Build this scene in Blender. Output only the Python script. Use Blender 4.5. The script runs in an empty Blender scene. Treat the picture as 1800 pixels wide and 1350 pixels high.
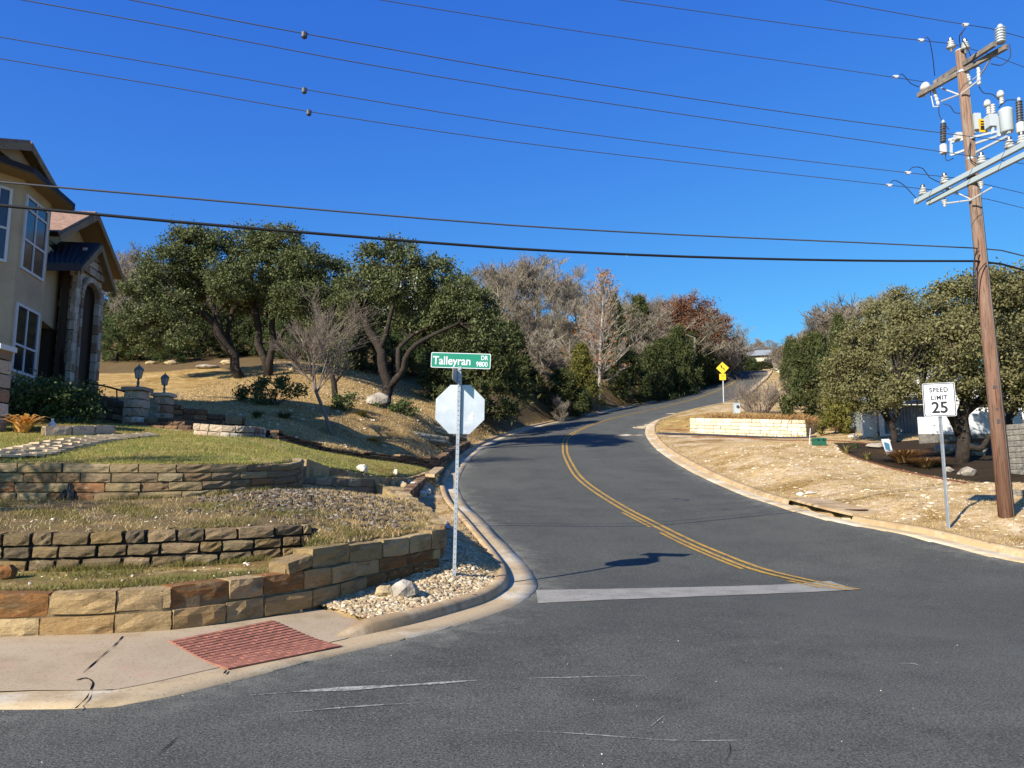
import bpy, math, random
import numpy as np
from mathutils import Vector, Matrix
rnd = random.Random(7)
rng = np.random.default_rng(7)
scene = bpy.context.scene
COL = scene.collection
R_ = math.radians

# ------------------------------------------------------------------ camera, sky, sun, exposure
CAMZ, PITCH, FPX = 1.6, R_(7.8), 1352.0
cd = bpy.data.cameras.new('camera'); cam = bpy.data.objects.new('camera', cd); COL.objects.link(cam)
cam.location = (0, 0, CAMZ); cam.rotation_euler = (R_(90) + PITCH, 0, 0)
cd.sensor_width = 36; cd.lens = 36 * FPX / 1800; cd.clip_start = 0.1; cd.clip_end = 3000
scene.camera = cam
SUN_EL, SUN_AZ = R_(29.0), R_(221.7)          # azimuth clockwise from +Y
world = bpy.data.worlds.new('World'); scene.world = world; world.use_nodes = True
wn = world.node_tree; wn.nodes.clear()
sky = wn.nodes.new('ShaderNodeTexSky'); sky.sky_type = 'NISHITA'; sky.sun_disc = False
sky.sun_elevation = SUN_EL; sky.sun_rotation = SUN_AZ
sky.altitude = 250; sky.air_density = 1.0; sky.dust_density = 0.25; sky.ozone_density = 3.2
hs = wn.nodes.new('ShaderNodeHueSaturation'); hs.inputs['Saturation'].default_value = 1.22
bg = wn.nodes.new('ShaderNodeBackground'); bg.inputs[1].default_value = 0.1
wo = wn.nodes.new('ShaderNodeOutputWorld')
EXPO = 0.8                                    # deep winter blue: per channel response over the whole sky
sep = wn.nodes.new('ShaderNodeSeparateColor'); cmb = wn.nodes.new('ShaderNodeCombineColor')
wn.links.new(sky.outputs[0], hs.inputs['Color']); wn.links.new(hs.outputs[0], sep.inputs[0])
for i_, (pw_, kk) in enumerate(((.871, .48), (.914, .89), (.385, 1.004))):
    a_ = wn.nodes.new('ShaderNodeMath'); a_.operation = 'MULTIPLY'; a_.inputs[1].default_value = .1435; wn.links.new(sep.outputs[i_], a_.inputs[0])
    b_ = wn.nodes.new('ShaderNodeMath'); b_.operation = 'POWER'; b_.inputs[1].default_value = pw_; wn.links.new(a_.outputs[0], b_.inputs[0])
    c_ = wn.nodes.new('ShaderNodeMath'); c_.operation = 'MULTIPLY'; c_.inputs[1].default_value = kk / (.1 * 2 ** EXPO); wn.links.new(b_.outputs[0], c_.inputs[0]); wn.links.new(c_.outputs[0], cmb.inputs[i_])
wn.links.new(cmb.outputs[0], bg.inputs[0]); wn.links.new(bg.outputs[0], wo.inputs[0])
sl = bpy.data.lights.new('sun', 'SUN'); sl.energy = 5.0; sl.angle = R_(0.53); sl.color = (1.0, 0.93, 0.82)
sun = bpy.data.objects.new('sun', sl); COL.objects.link(sun); sun.location = (-30, -35, 40)
sd = Vector((math.sin(SUN_AZ) * math.cos(SUN_EL), math.cos(SUN_AZ) * math.cos(SUN_EL), math.sin(SUN_EL)))
sun.rotation_euler = sd.to_track_quat('Z', 'Y').to_euler()
vs = scene.view_settings
vs.view_transform = 'Standard'; vs.look = 'None'; vs.exposure = EXPO; vs.gamma = 1; vs.use_curve_mapping = False
scene.render.engine = 'CYCLES'; scene.cycles.use_denoising = True
scene.cycles.max_bounces = 6; scene.cycles.transparent_max_bounces = 12
scene.cycles.diffuse_bounces = 3; scene.cycles.glossy_bounces = 2; scene.cycles.transmission_bounces = 4

# ------------------------------------------------------------------ photograph measurements -> places
_cp, _sp = math.cos(PITCH), math.sin(PITCH)
def ray(px, py):
    x = (px - 900) / FPX; y = (675 - py) / FPX
    return np.array([x, _cp - y * _sp, _sp + y * _cp])
def W(px, py, Y):
    d = ray(px, py); return Vector((d[0] * Y / d[1], Y, CAMZ + d[2] * Y / d[1]))
def Wz(px, py, z):
    d = ray(px, py); t = (z - CAMZ) / d[2]; return Vector((d[0] * t, d[1] * t, z))
def px_m(Y): return Y / FPX                   # metres per photo pixel at depth Y

def tps(pts, lam=1e-3):
    P = np.array([(p[0], p[1], p[2]) for p in pts], float); n = len(P)
    s = 10.0; X = P[:, :2] / s
    def U(r2): return np.where(r2 > 1e-12, r2 * np.log(np.maximum(r2, 1e-12)), 0) * .5
    K = U(((X[:, None] - X[None]) ** 2).sum(-1)) + lam * np.eye(n)
    Q = np.c_[np.ones(n), X]
    A = np.block([[K, Q], [Q.T, np.zeros((3, 3))]])
    w = np.linalg.solve(A, np.r_[P[:, 2], 0, 0, 0])
    def f(x, y):
        x = np.asarray(x, float); y = np.asarray(y, float); sh = np.broadcast(x, y).shape
        G = np.stack([np.broadcast_to(x, sh).ravel(), np.broadcast_to(y, sh).ravel()], -1) / s
        out = np.empty(len(G))
        for i in range(0, len(G), 40000):
            g = G[i:i + 40000]
            out[i:i + 40000] = U(((g[:, None] - X[None]) ** 2).sum(-1)) @ w[:n] + w[n] + g @ w[n + 1:]
        return out.reshape(sh)
    return f
def smooth(t): t = np.clip(t, 0, 1); return t * t * (3 - 2 * t)
def catmull(pts, step=0.3):
    P = [Vector(p) for p in pts]; P = [P[0] * 2 - P[1]] + P + [P[-1] * 2 - P[-2]]; out = []
    for i in range(1, len(P) - 2):
        n = max(2, int((P[i + 1] - P[i]).length / step))
        t0 = 0; 
        def kn(a, b): return max((b - a).length, 1e-4) ** .5
        k1 = kn(P[i - 1], P[i]); k2 = k1 + kn(P[i], P[i + 1]); k3 = k2 + kn(P[i + 1], P[i + 2])
        for j in range(n):
            t = k1 + (k2 - k1) * j / n
            A1 = P[i - 1] * ((k1 - t) / k1) + P[i] * (t / k1)
            A2 = P[i] * ((k2 - t) / (k2 - k1)) + P[i + 1] * ((t - k1) / (k2 - k1))
            A3 = P[i + 1] * ((k3 - t) / (k3 - k2)) + P[i + 2] * ((t - k2) / (k3 - k2))
            B1 = A1 * ((k2 - t) / k2) + A2 * (t / k2)
            B2 = A2 * ((k3 - t) / (k3 - k1)) + A3 * ((t - k1) / (k3 - k1))
            out.append(B1 * ((k2 - t) / (k2 - k1)) + B2 * ((t - k1) / (k2 - k1)))
    out.append(P[-2]); return out
def polydist(x, y, poly):
    """distance to a plan polyline and its nearest vertex index, on flat arrays"""
    x = np.ravel(x); y = np.ravel(y); A = np.array([(p[0], p[1]) for p in poly]); D = A[1:] - A[:-1]; L2 = (D ** 2).sum(1)
    best = np.full(len(x), 1e9); idx = np.zeros(len(x)); side = np.zeros(len(x))
    for i in range(0, len(x), 20000):
        px = np.stack([x[i:i + 20000], y[i:i + 20000]], -1)[:, None]
        t = np.clip(((px - A[None, :-1]) * D[None]).sum(-1) / L2, 0, 1)
        q = A[None, :-1] + t[..., None] * D[None]; d2 = ((px - q) ** 2).sum(-1); k = d2.argmin(1); r = np.arange(len(k))
        best[i:i + 20000] = np.sqrt(d2[r, k]); idx[i:i + 20000] = k + t[r, k]
        v = px[:, 0] - A[k]; side[i:i + 20000] = np.sign(D[k, 0] * v[:, 1] - D[k, 1] * v[:, 0])
    return best, idx, side
def inpoly(x, y, poly):
    x = np.asarray(x); y = np.asarray(y); c = np.zeros(x.shape, bool); n = len(poly); j = n - 1
    for i in range(n):
        xi, yi = poly[i][0], poly[i][1]; xj, yj = poly[j][0], poly[j][1]
        if yi != yj:
            c ^= ((yi > y) != (yj > y)) & (x < (xj - xi) * (y - yi) / (yj - yi) + xi)
        j = i
    return c

# ------------------------------------------------------------------ mesh helpers
def link(o, parent=None):
    COL.objects.link(o)
    if parent is not None: o.parent = parent
    return o
def setp(o, label=None, cat=None, group=None, kind=None):
    if label: o['label'] = label
    if cat: o['category'] = cat
    if group: o['group'] = group
    if kind: o['kind'] = kind
    return o
def empty(name, loc, label=None, cat=None, group=None, rot=(0, 0, 0)):
    o = bpy.data.objects.new(name, None); o.location = loc; o.rotation_euler = rot; o.empty_display_size = .2
    link(o); return setp(o, label, cat, group)
def mesh_np(name, V, F, mats, midx=None, smoothf=False):
    """V (n,3); F (m,k) all faces of one size"""
    me = bpy.data.meshes.new(name); V = np.asarray(V, np.float32); F = np.asarray(F, np.int32); m, k = F.shape
    me.vertices.add(len(V)); me.vertices.foreach_set('co', V.ravel())
    me.loops.add(m * k); me.loops.foreach_set('vertex_index', F.ravel())
    me.polygons.add(m); me.polygons.foreach_set('loop_start', np.arange(0, m * k, k, dtype=np.int32))
    for mt in (mats if isinstance(mats, (list, tuple)) else [mats]): me.materials.append(mt)
    if midx is not None: me.polygons.foreach_set('material_index', np.asarray(midx, np.int32))
    me.polygons.foreach_set('use_smooth', np.full(m, smoothf))
    me.update(calc_edges=True); return me
class MB:
    def __init__(s): s.v = []; s.f = []; s.m = []; s.cur = 0; s.sm = []; s.smooth = False
    def add(s, vs, fs):
        b = len(s.v); s.v += [tuple(v) for v in vs]; s.f += [tuple(b + i for i in f) for f in fs]
        s.m += [s.cur] * len(fs); s.sm += [s.smooth] * len(fs); return s
    def box(s, c, size, M=None):
        x, y, z = [a / 2 for a in size]; c = Vector(c)
        vs = [Vector((sx * x, sy * y, sz * z)) for sx in (-1, 1) for sy in (-1, 1) for sz in (-1, 1)]
        if M is not None: vs = [M @ v for v in vs]
        return s.add([c + v for v in vs], [(0, 1, 3, 2), (4, 6, 7, 5), (0, 4, 5, 1), (2, 3, 7, 6), (0, 2, 6, 4), (1, 5, 7, 3)])
    def beam(s, a, b, w, h, up=(0, 0, 1)):
        a = Vector(a); b = Vector(b); d = b - a; L = d.length; d.normalize(); u = Vector(up); sde = d.cross(u)
        if sde.length < 1e-3: sde = d.cross(Vector((1, 0, 0)))
        sde.normalize(); u = sde.cross(d)
        M = Matrix((d, sde, u)).transposed()
        return s.box((a + b) / 2, (L, w, h), M)
    def tube(s, pts, rad, n=6, caps=True):
        pts = [Vector(p) for p in pts]; k = len(pts)
        if not hasattr(rad, '__len__'): rad = [rad] * k
        ref = None; vs = []
        for i in range(k):
            t = (pts[min(i + 1, k - 1)] - pts[max(i - 1, 0)])
            t = t.normalized() if t.length > 1e-9 else Vector((0, 0, 1))
            if ref is None:
                ref = Vector((0, 0, 1)).cross(t)
                if ref.length < .05: ref = Vector((1, 0, 0)).cross(t)
            ref = (ref - t * ref.dot(t)).normalized(); bi = t.cross(ref)
            for j in range(n):
                a = 2 * math.pi * j / n; vs.append(pts[i] + (ref * math.cos(a) + bi * math.sin(a)) * rad[i])
        fs = [(i * n + j, i * n + (j + 1) % n, (i + 1) * n + (j + 1) % n, (i + 1) * n + j) for i in range(k - 1) for j in range(n)]
        if caps: fs += [tuple(range(n - 1, -1, -1)), tuple((k - 1) * n + j for j in range(n))]
        return s.add(vs, fs)
    def lathe(s, o, prof, n=12, axis=(0, 0, 1)):
        """prof: (radius, height along axis)"""
        ax = Vector(axis).normalized(); o = Vector(o)
        return s._lathe(o, ax, prof, n)
    def _lathe(s, o, ax, prof, n):
        ref = Vector((1, 0, 0)) if abs(ax.x) < .9 else Vector((0, 1, 0)); ref = (ref - ax * ref.dot(ax)).normalized(); bi = ax.cross(ref)
        vs = [o + ax * h + (ref * math.cos(2 * math.pi * j / n) + bi * math.sin(2 * math.pi * j / n)) * max(r, 1e-4) for r, h in prof for j in range(n)]
        k = len(prof)
        fs = [(i * n + j, i * n + (j + 1) % n, (i + 1) * n + (j + 1) % n, (i + 1) * n + j) for i in range(k - 1) for j in range(n)]
        fs += [tuple(range(n - 1, -1, -1)), tuple((k - 1) * n + j for j in range(n))]
        return s.add(vs, fs)
    def prism(s, poly, ext):
        """planar polygon (3D points) swept along ext"""
        P = [Vector(p) for p in poly]; e = Vector(ext); n = len(P)
        return s.add(P + [p + e for p in P], [tuple(range(n - 1, -1, -1)), tuple(range(n, 2 * n))] + [(i, (i + 1) % n, n + (i + 1) % n, n + i) for i in range(n)])
    def ico(s, c, r, jit=.25, seed=None, sub=False):
        q = random.Random(seed) if seed is not None else rnd
        t = 1.618; B = [(-1, t, 0), (1, t, 0), (-1, -t, 0), (1, -t, 0), (0, -1, t), (0, 1, t), (0, -1, -t), (0, 1, -t), (t, 0, -1), (t, 0, 1), (-t, 0, -1), (-t, 0, 1)]
        F = [(0, 11, 5), (0, 5, 1), (0, 1, 7), (0, 7, 10), (0, 10, 11), (1, 5, 9), (5, 11, 4), (11, 10, 2), (10, 7, 6), (7, 1, 8), (3, 9, 4), (3, 4, 2), (3, 2, 6), (3, 6, 8), (3, 8, 9), (4, 9, 5), (2, 4, 11), (6, 2, 10), (8, 6, 7), (9, 8, 1)]
        V = [Vector(b).normalized() for b in B]
        if sub:
            cache = {}; NF = []
            def mid(a, b):
                k = (min(a, b), max(a, b))
                if k not in cache: V.append(((V[a] + V[b]) / 2).normalized()); cache[k] = len(V) - 1
                return cache[k]
            for a, b, d in F:
                x, y, z = mid(a, b), mid(b, d), mid(d, a); NF += [(a, x, z), (b, y, x), (d, z, y), (x, y, z)]
            F = NF
        rr = Vector(r) if hasattr(r, '__len__') else Vector((r, r, r)); c = Vector(c)
        return s.add([c + Vector((v.x * rr.x, v.y * rr.y, v.z * rr.z)) * (1 + q.uniform(-jit, jit)) for v in V], F)
    def mesh(s, name, mats):
        me = bpy.data.meshes.new(name); me.from_pydata(s.v, [], s.f)
        for m in (mats if isinstance(mats, (list, tuple)) else [mats]): me.materials.append(m)
        if any(s.m): me.polygons.foreach_set('material_index', s.m)
        if any(s.sm): me.polygons.foreach_set('use_smooth', s.sm)
        me.update(); return me
    def build(s, name, mats, parent=None, loc=None, keep=True):
        """world-coordinate geometry parented under an Empty keeps its place"""
        if parent is not None and keep:
            Mi = pmat(parent).inverted(); s.v = [tuple(Mi @ Vector(v)) for v in s.v]
        o = bpy.data.objects.new(name, s.mesh(name, mats)); link(o, parent)
        if loc is not None: o.location = loc
        return o
def lmat(o): return Matrix.LocRotScale(o.location, o.rotation_euler, o.scale)
def pmat(o):
    M = lmat(o)
    while o.parent is not None: o = o.parent; M = lmat(o) @ M
    return M
def put(name, me, parent=None, M=None):
    o = bpy.data.objects.new(name, me)
    if M is not None:
        if parent is not None: M = pmat(parent).inverted() @ M
        o.location, q, o.scale = M.decompose(); o.rotation_euler = q.to_euler()
    return link(o, parent)

# ------------------------------------------------------------------ materials
def C(h):
    h = h.lstrip('#'); r = [int(h[i:i + 2], 16) / 255 for i in (0, 2, 4)]
    return tuple(c / 12.92 if c <= .04045 else ((c + .055) / 1.055) ** 2.4 for c in r) + (1,)
def mk(name, base, layers=(), rough=.85, bump=None, spec=.25, metal=0, obj=0, island=None, transl=0, coords='world', voro=None, attr=None, objcols=None, stretch=None, attr2=None):
    m = bpy.data.materials.new(name); m.use_nodes = True; nt = m.node_tree; N = nt.nodes; N.clear(); Lk = nt.links.new
    out = N.new('ShaderNodeOutputMaterial'); b = N.new('ShaderNodeBsdfPrincipled')
    b.inputs['Roughness'].default_value = rough; b.inputs['Specular IOR Level'].default_value = spec; b.inputs['Metallic'].default_value = metal
    if coords == 'world':
        g = N.new('ShaderNodeNewGeometry'); vec = g.outputs['Position']
    else:
        tc = N.new('ShaderNodeTexCoord'); oi = N.new('ShaderNodeObjectInfo'); ad = N.new('ShaderNodeVectorMath'); ad.operation = 'MULTIPLY_ADD'
        Lk(oi.outputs['Random'], ad.inputs[0]); ad.inputs[1].default_value = (37, 51, 29); Lk(tc.outputs['Object'], ad.inputs[2]); vec = ad.outputs[0]
    if stretch:
        vm = N.new('ShaderNodeVectorMath'); vm.operation = 'MULTIPLY'; Lk(vec, vm.inputs[0]); vm.inputs[1].default_value = stretch; vec = vm.outputs[0]
    def noise(scale, detail=4, rough_=.6, dist=0, v=None):
        n = N.new('ShaderNodeTexNoise'); n.inputs['Scale'].default_value = scale; n.inputs['Detail'].default_value = detail
        n.inputs['Roughness'].default_value = rough_; n.inputs['Distortion'].default_value = dist; Lk(v or vec, n.inputs['Vector']); return n.outputs['Fac']
    def ramp01(x, lo, hi):
        r = N.new('ShaderNodeMapRange'); r.inputs['From Min'].default_value = lo; r.inputs['From Max'].default_value = hi; Lk(x, r.inputs['Value']); return r.outputs[0]
    def mix(fac, a, c2, kind='MIX'):
        x = N.new('ShaderNodeMix'); x.data_type = 'RGBA'; x.blend_type = kind
        if isinstance(fac, float): x.inputs[0].default_value = fac
        else: Lk(fac, x.inputs[0])
        for sock, val in ((x.inputs[6], a), (x.inputs[7], c2)):
            if isinstance(val, tuple): sock.default_value = val
            else: Lk(val, sock)
        return x.outputs[2]
    col = base
    if island:
        g2 = N.new('ShaderNodeNewGeometry'); r = N.new('ShaderNodeValToRGB'); cr = r.color_ramp
        cr.elements[0].color = island[0]; cr.elements[1].color = island[-1]
        for i, cc in enumerate(island[1:-1]): e = cr.elements.new((i + 1) / (len(island) - 1)); e.color = cc
        Lk(g2.outputs['Random Per Island'], r.inputs[0]); col = r.outputs[0]
    if objcols:
        oi2 = N.new('ShaderNodeObjectInfo'); r = N.new('ShaderNodeValToRGB'); cr = r.color_ramp; cr.interpolation = 'CONSTANT'
        cr.elements[0].color = objcols[0]; cr.elements[1].position = (len(objcols) - 1) / len(objcols); cr.elements[1].color = objcols[-1]
        for i, cc in enumerate(objcols[1:-1]): e = cr.elements.new((i + 1) / len(objcols)); e.color = cc
        Lk(oi2.outputs['Random'], r.inputs[0]); col = r.outputs[0]
    def zones(col, lst, top):
        for aname, c2, sc, k in lst:           # painted zone edge broken up by noise
            a = N.new('ShaderNodeAttribute'); a.attribute_name = aname
            s_ = N.new('ShaderNodeMath'); s_.operation = 'ADD'; Lk(a.outputs['Fac'], s_.inputs[0])
            nn = ramp01(noise(sc, 5), .5 - k, .5 + k); s2 = N.new('ShaderNodeMath'); s2.operation = 'MULTIPLY_ADD'
            Lk(nn, s2.inputs[0]); s2.inputs[1].default_value = .9; s2.inputs[2].default_value = -.45
            s3 = N.new('ShaderNodeMath'); s3.operation = 'MULTIPLY'; Lk(s2.outputs[0], s3.inputs[0])
            one = N.new('ShaderNodeMath'); one.operation = 'GREATER_THAN'; Lk(a.outputs['Fac'], one.inputs[0]); one.inputs[1].default_value = .02
            Lk(one.outputs[0], s3.inputs[1]); Lk(s3.outputs[0], s_.inputs[1])
            s_.use_clamp = True; sm_ = N.new('ShaderNodeMath'); sm_.operation = 'MULTIPLY'; Lk(s_.outputs[0], sm_.inputs[0]); sm_.inputs[1].default_value = top; col = mix(sm_.outputs[0], col, c2)
        return col
    if attr: col = zones(col, attr, 1.0)
    for ly in layers:
        c2, sc, lo, hi = ly[:4]; det = ly[4] if len(ly) > 4 else 4; kind = ly[5] if len(ly) > 5 else 'MIX'
        col = mix(ramp01(noise(sc, det), lo, hi), col, c2, kind)
    if attr2: col = zones(col, attr2, .85)
    if voro:                                     # speckle: (scale, colour, radius)
        for sc, c2, rad in voro:
            v = N.new('ShaderNodeTexVoronoi'); v.inputs['Scale'].default_value = sc; Lk(vec, v.inputs['Vector'])
            col = mix(ramp01(v.outputs['Distance'], rad, rad * .6), col, c2)
    if obj:
        oi3 = N.new('ShaderNodeObjectInfo'); hv = N.new('ShaderNodeHueSaturation')
        mr = N.new('ShaderNodeMapRange'); Lk(oi3.outputs['Random'], mr.inputs[0]); mr.inputs[3].default_value = 1 - obj; mr.inputs[4].default_value = 1 + obj
        Lk(mr.outputs[0], hv.inputs['Value']); Lk(col if not isinstance(col, tuple) else mix(0.0, col, col), hv.inputs['Color']); col = hv.outputs[0]
    if isinstance(col, tuple): b.inputs['Base Color'].default_value = col
    else: Lk(col, b.inputs['Base Color'])
    if bump:
        prev = None
        for sc, st, dist in bump:
            bp = N.new('ShaderNodeBump'); bp.inputs['Strength'].default_value = st; bp.inputs['Distance'].default_value = dist
            Lk(noise(sc, 6, .65), bp.inputs['Height'])
            if prev: Lk(prev, bp.inputs['Normal'])
            prev = bp.outputs[0]
        Lk(prev, b.inputs['Normal'])
    if transl:
        t = N.new('ShaderNodeBsdfTranslucent'); ms = N.new('ShaderNodeMixShader'); ms.inputs[0].default_value = transl
        if isinstance(col, tuple): t.inputs[0].default_value = col
        else: Lk(col, t.inputs[0])
        Lk(b.outputs[0], ms.inputs[1]); Lk(t.outputs[0], ms.inputs[2]); Lk(ms.outputs[0], out.inputs[0])
    else: Lk(b.outputs[0], out.inputs[0])
    return m
M = {}
M['asphalt'] = mk('asphalt', (.078, .078, .062, 1), [((.1, .1, .081, 1), .35, .42, .68), ((.062, .061, .05, 1), .9, .5, .72), ((.022, .023, .018, 1), 62, .47, .66, 3), ((.185, .185, .15, 1), 48, .53, .7, 3), ((.035, .036, .03, 1), 20, .57, .74, 3)],
                    rough=.85, bump=[(70, .6, .014), (9, .2, .01)], spec=.25, voro=[(7, (.42, .4, .33, 1), .035), (3.1, (.4, .38, .3, 1), .02)], attr=[('track', (.056, .055, .046, 1), .9, .3), ('old', (.14, .139, .114, 1), 2.2, .25), ('grit', (.26, .245, .19, 1), 3.5, .2)])
M['seal'] = mk('asphalt_patch', (.04, .04, .044, 1), [((.06, .06, .06, 1), 30, .5, .7)], rough=.85, bump=[(70, .5, .01)])
M['dust'] = mk('pale_dust', (.4, .385, .33, 1), [((.13, .128, .105, 1), 14, .46, .62), ((.1, .1, .085, 1), 60, .5, .64)], rough=.9)
M['kerb'] = mk('tan_concrete', C('#b1966f'), [(C('#957d5b'), .9, .45, .7), (C('#c4af8d'), 2.6, .5, .72), (C('#7b684c'), 7, .6, .8), (C('#8a775a'), 60, .5, .75)], rough=.9, bump=[(45, .4, .008), (6, .3, .02)])
M['gutter'] = mk('gutter_concrete', C('#b59f7b'), [(C('#c8bca2'), .8, .48, .62), (C('#8f7b5c'), 1.7, .52, .75), (C('#7d6c52'), 35, .55, .75)], rough=.9, bump=[(45, .4, .006)])
M['walk'] = mk('sidewalk_concrete', C('#a69275'), [(C('#b9a688'), .7, .42, .66), (C('#937e5f'), 1.4, .5, .72), (C('#b0927a'), 2.1, .6, .75), (C('#75664a'), 40, .55, .78)], rough=.9, bump=[(60, .35, .006)])
M['white_conc'] = mk('white_streaked_concrete', C('#b9b5ad'), [(C('#8f8a80'), 3, .45, .7), (C('#6d675c'), 11, .55, .75)], rough=.9, bump=[(20, .4, .02)])
M['white_paint'] = mk('worn_white_paint', (.3, .28, .225, 1), [((.22, .205, .165, 1), 2.2, .45, .7), ((.12, .12, .12, 1), 18, .57, .68, 5)], rough=.7)
M['yellow_paint'] = mk('worn_yellow_paint', C('#b18a3a'), [(C('#8f7645'), 1.6, .42, .68), (C('#4b4539'), 14, .54, .66, 5)], rough=.7)
M['ground'] = mk('lawn_ground', C('#a88a54'), [(C('#8a6d3c'), .6, .45, .65), (C('#c3a774'), 1.7, .5, .7), (C('#6f5630'), 6, .52, .72), (C('#4f3f24'), 28, .55, .78)], rough=.95, spec=.1,
                   bump=[(22, .8, .04), (4, .5, .08)],
                   attr=[('green', C('#6c7a33'), 1.3, .2), ('pale', C('#d2bd9f'), 1.8, .16)], attr2=[('soil', C('#5b4d3b'), 1.6, .22), ('litter', C('#5a4a33'), .9, .22), ('shaded_mulch', C('#2a221b'), 2.5, .15)])  # bed mulch near-black, with the shade under the oaks put into its colour
M['dark'] = mk('dark_recess', (.012, .011, .01, 1), rough=1, spec=0)

# ------------------------------------------------------------------ kerb lines of the two streets (photo x, y, distance)
LE = [(-60, -12, .0), (-30, -3, .0), (-14, 2.7, .0), (-8, 4.6, 0)]
LE += [tuple(Wz(a, b, 0.0)) for a, b in ((0, 1248), (200, 1243), (400, 1200), (600, 1150), (760, 1112), (850, 1085), (915, 1060))]
LE += [tuple(W(*p)) for p in ((943, 1036, 12.3), (938, 1010, 13.9), (918, 985, 15.3), (880, 945, 17.6), (848, 912, 20.2), (820, 885, 23.3), (806, 856, 27.5), (808, 840, 29.8), (815, 825, 32), (830, 805, 36.5), (850, 789, 41),
       (885, 771, 48), (930, 755, 55), (965, 746, 59.5), (1000, 738, 63), (1050, 728, 68), (1110, 715, 75), (1160, 705, 81), (1200, 695, 87), (1230, 683, 93), (1250, 670, 99), (1262, 660, 105))]
LE += [(27.5, 111, 18.2), (24, 119, 19.2), (16, 126, 20)]
RE = [(60, 25, .6), (30, 15.9, .35), (17, 11.8, .1), (12.5, 11.6, .05), (10.6, 13.0, .1)]
RE += [tuple(W(*p)) for p in ((1800, 990, 14.6), (1700, 968, 16), (1580, 938, 18), (1470, 918, 20), (1360, 888, 23.3), (1300, 868, 26), (1240, 842, 29.8), (1190, 815, 34.5), (1160, 795, 39.5), (1142, 777, 44.5),
       (1134, 760, 49), (1141, 745, 53), (1170, 733, 56.5), (1210, 722, 60), (1260, 711, 65), (1290, 702, 69.5), (1312, 690, 76), (1328, 676, 84), (1342, 664, 96))]
RE += [(35.5, 106, 18), (36, 114, 19.2), (33, 124, 20.2), (22, 133, 21)]
LEc, REc = catmull(LE, .35), catmull(RE, .35)
rp = [p for p in LE[::1]] + list(RE) + [(x, y, 0.0) for x in (-30, -10, -3, 0, 4, 8, 14, 25) for y in (-12, -3, 3)] + [(30, 8, .1), (60, 5, .2), (2, 7, 0), (5, 9, 0.0), (9, 7, 0), (4, 11.5, 0), (7, 11, .02), (-60, -30, 0), (60, -20, 0), (2.5, 12.2, 0)]
rp += [tuple(W(*p)) for p in ((1330, 1005, 15.1), (1230, 965, 17.1), (1160, 930, 20.2), (1085, 888, 23.6), (1020, 845, 28.8), (1000, 815, 34.3), (992, 790, 41.2))]
Rz = tps(rp, .002)
GUT, KW, KH = .46, .2, .15                       # gutter pan, kerb width, kerb height
dLw = lambda x, y: polydist(x, y, LEc[::2])
dRw = lambda x, y: polydist(x, y, REc[::2])

# ------------------------------------------------------------------ retaining walls in plan: x, y, foot z, top z
A_w = [(-14, 5.2, .1, .5), (-9, 6.75, .1, .54), (-5.2, 7.75, .1, .575), (-4.2, 8.05, .11, .575), (-3.65, 8.28, .12, .58), (-3.0, 8.95, .13, .61), (-2.4, 9.7, .17, .625), (-1.98, 10.7, .24, .635), (-1.5, 11.6, .3, .66), (-1.12, 12.3, .38, .68)]
A_top = [(-2.66, 9.36, .62, .69), (-2.4, 9.8, .62, .87), (-1.98, 10.7, .62, .88), (-1.5, 11.6, .65, .92), (-1.12, 12.3, .67, .98), (-1.06, 12.9, .6, 1.04), (-1.3, 13.9, .6, 1.17), (-1.72, 15.1, .7, 1.36), (-2.15, 16.2, .8, 1.55), (-2.5, 17.0, .9, 1.7)]
B_w = [(-14, 7.4, .5, 1.02), (-9, 8.9, .56, 1.05), (-6.4, 9.55, .58, 1.07), (-5.07, 9.8, .6, 1.08), (-3.9, 10.2, .62, 1.1), (-3.2, 10.65, .66, 1.11), (-2.8, 11.0, .7, 1.12)]
C_w = [(-16, 9.5, 1.35, 1.96), (-11, 11.3, 1.36, 2.0), (-8.2, 12.3, 1.4, 2.02), (-6.5, 12.5, 1.4, 2.02), (-5.2, 13.1, 1.45, 2.03), (-4.5, 13.9, 1.55, 2.05), (-4.1, 14.7, 1.6, 2.1), (-4.12, 15.3, 1.75, 2.22)]
E_w = [(-4.12, 15.45, 1.8, 2.22), (-4.05, 17.0, 1.8, 2.12), (-3.93, 19, 1.75, 2.05), (-3.75, 21.2, 1.68, 1.98), (-3.52, 23.2, 1.66, 1.95), (-3.2, 25.4, 1.75, 2.02), (-2.88, 27, 1.95, 2.22)]
D_w = [(-4.3, 15.1, 1.5, 1.84), (-3.7, 15.9, 1.35, 1.84), (-3.1, 16.7, 1.3, 1.83), (-2.98, 17.0, 1.3, 1.83), (-3.2, 17.7, 1.4, 1.83)]
F_w = [(-6.67, 22, 2.85, 3.26), (-6.3, 23.2, 2.75, 3.12), (-5.98, 24.5, 2.68, 2.99), (-5.1, 26.5, 2.55, 2.85), (-4.14, 28, 2.45, 2.84), (-3.4, 29.4, 2.35, 2.83), (-2.85, 30.5, 2.3, 2.84)]
G_w = [(-2.85, 30.5, 2.2, 2.84), (-2.76, 32, 2.35, 3.0), (-2.72, 34.5, 2.7, 3.32), (-2.5, 37.5, 3.15, 3.72), (-2.2, 41, 3.65, 4.15)]
H1_w = [tuple(W(*p)) + (W(*p).z + .33,) for p in ((520, 762, 31), (590, 762, 32.5), (660, 765, 33.5), (730, 772, 34.5), (790, 780, 36))]
H2_w = [tuple(W(*p)) + (W(*p).z + .3,) for p in ((545, 751, 33.5), (620, 750, 35), (700, 753, 36.5), (770, 760, 38), (822, 772, 39.5))]
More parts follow.
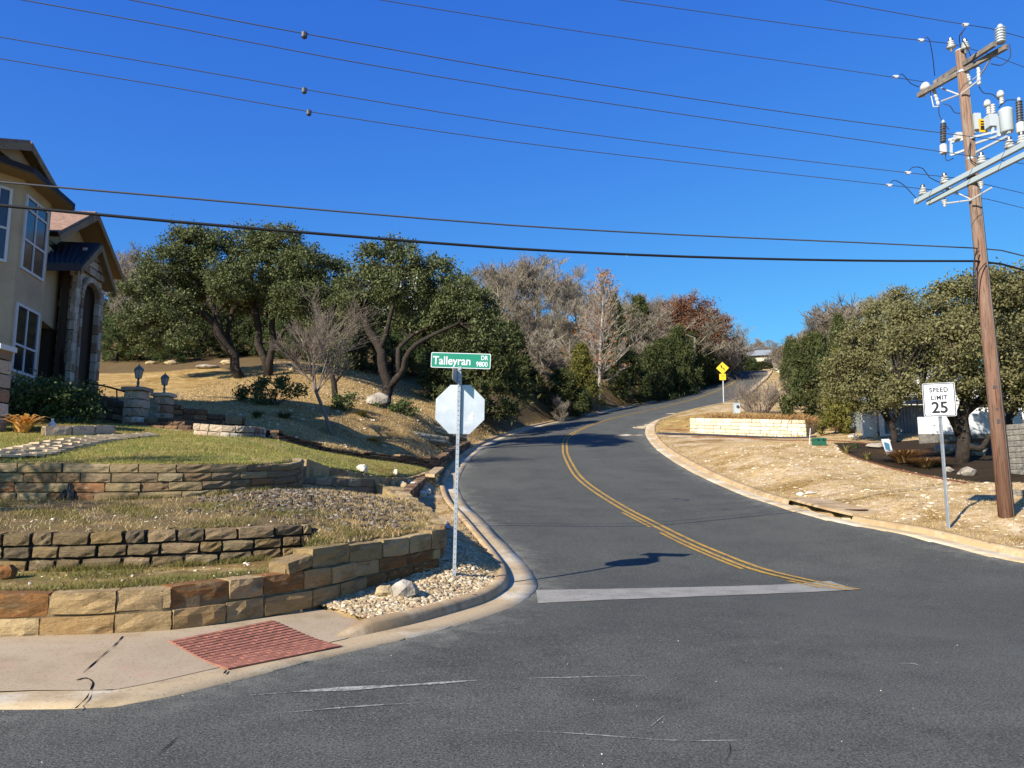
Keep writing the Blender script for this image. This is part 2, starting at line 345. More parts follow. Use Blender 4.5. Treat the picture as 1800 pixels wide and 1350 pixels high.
def P2(L, o=.17):
    r = []
    for i, p in enumerate(L):
        a, b = L[max(i - 1, 0)], L[min(i + 1, len(L) - 1)]; dx, dy = b[0] - a[0], b[1] - a[1]; n = math.hypot(dx, dy)
        r.append((p[0] - dy / n * o, p[1] + dx / n * o))
    return r
Ai = P2(A_w)[:7] + [(-2.62, 9.42)]
T1p = P2(A_w)[:6] + [(-2.62, 9.42), (-2.7, 11.05)] + P2(B_w)[::-1]
T2p = P2(B_w) + [(-2.7, 11.05), (-2.62, 9.42)] + P2(A_top)[2:] + [(-2.98, 17)] + P2(D_w)[:3][::-1] + P2(C_w)[::-1]
T2b = P2(E_w) + [(-2.8, 26.5), (-2.85, 22), (-2.75, 19), (-2.98, 17)] + P2(D_w)[:3][::-1] + [(-4.12, 15.2)]
T3p = P2(C_w) + P2(E_w) + [(-2.7, 28.5)] + P2(F_w)[::-1] + [(-7.6, 21.4), (-9.5, 21.9), (-30, 21.5), (-30, 8)]

tl = []                                            # left hillside
for p in ((330, 650, 46), (200, 655, 46), (600, 660, 46), (420, 672, 41), (300, 695, 35), (400, 720, 29), (520, 738, 27.5), (600, 735, 30), (675, 712, 36.5), (760, 735, 38), (870, 745, 46), (900, 725, 52), (940, 715, 56),
          (200, 600, 64), (500, 610, 64), (800, 640, 66), (300, 540, 100), (600, 540, 105), (900, 560, 110), (1050, 640, 92), (1150, 640, 100), (0, 560, 100), (-400, 560, 100), (-300, 650, 46), (560, 772, 29), (640, 782, 30.5), (720, 790, 31.5), (770, 798, 33)):
    tl.append(tuple(W(*p)))
tl += [(-12, 24, 3.9), (-14, 28, 4.9), (-9, 25, 3.7), (-25, 24, 4), (-40, 20, 3.6), (-60, 30, 5), (-3.6, 44, 5.2), (0, 140, 34), (-60, 140, 34), (40, 160, 34), (-100, 100, 28)]
HL = tps(tl, .01)
t3 = [(p[0], p[1], p[3] - .01) for p in C_w + E_w] + [(p[0], p[1], p[2] + .12) for p in F_w] + [tuple(W(*p)) for p in ((0, 772, 16.5), (100, 770, 17), (250, 766, 19), (350, 766, 19.4), (470, 772, 20), (300, 790, 15.2), (100, 800, 13.8), (100, 742, 19.6), (600, 813, 20.5), (690, 824, 24.5))]
t3 += [(-30, 20, 3.4), (-20, 12, 2.3), (-14, 22, 3.45), (-2.8, 28.5, 2.25)]
H3 = tps(t3, .004)
t1 = [(p[0], p[1], min(p[3], .64) - .02) for p in A_w[:7]] + [(p[0], p[1], p[2] + .03) for p in B_w] + [(-2.65, 10.2, .68)]
H1 = tps(t1, .002)
t2 = [(p[0], p[1], p[3] - .02) for p in B_w] + [(p[0], p[1], p[3] - .03) for p in A_top] + [(p[0], p[1], p[2] + .05) for p in C_w[:6]] + [(p[0], p[1], p[2] + .06) for p in D_w[:4]]
t2 += [(-3.9, 13.0, 1.5), (-3.0, 13.3, 1.42), (-2.2, 13.2, 1.25), (-3.3, 14.5, 1.58), (-2.4, 14.8, 1.45), (-5, 11.5, 1.3), (-7, 11, 1.25)]
H2 = tps(t2, .003)
t2b = [(p[0], p[1], p[2] + .08) for p in E_w] + [(p[0], p[1], p[3] - .03) for p in D_w[:3]] + [(-2.8, 19, 1.5), (-2.85, 22, 1.55), (-2.8, 25, 1.8)]
H2b = tps(t2b, .003)
t0 = [(p[0], p[1], p[2] + .02) for p in A_w + A_top[5:]] + [(-.5, 11, .24), (-.3, 12.4, .27), (-.95, 10, .18), (-.7, 14, .45), (-2.4, 19, .9), (-2.5, 21, 1.05), (-2.6, 23, 1.3), (-2.7, 25, 1.65), (-2.75, 27, 2.0), (-2.75, 29, 2.2), (-1.2, 15.5, .62), (-1.9, 17.4, .85)]
H0 = tps(t0, .003)
T0p = P2(A_w) + P2(A_top)[5:] + [(-2.98, 17), (-2.75, 19), (-2.85, 22), (-2.8, 26.5), (-2.75, 30), (0, 30), (3, 12), (-4, 3), (-14, 2)]
tr = [tuple(W(*p)) for p in ((1667, 928, 17.2), (1770, 907, 17.9), (1450, 792, 33), (1440, 783, 33.5), (1215, 759, 47.5), (1420, 768, 43.5), (1540, 780, 35), (1560, 850, 24.5), (1700, 860, 22.5), (1800, 885, 20), (1800, 950, 16.2), (1600, 800, 30), (1520, 812, 28.5),
      (1700, 800, 29), (1800, 800, 29), (1300, 722, 55), (1380, 725, 54), (1450, 735, 50), (1380, 690, 72), (1365, 665, 92), (1600, 740, 42), (1800, 740, 42), (1500, 650, 80), (1800, 650, 80), (1340, 650, 125), (1380, 645, 122), (1300, 648, 142), (1450, 582, 125), (1400, 626, 122), (1410, 655, 98), (1480, 556, 130), (1700, 560, 130), (2200, 700, 60))]
tr += [(14, 14, .6), (20, 16.5, .9), (40, 24, 1.6), (60, 32, 3), (30, 30, 4), (17, 23, 1.9), (60, 80, 14)]
HR = tps(tr, .01)
Pl0, Pl1, Pl2 = W(1213, 758, 47.3), W(1418, 768, 43.6), W(1462, 762, 47.5)     # white planter: foot of its corners
Plt0, Plt1, Plt2 = W(1213, 735, 47.3), W(1418, 738, 43.6), W(1462, 742, 47.5)
PLp = [(Pl0.x + .1, Pl0.y + .15), (Pl1.x - .05, Pl1.y + .16), (Pl2.x - .1, Pl2.y), tuple(W(1462, 733, 51))[:2], tuple(W(1340, 722, 54))[:2], tuple(W(1213, 728, 54))[:2]]
HPL = tps([tuple(Plt0 - Vector((0, 0, .06))), tuple(Plt1 - Vector((0, 0, .06))), tuple(Plt2 - Vector((0, 0, .06))), tuple(W(1462, 733, 51)), tuple(W(1340, 722, 54)), tuple(W(1213, 727, 54)), tuple(W(1300, 726, 50))], .001)
SWp = [(p[0], p[1] + .12) for p in A_w[:7]] + [(-2.1, 9.58), (-1.55, 9.12), (-.75, 8.66), (0, 8), (-3, 4.5), (-14, 1)]
def H(x, y, zones=False):
    x = np.asarray(x, float); y = np.asarray(y, float); sh = x.shape; xf, yf = x.ravel(), y.ravel()
    dl, il, sL = dLw(xf, yf); dr, ir, sR = dRw(xf, yf)
    outL = np.where(sL > 0, dl, -dl); outR = np.where(sR < 0, dr, -dr)
    near = xf * 0 + 1
    rz = Rz(xf, yf)
    lz = np.array([p.z for p in LEc[::2]]); rzz = np.array([p.z for p in REc[::2]])
    cl = np.interp(il, np.arange(len(lz)), lz) + KH - .015; cr = np.interp(ir, np.arange(len(rzz)), rzz) + KH - .015
    left = outL > 0; right = outR > 0
    z = rz - .3; off = GUT + .1
    zl = HL(xf, yf); bw = np.full(len(xf), 2.2); zone = np.zeros(len(xf), int)
    for k, (poly, fn, b) in enumerate(((T3p, H3, .8), (T0p, H0, .7), (T2p, H2, .05), (T1p, H1, .05), (T2b, H2b, .05))):
        m = inpoly(xf, yf, poly); zl = np.where(m, fn(xf, yf), zl); bw = np.where(m, b, bw); zone = np.where(m, k + 1, zone)
    tL = smooth((outL - off) / bw); z = np.where(left & (outL > GUT + .14), cl - .012 + tL * (zl - cl), np.where(left, rz - .3, z))
    zr = HR(xf, yf); zr = np.where(inpoly(xf, yf, PLp), HPL(xf, yf), zr); tR = smooth((outR - off) / 2.5)
    z = np.where(right & (outR > GUT + .14), cr - .012 + tR * (zr - cr), np.where(right, rz - .3, z))
    z = np.where(inpoly(xf, yf, SWp), z - .22, z)
    z = z.reshape(sh)
    if zones: return z, zone.reshape(sh), outL.reshape(sh), outR.reshape(sh)
    return z
def Hs(x, y): return float(H(np.array([float(x)]), np.array([float(y)]))[0])
_hc = {}
def hit(px, py, road=False, y0=4.5, y1=150):
    """the ground point seen at a photograph pixel"""
    d = ray(px, py); Y = np.r_[np.arange(y0, 60, .05), np.arange(60, y1, .2)]; X = d[0] / d[1] * Y; Z = CAMZ + d[2] / d[1] * Y
    f = Z - (Rz(X, Y) if road else H(X, Y)); k = np.argmax(f < 0)
    if not (f < 0).any(): k = len(Y) - 1
    return Vector((X[k], Y[k], (Rz(X[k:k + 1], Y[k:k + 1]) if road else H(X[k:k + 1], Y[k:k + 1]))[0]))
def ground(x, y, dz=0): return Vector((x, y, Hs(x, y) + dz))

def grid_mesh(name, xs, ys, mat, zf=None, cut=None, attrs=None, dz=0):
    X, Y = np.meshgrid(xs, ys); nx, ny = len(xs), len(ys)
    Z, zone, oL, oR = H(X, Y, True); Z = Z + dz
    i = np.arange((ny - 1) * (nx - 1)); r, c = i // (nx - 1), i % (nx - 1); a = r * nx + c
    F = np.stack([a, a + 1, a + nx + 1, a + nx], 1)
    if cut is not None:
        keep = ~cut(X.ravel()[F].mean(1), Y.ravel()[F].mean(1)); F = F[keep]
    me = mesh_np(name, np.stack([X.ravel(), Y.ravel(), Z.ravel()], 1), F, mat, smoothf=True)
    if attrs:
        for k, v in attrs(X.ravel(), Y.ravel(), zone.ravel(), oL.ravel(), oR.ravel()).items():
            at = me.attributes.new(k, 'FLOAT', 'POINT'); at.data.foreach_set('value', v.astype(np.float32))
    return me
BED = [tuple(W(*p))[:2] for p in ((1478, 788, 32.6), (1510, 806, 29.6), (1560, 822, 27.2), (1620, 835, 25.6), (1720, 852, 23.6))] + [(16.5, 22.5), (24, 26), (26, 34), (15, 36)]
def zattrs(x, y, zone, oL, oR):
    n = len(x); green = np.zeros(n); soil = np.zeros(n); pale = np.zeros(n); lit = np.zeros(n)
    green = np.where(zone == 3 + 0, .3, green); green = np.where(zone == 4, .55, green)
    green = np.where(zone == 1, .72, green); soil = np.where(zone == 4, .35, soil); soil = np.where(zone == 3, .85, soil)
    soil = np.where((zone == 3) & (x > -2.6), .3, soil); green = np.where((zone == 3) & (x > -2.6), .12, green)
    pale = np.where((oR > 0) & (oR < 14) & (y < 48), .62, pale); pale = np.where((oR > 0) & (y >= 55), .4, pale)
    pale = np.where(zone == 2, .6, pale)
    far = (oL > 0) & (zone == 0)
    lit = np.where(far & (y > 48 + 0.08 * np.minimum(x, 0)), 1.5, lit); lit = np.where((oR > 0) & (oR > 13) & (y > 40), 1.2, lit)
    d1, _, _ = polydist(x, y, [tuple(W(620, 735, 30))[:2], tuple(W(880, 735, 42))[:2]])
    soil = np.where(far & (d1 < 3.2), .35, soil); soil = np.where(inpoly(x, y, BED), 1.5, soil); pale = np.where(inpoly(x, y, BED), 0, pale)
    lit = np.where(inpoly(x, y, BED), .3, lit)
    green = np.where((oR > 0) & (y > 52) & (oR < 1.6), .4, green)
    return dict(shaded_mulch=np.where(inpoly(x, y, BED) & (polydist(x, y, BED[:6])[0] < 7), 1.5, 0.), green=green, soil=soil, pale=pale, litter=lit)
setp(link(bpy.data.objects.new('left_slope', grid_mesh('left_slope', np.arange(-12.5, 1.2, .1), np.arange(4.5, 36, .1), M['ground'], attrs=zattrs))), kind='structure')
big_x = np.r_[np.arange(-400, -60, 20), np.arange(-60, 60, .8), np.arange(60, 420, 20)]; big_y = np.r_[np.arange(-40, 4, 4), np.arange(4, 140, .8)]
fine_box = lambda x, y: (x > -12.4) & (x < 1.0) & (y > 4.6) & (y < 35.8)
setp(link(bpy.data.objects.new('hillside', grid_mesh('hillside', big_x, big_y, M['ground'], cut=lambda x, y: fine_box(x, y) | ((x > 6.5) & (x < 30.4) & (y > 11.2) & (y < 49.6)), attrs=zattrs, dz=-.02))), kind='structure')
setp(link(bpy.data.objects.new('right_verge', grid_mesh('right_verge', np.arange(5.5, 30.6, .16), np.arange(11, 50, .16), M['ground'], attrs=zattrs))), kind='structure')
fx = np.linspace(-1500, 1500, 41); fy = np.linspace(-1200, 1800, 41); FX, FY = np.meshgrid(fx, fy)
FZ = -2 - 6 * smooth((np.hypot(FX, FY) - 100) / 400) + np.where(FY > 139, 30 * np.exp(-((FY - 300) / 160.) ** 2) * np.exp(-(FX / 500) ** 2), 0)
ii = np.arange(40 * 40); aa = (ii // 40) * 41 + ii % 40
setp(link(bpy.data.objects.new('terrain', mesh_np('terrain', np.stack([FX.ravel(), FY.ravel(), FZ.ravel()], 1), np.stack([aa, aa + 1, aa + 42, aa + 41], 1), M['ground'], smoothf=True))), kind='structure')

# ------------------------------------------------------------------ road, gutters, kerbs
def road_mesh():
    xs = np.r_[np.arange(-62, -14, 2.), np.arange(-14, 42, .28), np.arange(42, 62, 2.)]; ys = np.r_[np.arange(-30, -6, 3.), np.arange(-6, 128, .28)]
    X, Y = np.meshgrid(xs, ys); nx = len(xs); Z = Rz(X, Y)
    dl, _, sL = dLw(X, Y); dr, _, sR = dRw(X, Y)
    oL_, oR_ = np.where(sL > 0, dl, -dl), np.where(sR < 0, dr, -dr); inside = (oL_ < .42) & (oR_ < .42)
    Z = Z - .04 * (((oL_ > .16) | (oR_ > .16)).reshape(Z.shape))
    i = np.arange((len(ys) - 1) * (nx - 1)); a = (i // (nx - 1)) * nx + i % (nx - 1); F = np.stack([a, a + 1, a + nx + 1, a + nx], 1)
    me = mesh_np('road', np.stack([X.ravel(), Y.ravel(), Z.ravel()], 1), F[inside.ravel()[F].all(1)], M['asphalt'], smoothf=True)
    at = me.attributes.new('old', 'FLOAT', 'POINT'); at.data.foreach_set('value', (.42 * smooth((9.2 - (Y - .12 * X)) / 3.2)).ravel().astype(np.float32))
    a2 = me.attributes.new('grit', 'FLOAT', 'POINT'); ed = np.minimum(-oL_, -oR_); a2.data.foreach_set('value', (.62 * np.clip(1 - ed / .55, 0, 1)).astype(np.float32))
    a3 = me.attributes.new('track', 'FLOAT', 'POINT'); tk = sum(np.exp(-((np.minimum(np.abs(oL_), 90) - c_) / .32) ** 2) for c_ in (1.5, 3.1)) + sum(np.exp(-((np.minimum(np.abs(oR_), 90) - c_) / .32) ** 2) for c_ in (1.5, 3.1)); a3.data.foreach_set('value', (.55 * np.clip(tk, 0, 1)).astype(np.float32)); return me
setp(link(bpy.data.objects.new('road', road_mesh())), kind='structure')

def edge_strip(name, line, sgn, prof, mat, i0=0, i1=None, hfac=None, wob=0):
    """sweep a profile of (offset, rise, rise-scaled-by-kerb-height) along a road edge"""
    P = line[i0:i1]; n = len(P); V = []
    for i, p in enumerate(P):
        t = (P[min(i + 1, n - 1)] - P[max(i - 1, 0)]); nrm = Vector((-t.y, t.x, 0)).normalized() * sgn
        h = hfac(i0 + i) if hfac else 1
        for j, (o, dz, kh) in enumerate(prof):
            w = wob * math.sin(i * 1.7 + math.sin(i * .61) * 3) if j == 0 else 0
            V.append((p.x + nrm.x * (o + w), p.y + nrm.y * (o + w), p.z + dz + kh * h))
    k = len(prof); a = np.array([i * k + j for i in range(n - 1) for j in range(k - 1)])
    F = np.stack([a, a + 1, a + k + 1, a + k], 1)
    if sgn > 0: F = F[:, ::-1]
    return link(bpy.data.objects.new(name, mesh_np(name, V, F, mat, smoothf=True)))
il_crest = len(LEc) - 1
def idx_near(line, p): return min(range(len(line)), key=lambda i: (line[i].x - p[0]) ** 2 + (line[i].y - p[1]) ** 2)
i_r0, i_r1 = idx_near(LEc, Wz(640, 1140, 0)), idx_near(LEc, Wz(735, 1118, 0))
kfac = lambda i: .12 + .88 * float(smooth((i - i_r0) / max(1, i_r1 - i_r0)))
gut = [(0, -.04, 0), (.008, .012, 0), (GUT * .5, .015, 0), (GUT, .02, 0)]
krb = [(GUT - .002, .012, 0), (GUT + .025, 0, KH * .75), (GUT + .06, 0, KH * .97), (GUT + .12, 0, KH + .004), (GUT + KW, 0, KH), (GUT + KW + .01, -.2, 0)]
setp(edge_strip('left_gutter', LEc, 1, gut, M['gutter'], wob=.02), kind='structure')
setp(edge_strip('left_kerb', LEc, 1, krb, M['kerb'], hfac=kfac), kind='structure')
setp(edge_strip('right_gutter', REc, -1, gut, M['gutter'], wob=.015), kind='structure')
j0, j1 = idx_near(REc, W(1478, 918, 20.0)), idx_near(REc, W(1362, 888, 23.3))
setp(edge_strip('right_kerb', REc, -1, krb, M['kerb'], i1=j0 + 1), kind='structure')
jd0, jd1 = idx_near(REc, W(1140, 757, 50.2)), idx_near(REc, W(1141, 745, 53))
setp(edge_strip('right_kerb_uphill', REc, -1, krb, M['kerb'], i0=j1), kind='structure')

def kerb_joints(line, sgn, i0, i1, parent):
    m = MB()
    m.box((0, 0, 0), (.014, KW - .03, .006)); me = m.mesh('joint', M['dark'])
    for i in range(i0, i1, 9):
        p = line[i]; t = (line[i + 1] - line[i - 1]); n = Vector((-t.y, t.x, 0)).normalized() * sgn; q = p + n * (GUT + KW * .62) + Vector((0, 0, KH + .0015))
        put('joint', me, parent, Matrix.LocRotScale(q, Matrix.Rotation(math.atan2(t.y, t.x), 3, 'Z').to_euler(), Vector((1, 1, 1))))
kerb_joints(LEc, 1, i_r1 + 6, idx_near(LEc, (-1, 47)), bpy.data.objects['left_kerb']); kerb_joints(REc, -1, idx_near(REc, (10.6, 13)), j0 - 2, bpy.data.objects['right_kerb']); kerb_joints(REc, -1, j1 + 3, idx_near(REc, (9.3, 53)), bpy.data.objects['right_kerb_uphill'])

def ribbon(name, pts, width, mat, lift=.005, fn=Rz, parent=None):
    P = [Vector((p[0], p[1], 0)) for p in pts]; V = []
    for i, p in enumerate(P):
        t = (P[min(i + 1, len(P) - 1)] - P[max(i - 1, 0)]); n = Vector((-t.y, t.x, 0)).normalized(); w = width(i) if callable(width) else width
        for s in (-1, 0, 1): q = p + n * s * w / 2; V.append((q.x, q.y, 0))
    V = np.array(V); V[:, 2] = fn(V[:, 0], V[:, 1]) + lift
    a = np.array([i * 3 + j for i in range(len(P) - 1) for j in range(2)]); F = np.stack([a, a + 1, a + 4, a + 3], 1)[:, ::-1]
    return link(bpy.data.objects.new(name, mesh_np(name, V, F, mat)), parent)
yl = [(1500, 1038), (1440, 1027), (1380, 1014), (1300, 990), (1230, 961), (1160, 927), (1100, 896), (1060, 872), (1020, 842), (1001, 814), (993, 790), (1001, 766)]
yp = [hit(a, b, True) for a, b in yl]
far_mid = []
for i in range(idx_near(LEc, W(950, 750, 57)), len(LEc) - 6, 6):
    p = LEc[i]; q = min(REc, key=lambda r: (r.x - p.x) ** 2 + (r.y - p.y) ** 2); far_mid.append((p + q) / 2)
yc = catmull([Vector((p.x, p.y, 0)) for p in yp] + [Vector((p.x, p.y, 0)) for p in far_mid[1::3]], .4)
yellow = empty('centre_line', (yp[0].x, yp[0].y, 0), 'worn double yellow line curving up the middle of the uphill road', 'road marking')
def offs(P, o):
    r = []
    for i, p in enumerate(P):
        t = (P[min(i + 1, len(P) - 1)] - P[max(i - 1, 0)]); r.append(p + Vector((-t.y, t.x, 0)).normalized() * o)
    return r
for o in (-.11, .11):
    s = ribbon('stripe', offs(yc, o), .1, M['yellow_paint'], .013); s.parent = yellow; s.location = -yellow.location
old = offs(yc, .27)
for a, b in ((1, 4), (6, 17), (18, 24)):
    s = ribbon('old_stripe', old[a:b], .085, M['yellow_paint'], .012); s.parent = yellow; s.location = -yellow.location
sa, sb = hit(944, 1050, True), hit(1482, 1030, True)
sl_pts = [sa + (sb - sa) * (i / 24) for i in range(25)]
V = np.array([(p.x, p.y + s_ * (.5 + .04 * i / 24) + .012 * math.sin(i * 1.9 + s_), 0) for i, p in enumerate(sl_pts) for s_ in (-1, 0, 1)]); V[:, 2] = Rz(V[:, 0], V[:, 1]) + .008
a_ = np.array([i * 3 + j for i in range(24) for j in range(2)]); so = link(bpy.data.objects.new('stop_line', mesh_np('stop_line', V, np.stack([a_, a_ + 3, a_ + 4, a_ + 1], 1), M['white_paint']))); setp(so, 'wide worn white stop line across the near lane', 'road marking')
def streak(name, pxs, w, mat, label, lift=.006, cat='pavement mark', fn=None):
    P = catmull([(lambda h: Vector((h.x, h.y, 0)))(hit(a, b, True)) for a, b in pxs], .12); q = random.Random(len(pxs) * 7 + int(pxs[0][0]))
    ph = q.random() * 9
    o = ribbon(name, P, lambda i: w * max(.12, .55 + .35 * math.sin(i * .9 + ph) + .3 * math.sin(i * .37 + ph * 2)) * min(1, .2 + i / 4, .2 + (len(P) - 1 - i) / 4), mat, lift)
    return setp(o, label, cat)
streak('pavement_seam', [(440, 1226), (560, 1217), (700, 1208), (850, 1198)], .11, M['dust'], 'broad pale dusty seam in the asphalt near the brick ramp')
streak('pavement_seam', [(925, 1195), (1040, 1193), (1145, 1189)], .035, M['dust'], 'thin broken pale seam in the asphalt at mid junction')
streak('paint_scrape', [(1145, 1281), (1172, 1258)], .025, M['dust'], 'short slanted pale scrape on the asphalt below the junction')
streak('pavement_seam', [(800, 1285), (1000, 1292), (1180, 1303), (1330, 1306)], .018, M['dust'], 'long hairline pale seam lowest on the asphalt')
streak('pavement_scuff', [(655, 1184), (690, 1181)], .05, M['dust'], 'small pale scuff on asphalt just off the brick ramp')
streak('pavement_crack', [(262, 1345), (285, 1322), (300, 1312), (318, 1298), (345, 1288)], .014, M['dark'], 'thin dark crack in the asphalt below the sidewalk', cat='crack')
streak('road_patch', [(1080, 765), (1110, 765), (1135, 765)], .7, M['gutter'], 'nearer pale concrete smear on the road at the drive mouth')
streak('road_patch', [(1115, 753), (1128, 751), (1140, 746)], 1.5, M['gutter'], 'larger pale smear on the road beside the kerb end')
streak('road_patch', [(1170, 727), (1200, 727), (1230, 725)], .8, M['gutter'], 'pale apron on the road below the curve sign')

streak('pavement_scuff', [(1580, 1168), (1605, 1169), (1618, 1172)], .06, M['dust'], 'short pale scuff on the asphalt at the right of the junction')
streak('pavement_scuff', [(715, 1165), (760, 1162), (800, 1161)], .04, M['dust'], 'faint pale scuff on the asphalt near the corner kerb')
streak('pavement_seam', [(420, 1262), (520, 1254), (640, 1245), (760, 1236)], .03, M['dust'], 'faint broken pale line below the broad dusty seam')
streak('pavement_crack', [(1275, 1345), (1284, 1325), (1282, 1310)], .012, M['dark'], 'tiny dark crack at the bottom right of the asphalt', cat='crack')
# ------------------------------------------------------------------ sidewalk with the brick ramp
def surf_ribbon(name, Pa, Pb, n, m, zf, mat, kind='structure'):
    def samp(L, t):
        d = [0]
        for a, b in zip(L, L[1:]): d.append(d[-1] + math.hypot(b[0] - a[0], b[1] - a[1]))
        s = t * d[-1]
        for i in range(len(L) - 1):
            if s <= d[i + 1] + 1e-9:
                u = (s - d[i]) / max(1e-9, d[i + 1] - d[i]); return (L[i][0] + (L[i + 1][0] - L[i][0]) * u, L[i][1] + (L[i + 1][1] - L[i][1]) * u)
        return L[-1][:2]
    V = []
    for i in range(n + 1):
        a, b = samp(Pa, i / n), samp(Pb, i / n)
        for j in range(m + 1): V.append((a[0] + (b[0] - a[0]) * j / m, a[1] + (b[1] - a[1]) * j / m, 0))
    V = np.array(V); V[:, 2] = zf(V[:, 0], V[:, 1])
    k = m + 1; a = np.array([i * k + j for i in range(n) for j in range(m)]); F = np.stack([a, a + 1, a + k + 1, a + k], 1)[:, ::-1]
    return link(bpy.data.objects.new(name, mesh_np(name, V, F, mat, smoothf=True)))
def walk_z(x, y):
    d, i, s = dLw(x, y); base = Rz(x, y)
    ramp = smooth((x + 6.2) / 3.2) * smooth((-.4 - x) / .9)            # kerb dropped at the ramp
    lowz = .022 + .09 * smooth((d - GUT) / 1.3); hi = .05 + .1 * smooth((d - GUT) / .35)
    return base + lowz * ramp + hi * (1 - ramp)
Pa = offs([p for p in LEc if p.x > -15 and p.y < 12], GUT - .012); ia = idx_near(Pa, (-15, 0)); ib = min(range(len(Pa)), key=lambda i: (Pa[i] - Vector((*W(722, 1108, 8.7)[:2], 0))).length if Pa[i].y < 10 else 99)
Pa = Pa[:ib]
Pb = [(p[0], p[1] + .05) for p in A_w[:7]] + [(-2.1, 9.66), (-1.55, 9.2), tuple(Pa[-1])[:2]]
sw = setp(surf_ribbon('sidewalk', Pa, Pb, 90, 10, walk_z, M['walk']), kind='structure')
def walkhit(px, py):
    p = Wz(px, py, .08)
    for _ in range(4): p = Wz(px, py, float(walk_z(np.array([p.x]), np.array([p.y]))[0]))
    return p
def strip_on_walk(name, pxs, w, mat, label, lift=.006, cat='sidewalk joint'):
    P = catmull([(lambda h: Vector((h.x, h.y, 0)))(walkhit(a, b)) for a, b in pxs], .06)
    return setp(ribbon(name, P, lambda i: w * (.6 + .4 * math.sin(i * 1.3) + .25 * math.sin(i * .5)), mat, lift, fn=walk_z), label, cat)
strip_on_walk('expansion_joint', [(216, 1119), (200, 1136), (175, 1158), (146, 1183)], .014, M['dark'], 'dark open joint slanting across the pale sidewalk')
strip_on_walk('sidewalk_crack', [(134, 1196), (150, 1192), (163, 1200), (158, 1215), (152, 1228), (133, 1246)], .019, M['dark'], 'jagged dark crack breaking the sidewalk edge', cat='crack')
strip_on_walk('sidewalk_crack', [(398, 1179), (394, 1185)], .02, M['dark'], 'tiny dark crack at the lower corner of the brick ramp', cat='crack')
q4 = [walkhit(*p) for p in ((296, 1128), (478, 1091), (601, 1136), (400, 1177))]
M['ramp_brick'] = mk('ramp_brick', C('#98604b'), [(C('#a9755f'), 9, .45, .7), (C('#75463a'), 30, .55, .75), (C('#b9978a'), 70, .6, .75)], rough=.9, bump=[(80, .5, .006)], obj=.16, coords='object')
M['ramp_joint'] = mk('ramp_joint', C('#5f3f36'), rough=1)
ramp = empty('brick_ramp', (q4[3].x, q4[3].y, q4[3].z), 'red brick paving panel set into the corner sidewalk', 'kerb ramp')
bl = lambda u, v: (q4[0] * (1 - u) + q4[1] * u) * (1 - v) + (q4[3] * (1 - u) + q4[2] * u) * v
V = [bl(i / 6, j / 6) for j in range(7) for i in range(7)]
mb = MB(); mb.add([(p.x, p.y, float(walk_z(np.array([p.x]), np.array([p.y]))[0]) + .005) for p in V], [(j * 7 + i, j * 7 + 7 + i, j * 7 + 8 + i, j * 7 + i + 1) for j in range(6) for i in range(6)])
mb.build('bed', M['ramp_joint'], ramp)
unit = MB(); a, b_ = .5, .46
unit.add([(-a, -a, -.5), (a, -a, -.5), (a, a, -.5), (-a, a, -.5), (-a, -a, .3), (a, -a, .3), (a, a, .3), (-a, a, .3), (-b_, -b_ * .93, .5), (b_, -b_ * .93, .5), (b_, b_ * .93, .5), (-b_, b_ * .93, .5)],
         [(0, 1, 5, 4), (1, 2, 6, 5), (2, 3, 7, 6), (3, 0, 4, 7), (4, 5, 9, 8), (5, 6, 10, 9), (6, 7, 11, 10), (7, 4, 8, 11), (8, 9, 10, 11)])
brick_me = unit.mesh('brick', M['ramp_brick'])
rows = 16; nb = 9
for r in range(rows):
    v = (r + .5) / rows; k = 0; off = .5 * (r % 2)
    for c in range(nb + 1):
        u0, u1 = max(0, (c - off) / nb), min(1, (c + 1 - off) / nb)
        if u1 - u0 < .03: continue
        p0, p1 = bl(u0, v), bl(u1, v); w = (bl(.5, (r + 1) / rows) - bl(.5, r / rows)).length; d = p1 - p0; L = math.hypot(d.x, d.y)
        c_ = (p0 + p1) / 2; zz = float(walk_z(np.array([c_.x]), np.array([c_.y]))[0])
        put('brick', brick_me, ramp, Matrix.LocRotScale(Vector((c_.x, c_.y, zz + .004 + rnd.uniform(-.0015, .0015))), Matrix.Rotation(math.atan2(d.y, d.x), 3, 'Z').to_euler(), Vector((L - .006, w - .006, .014))))

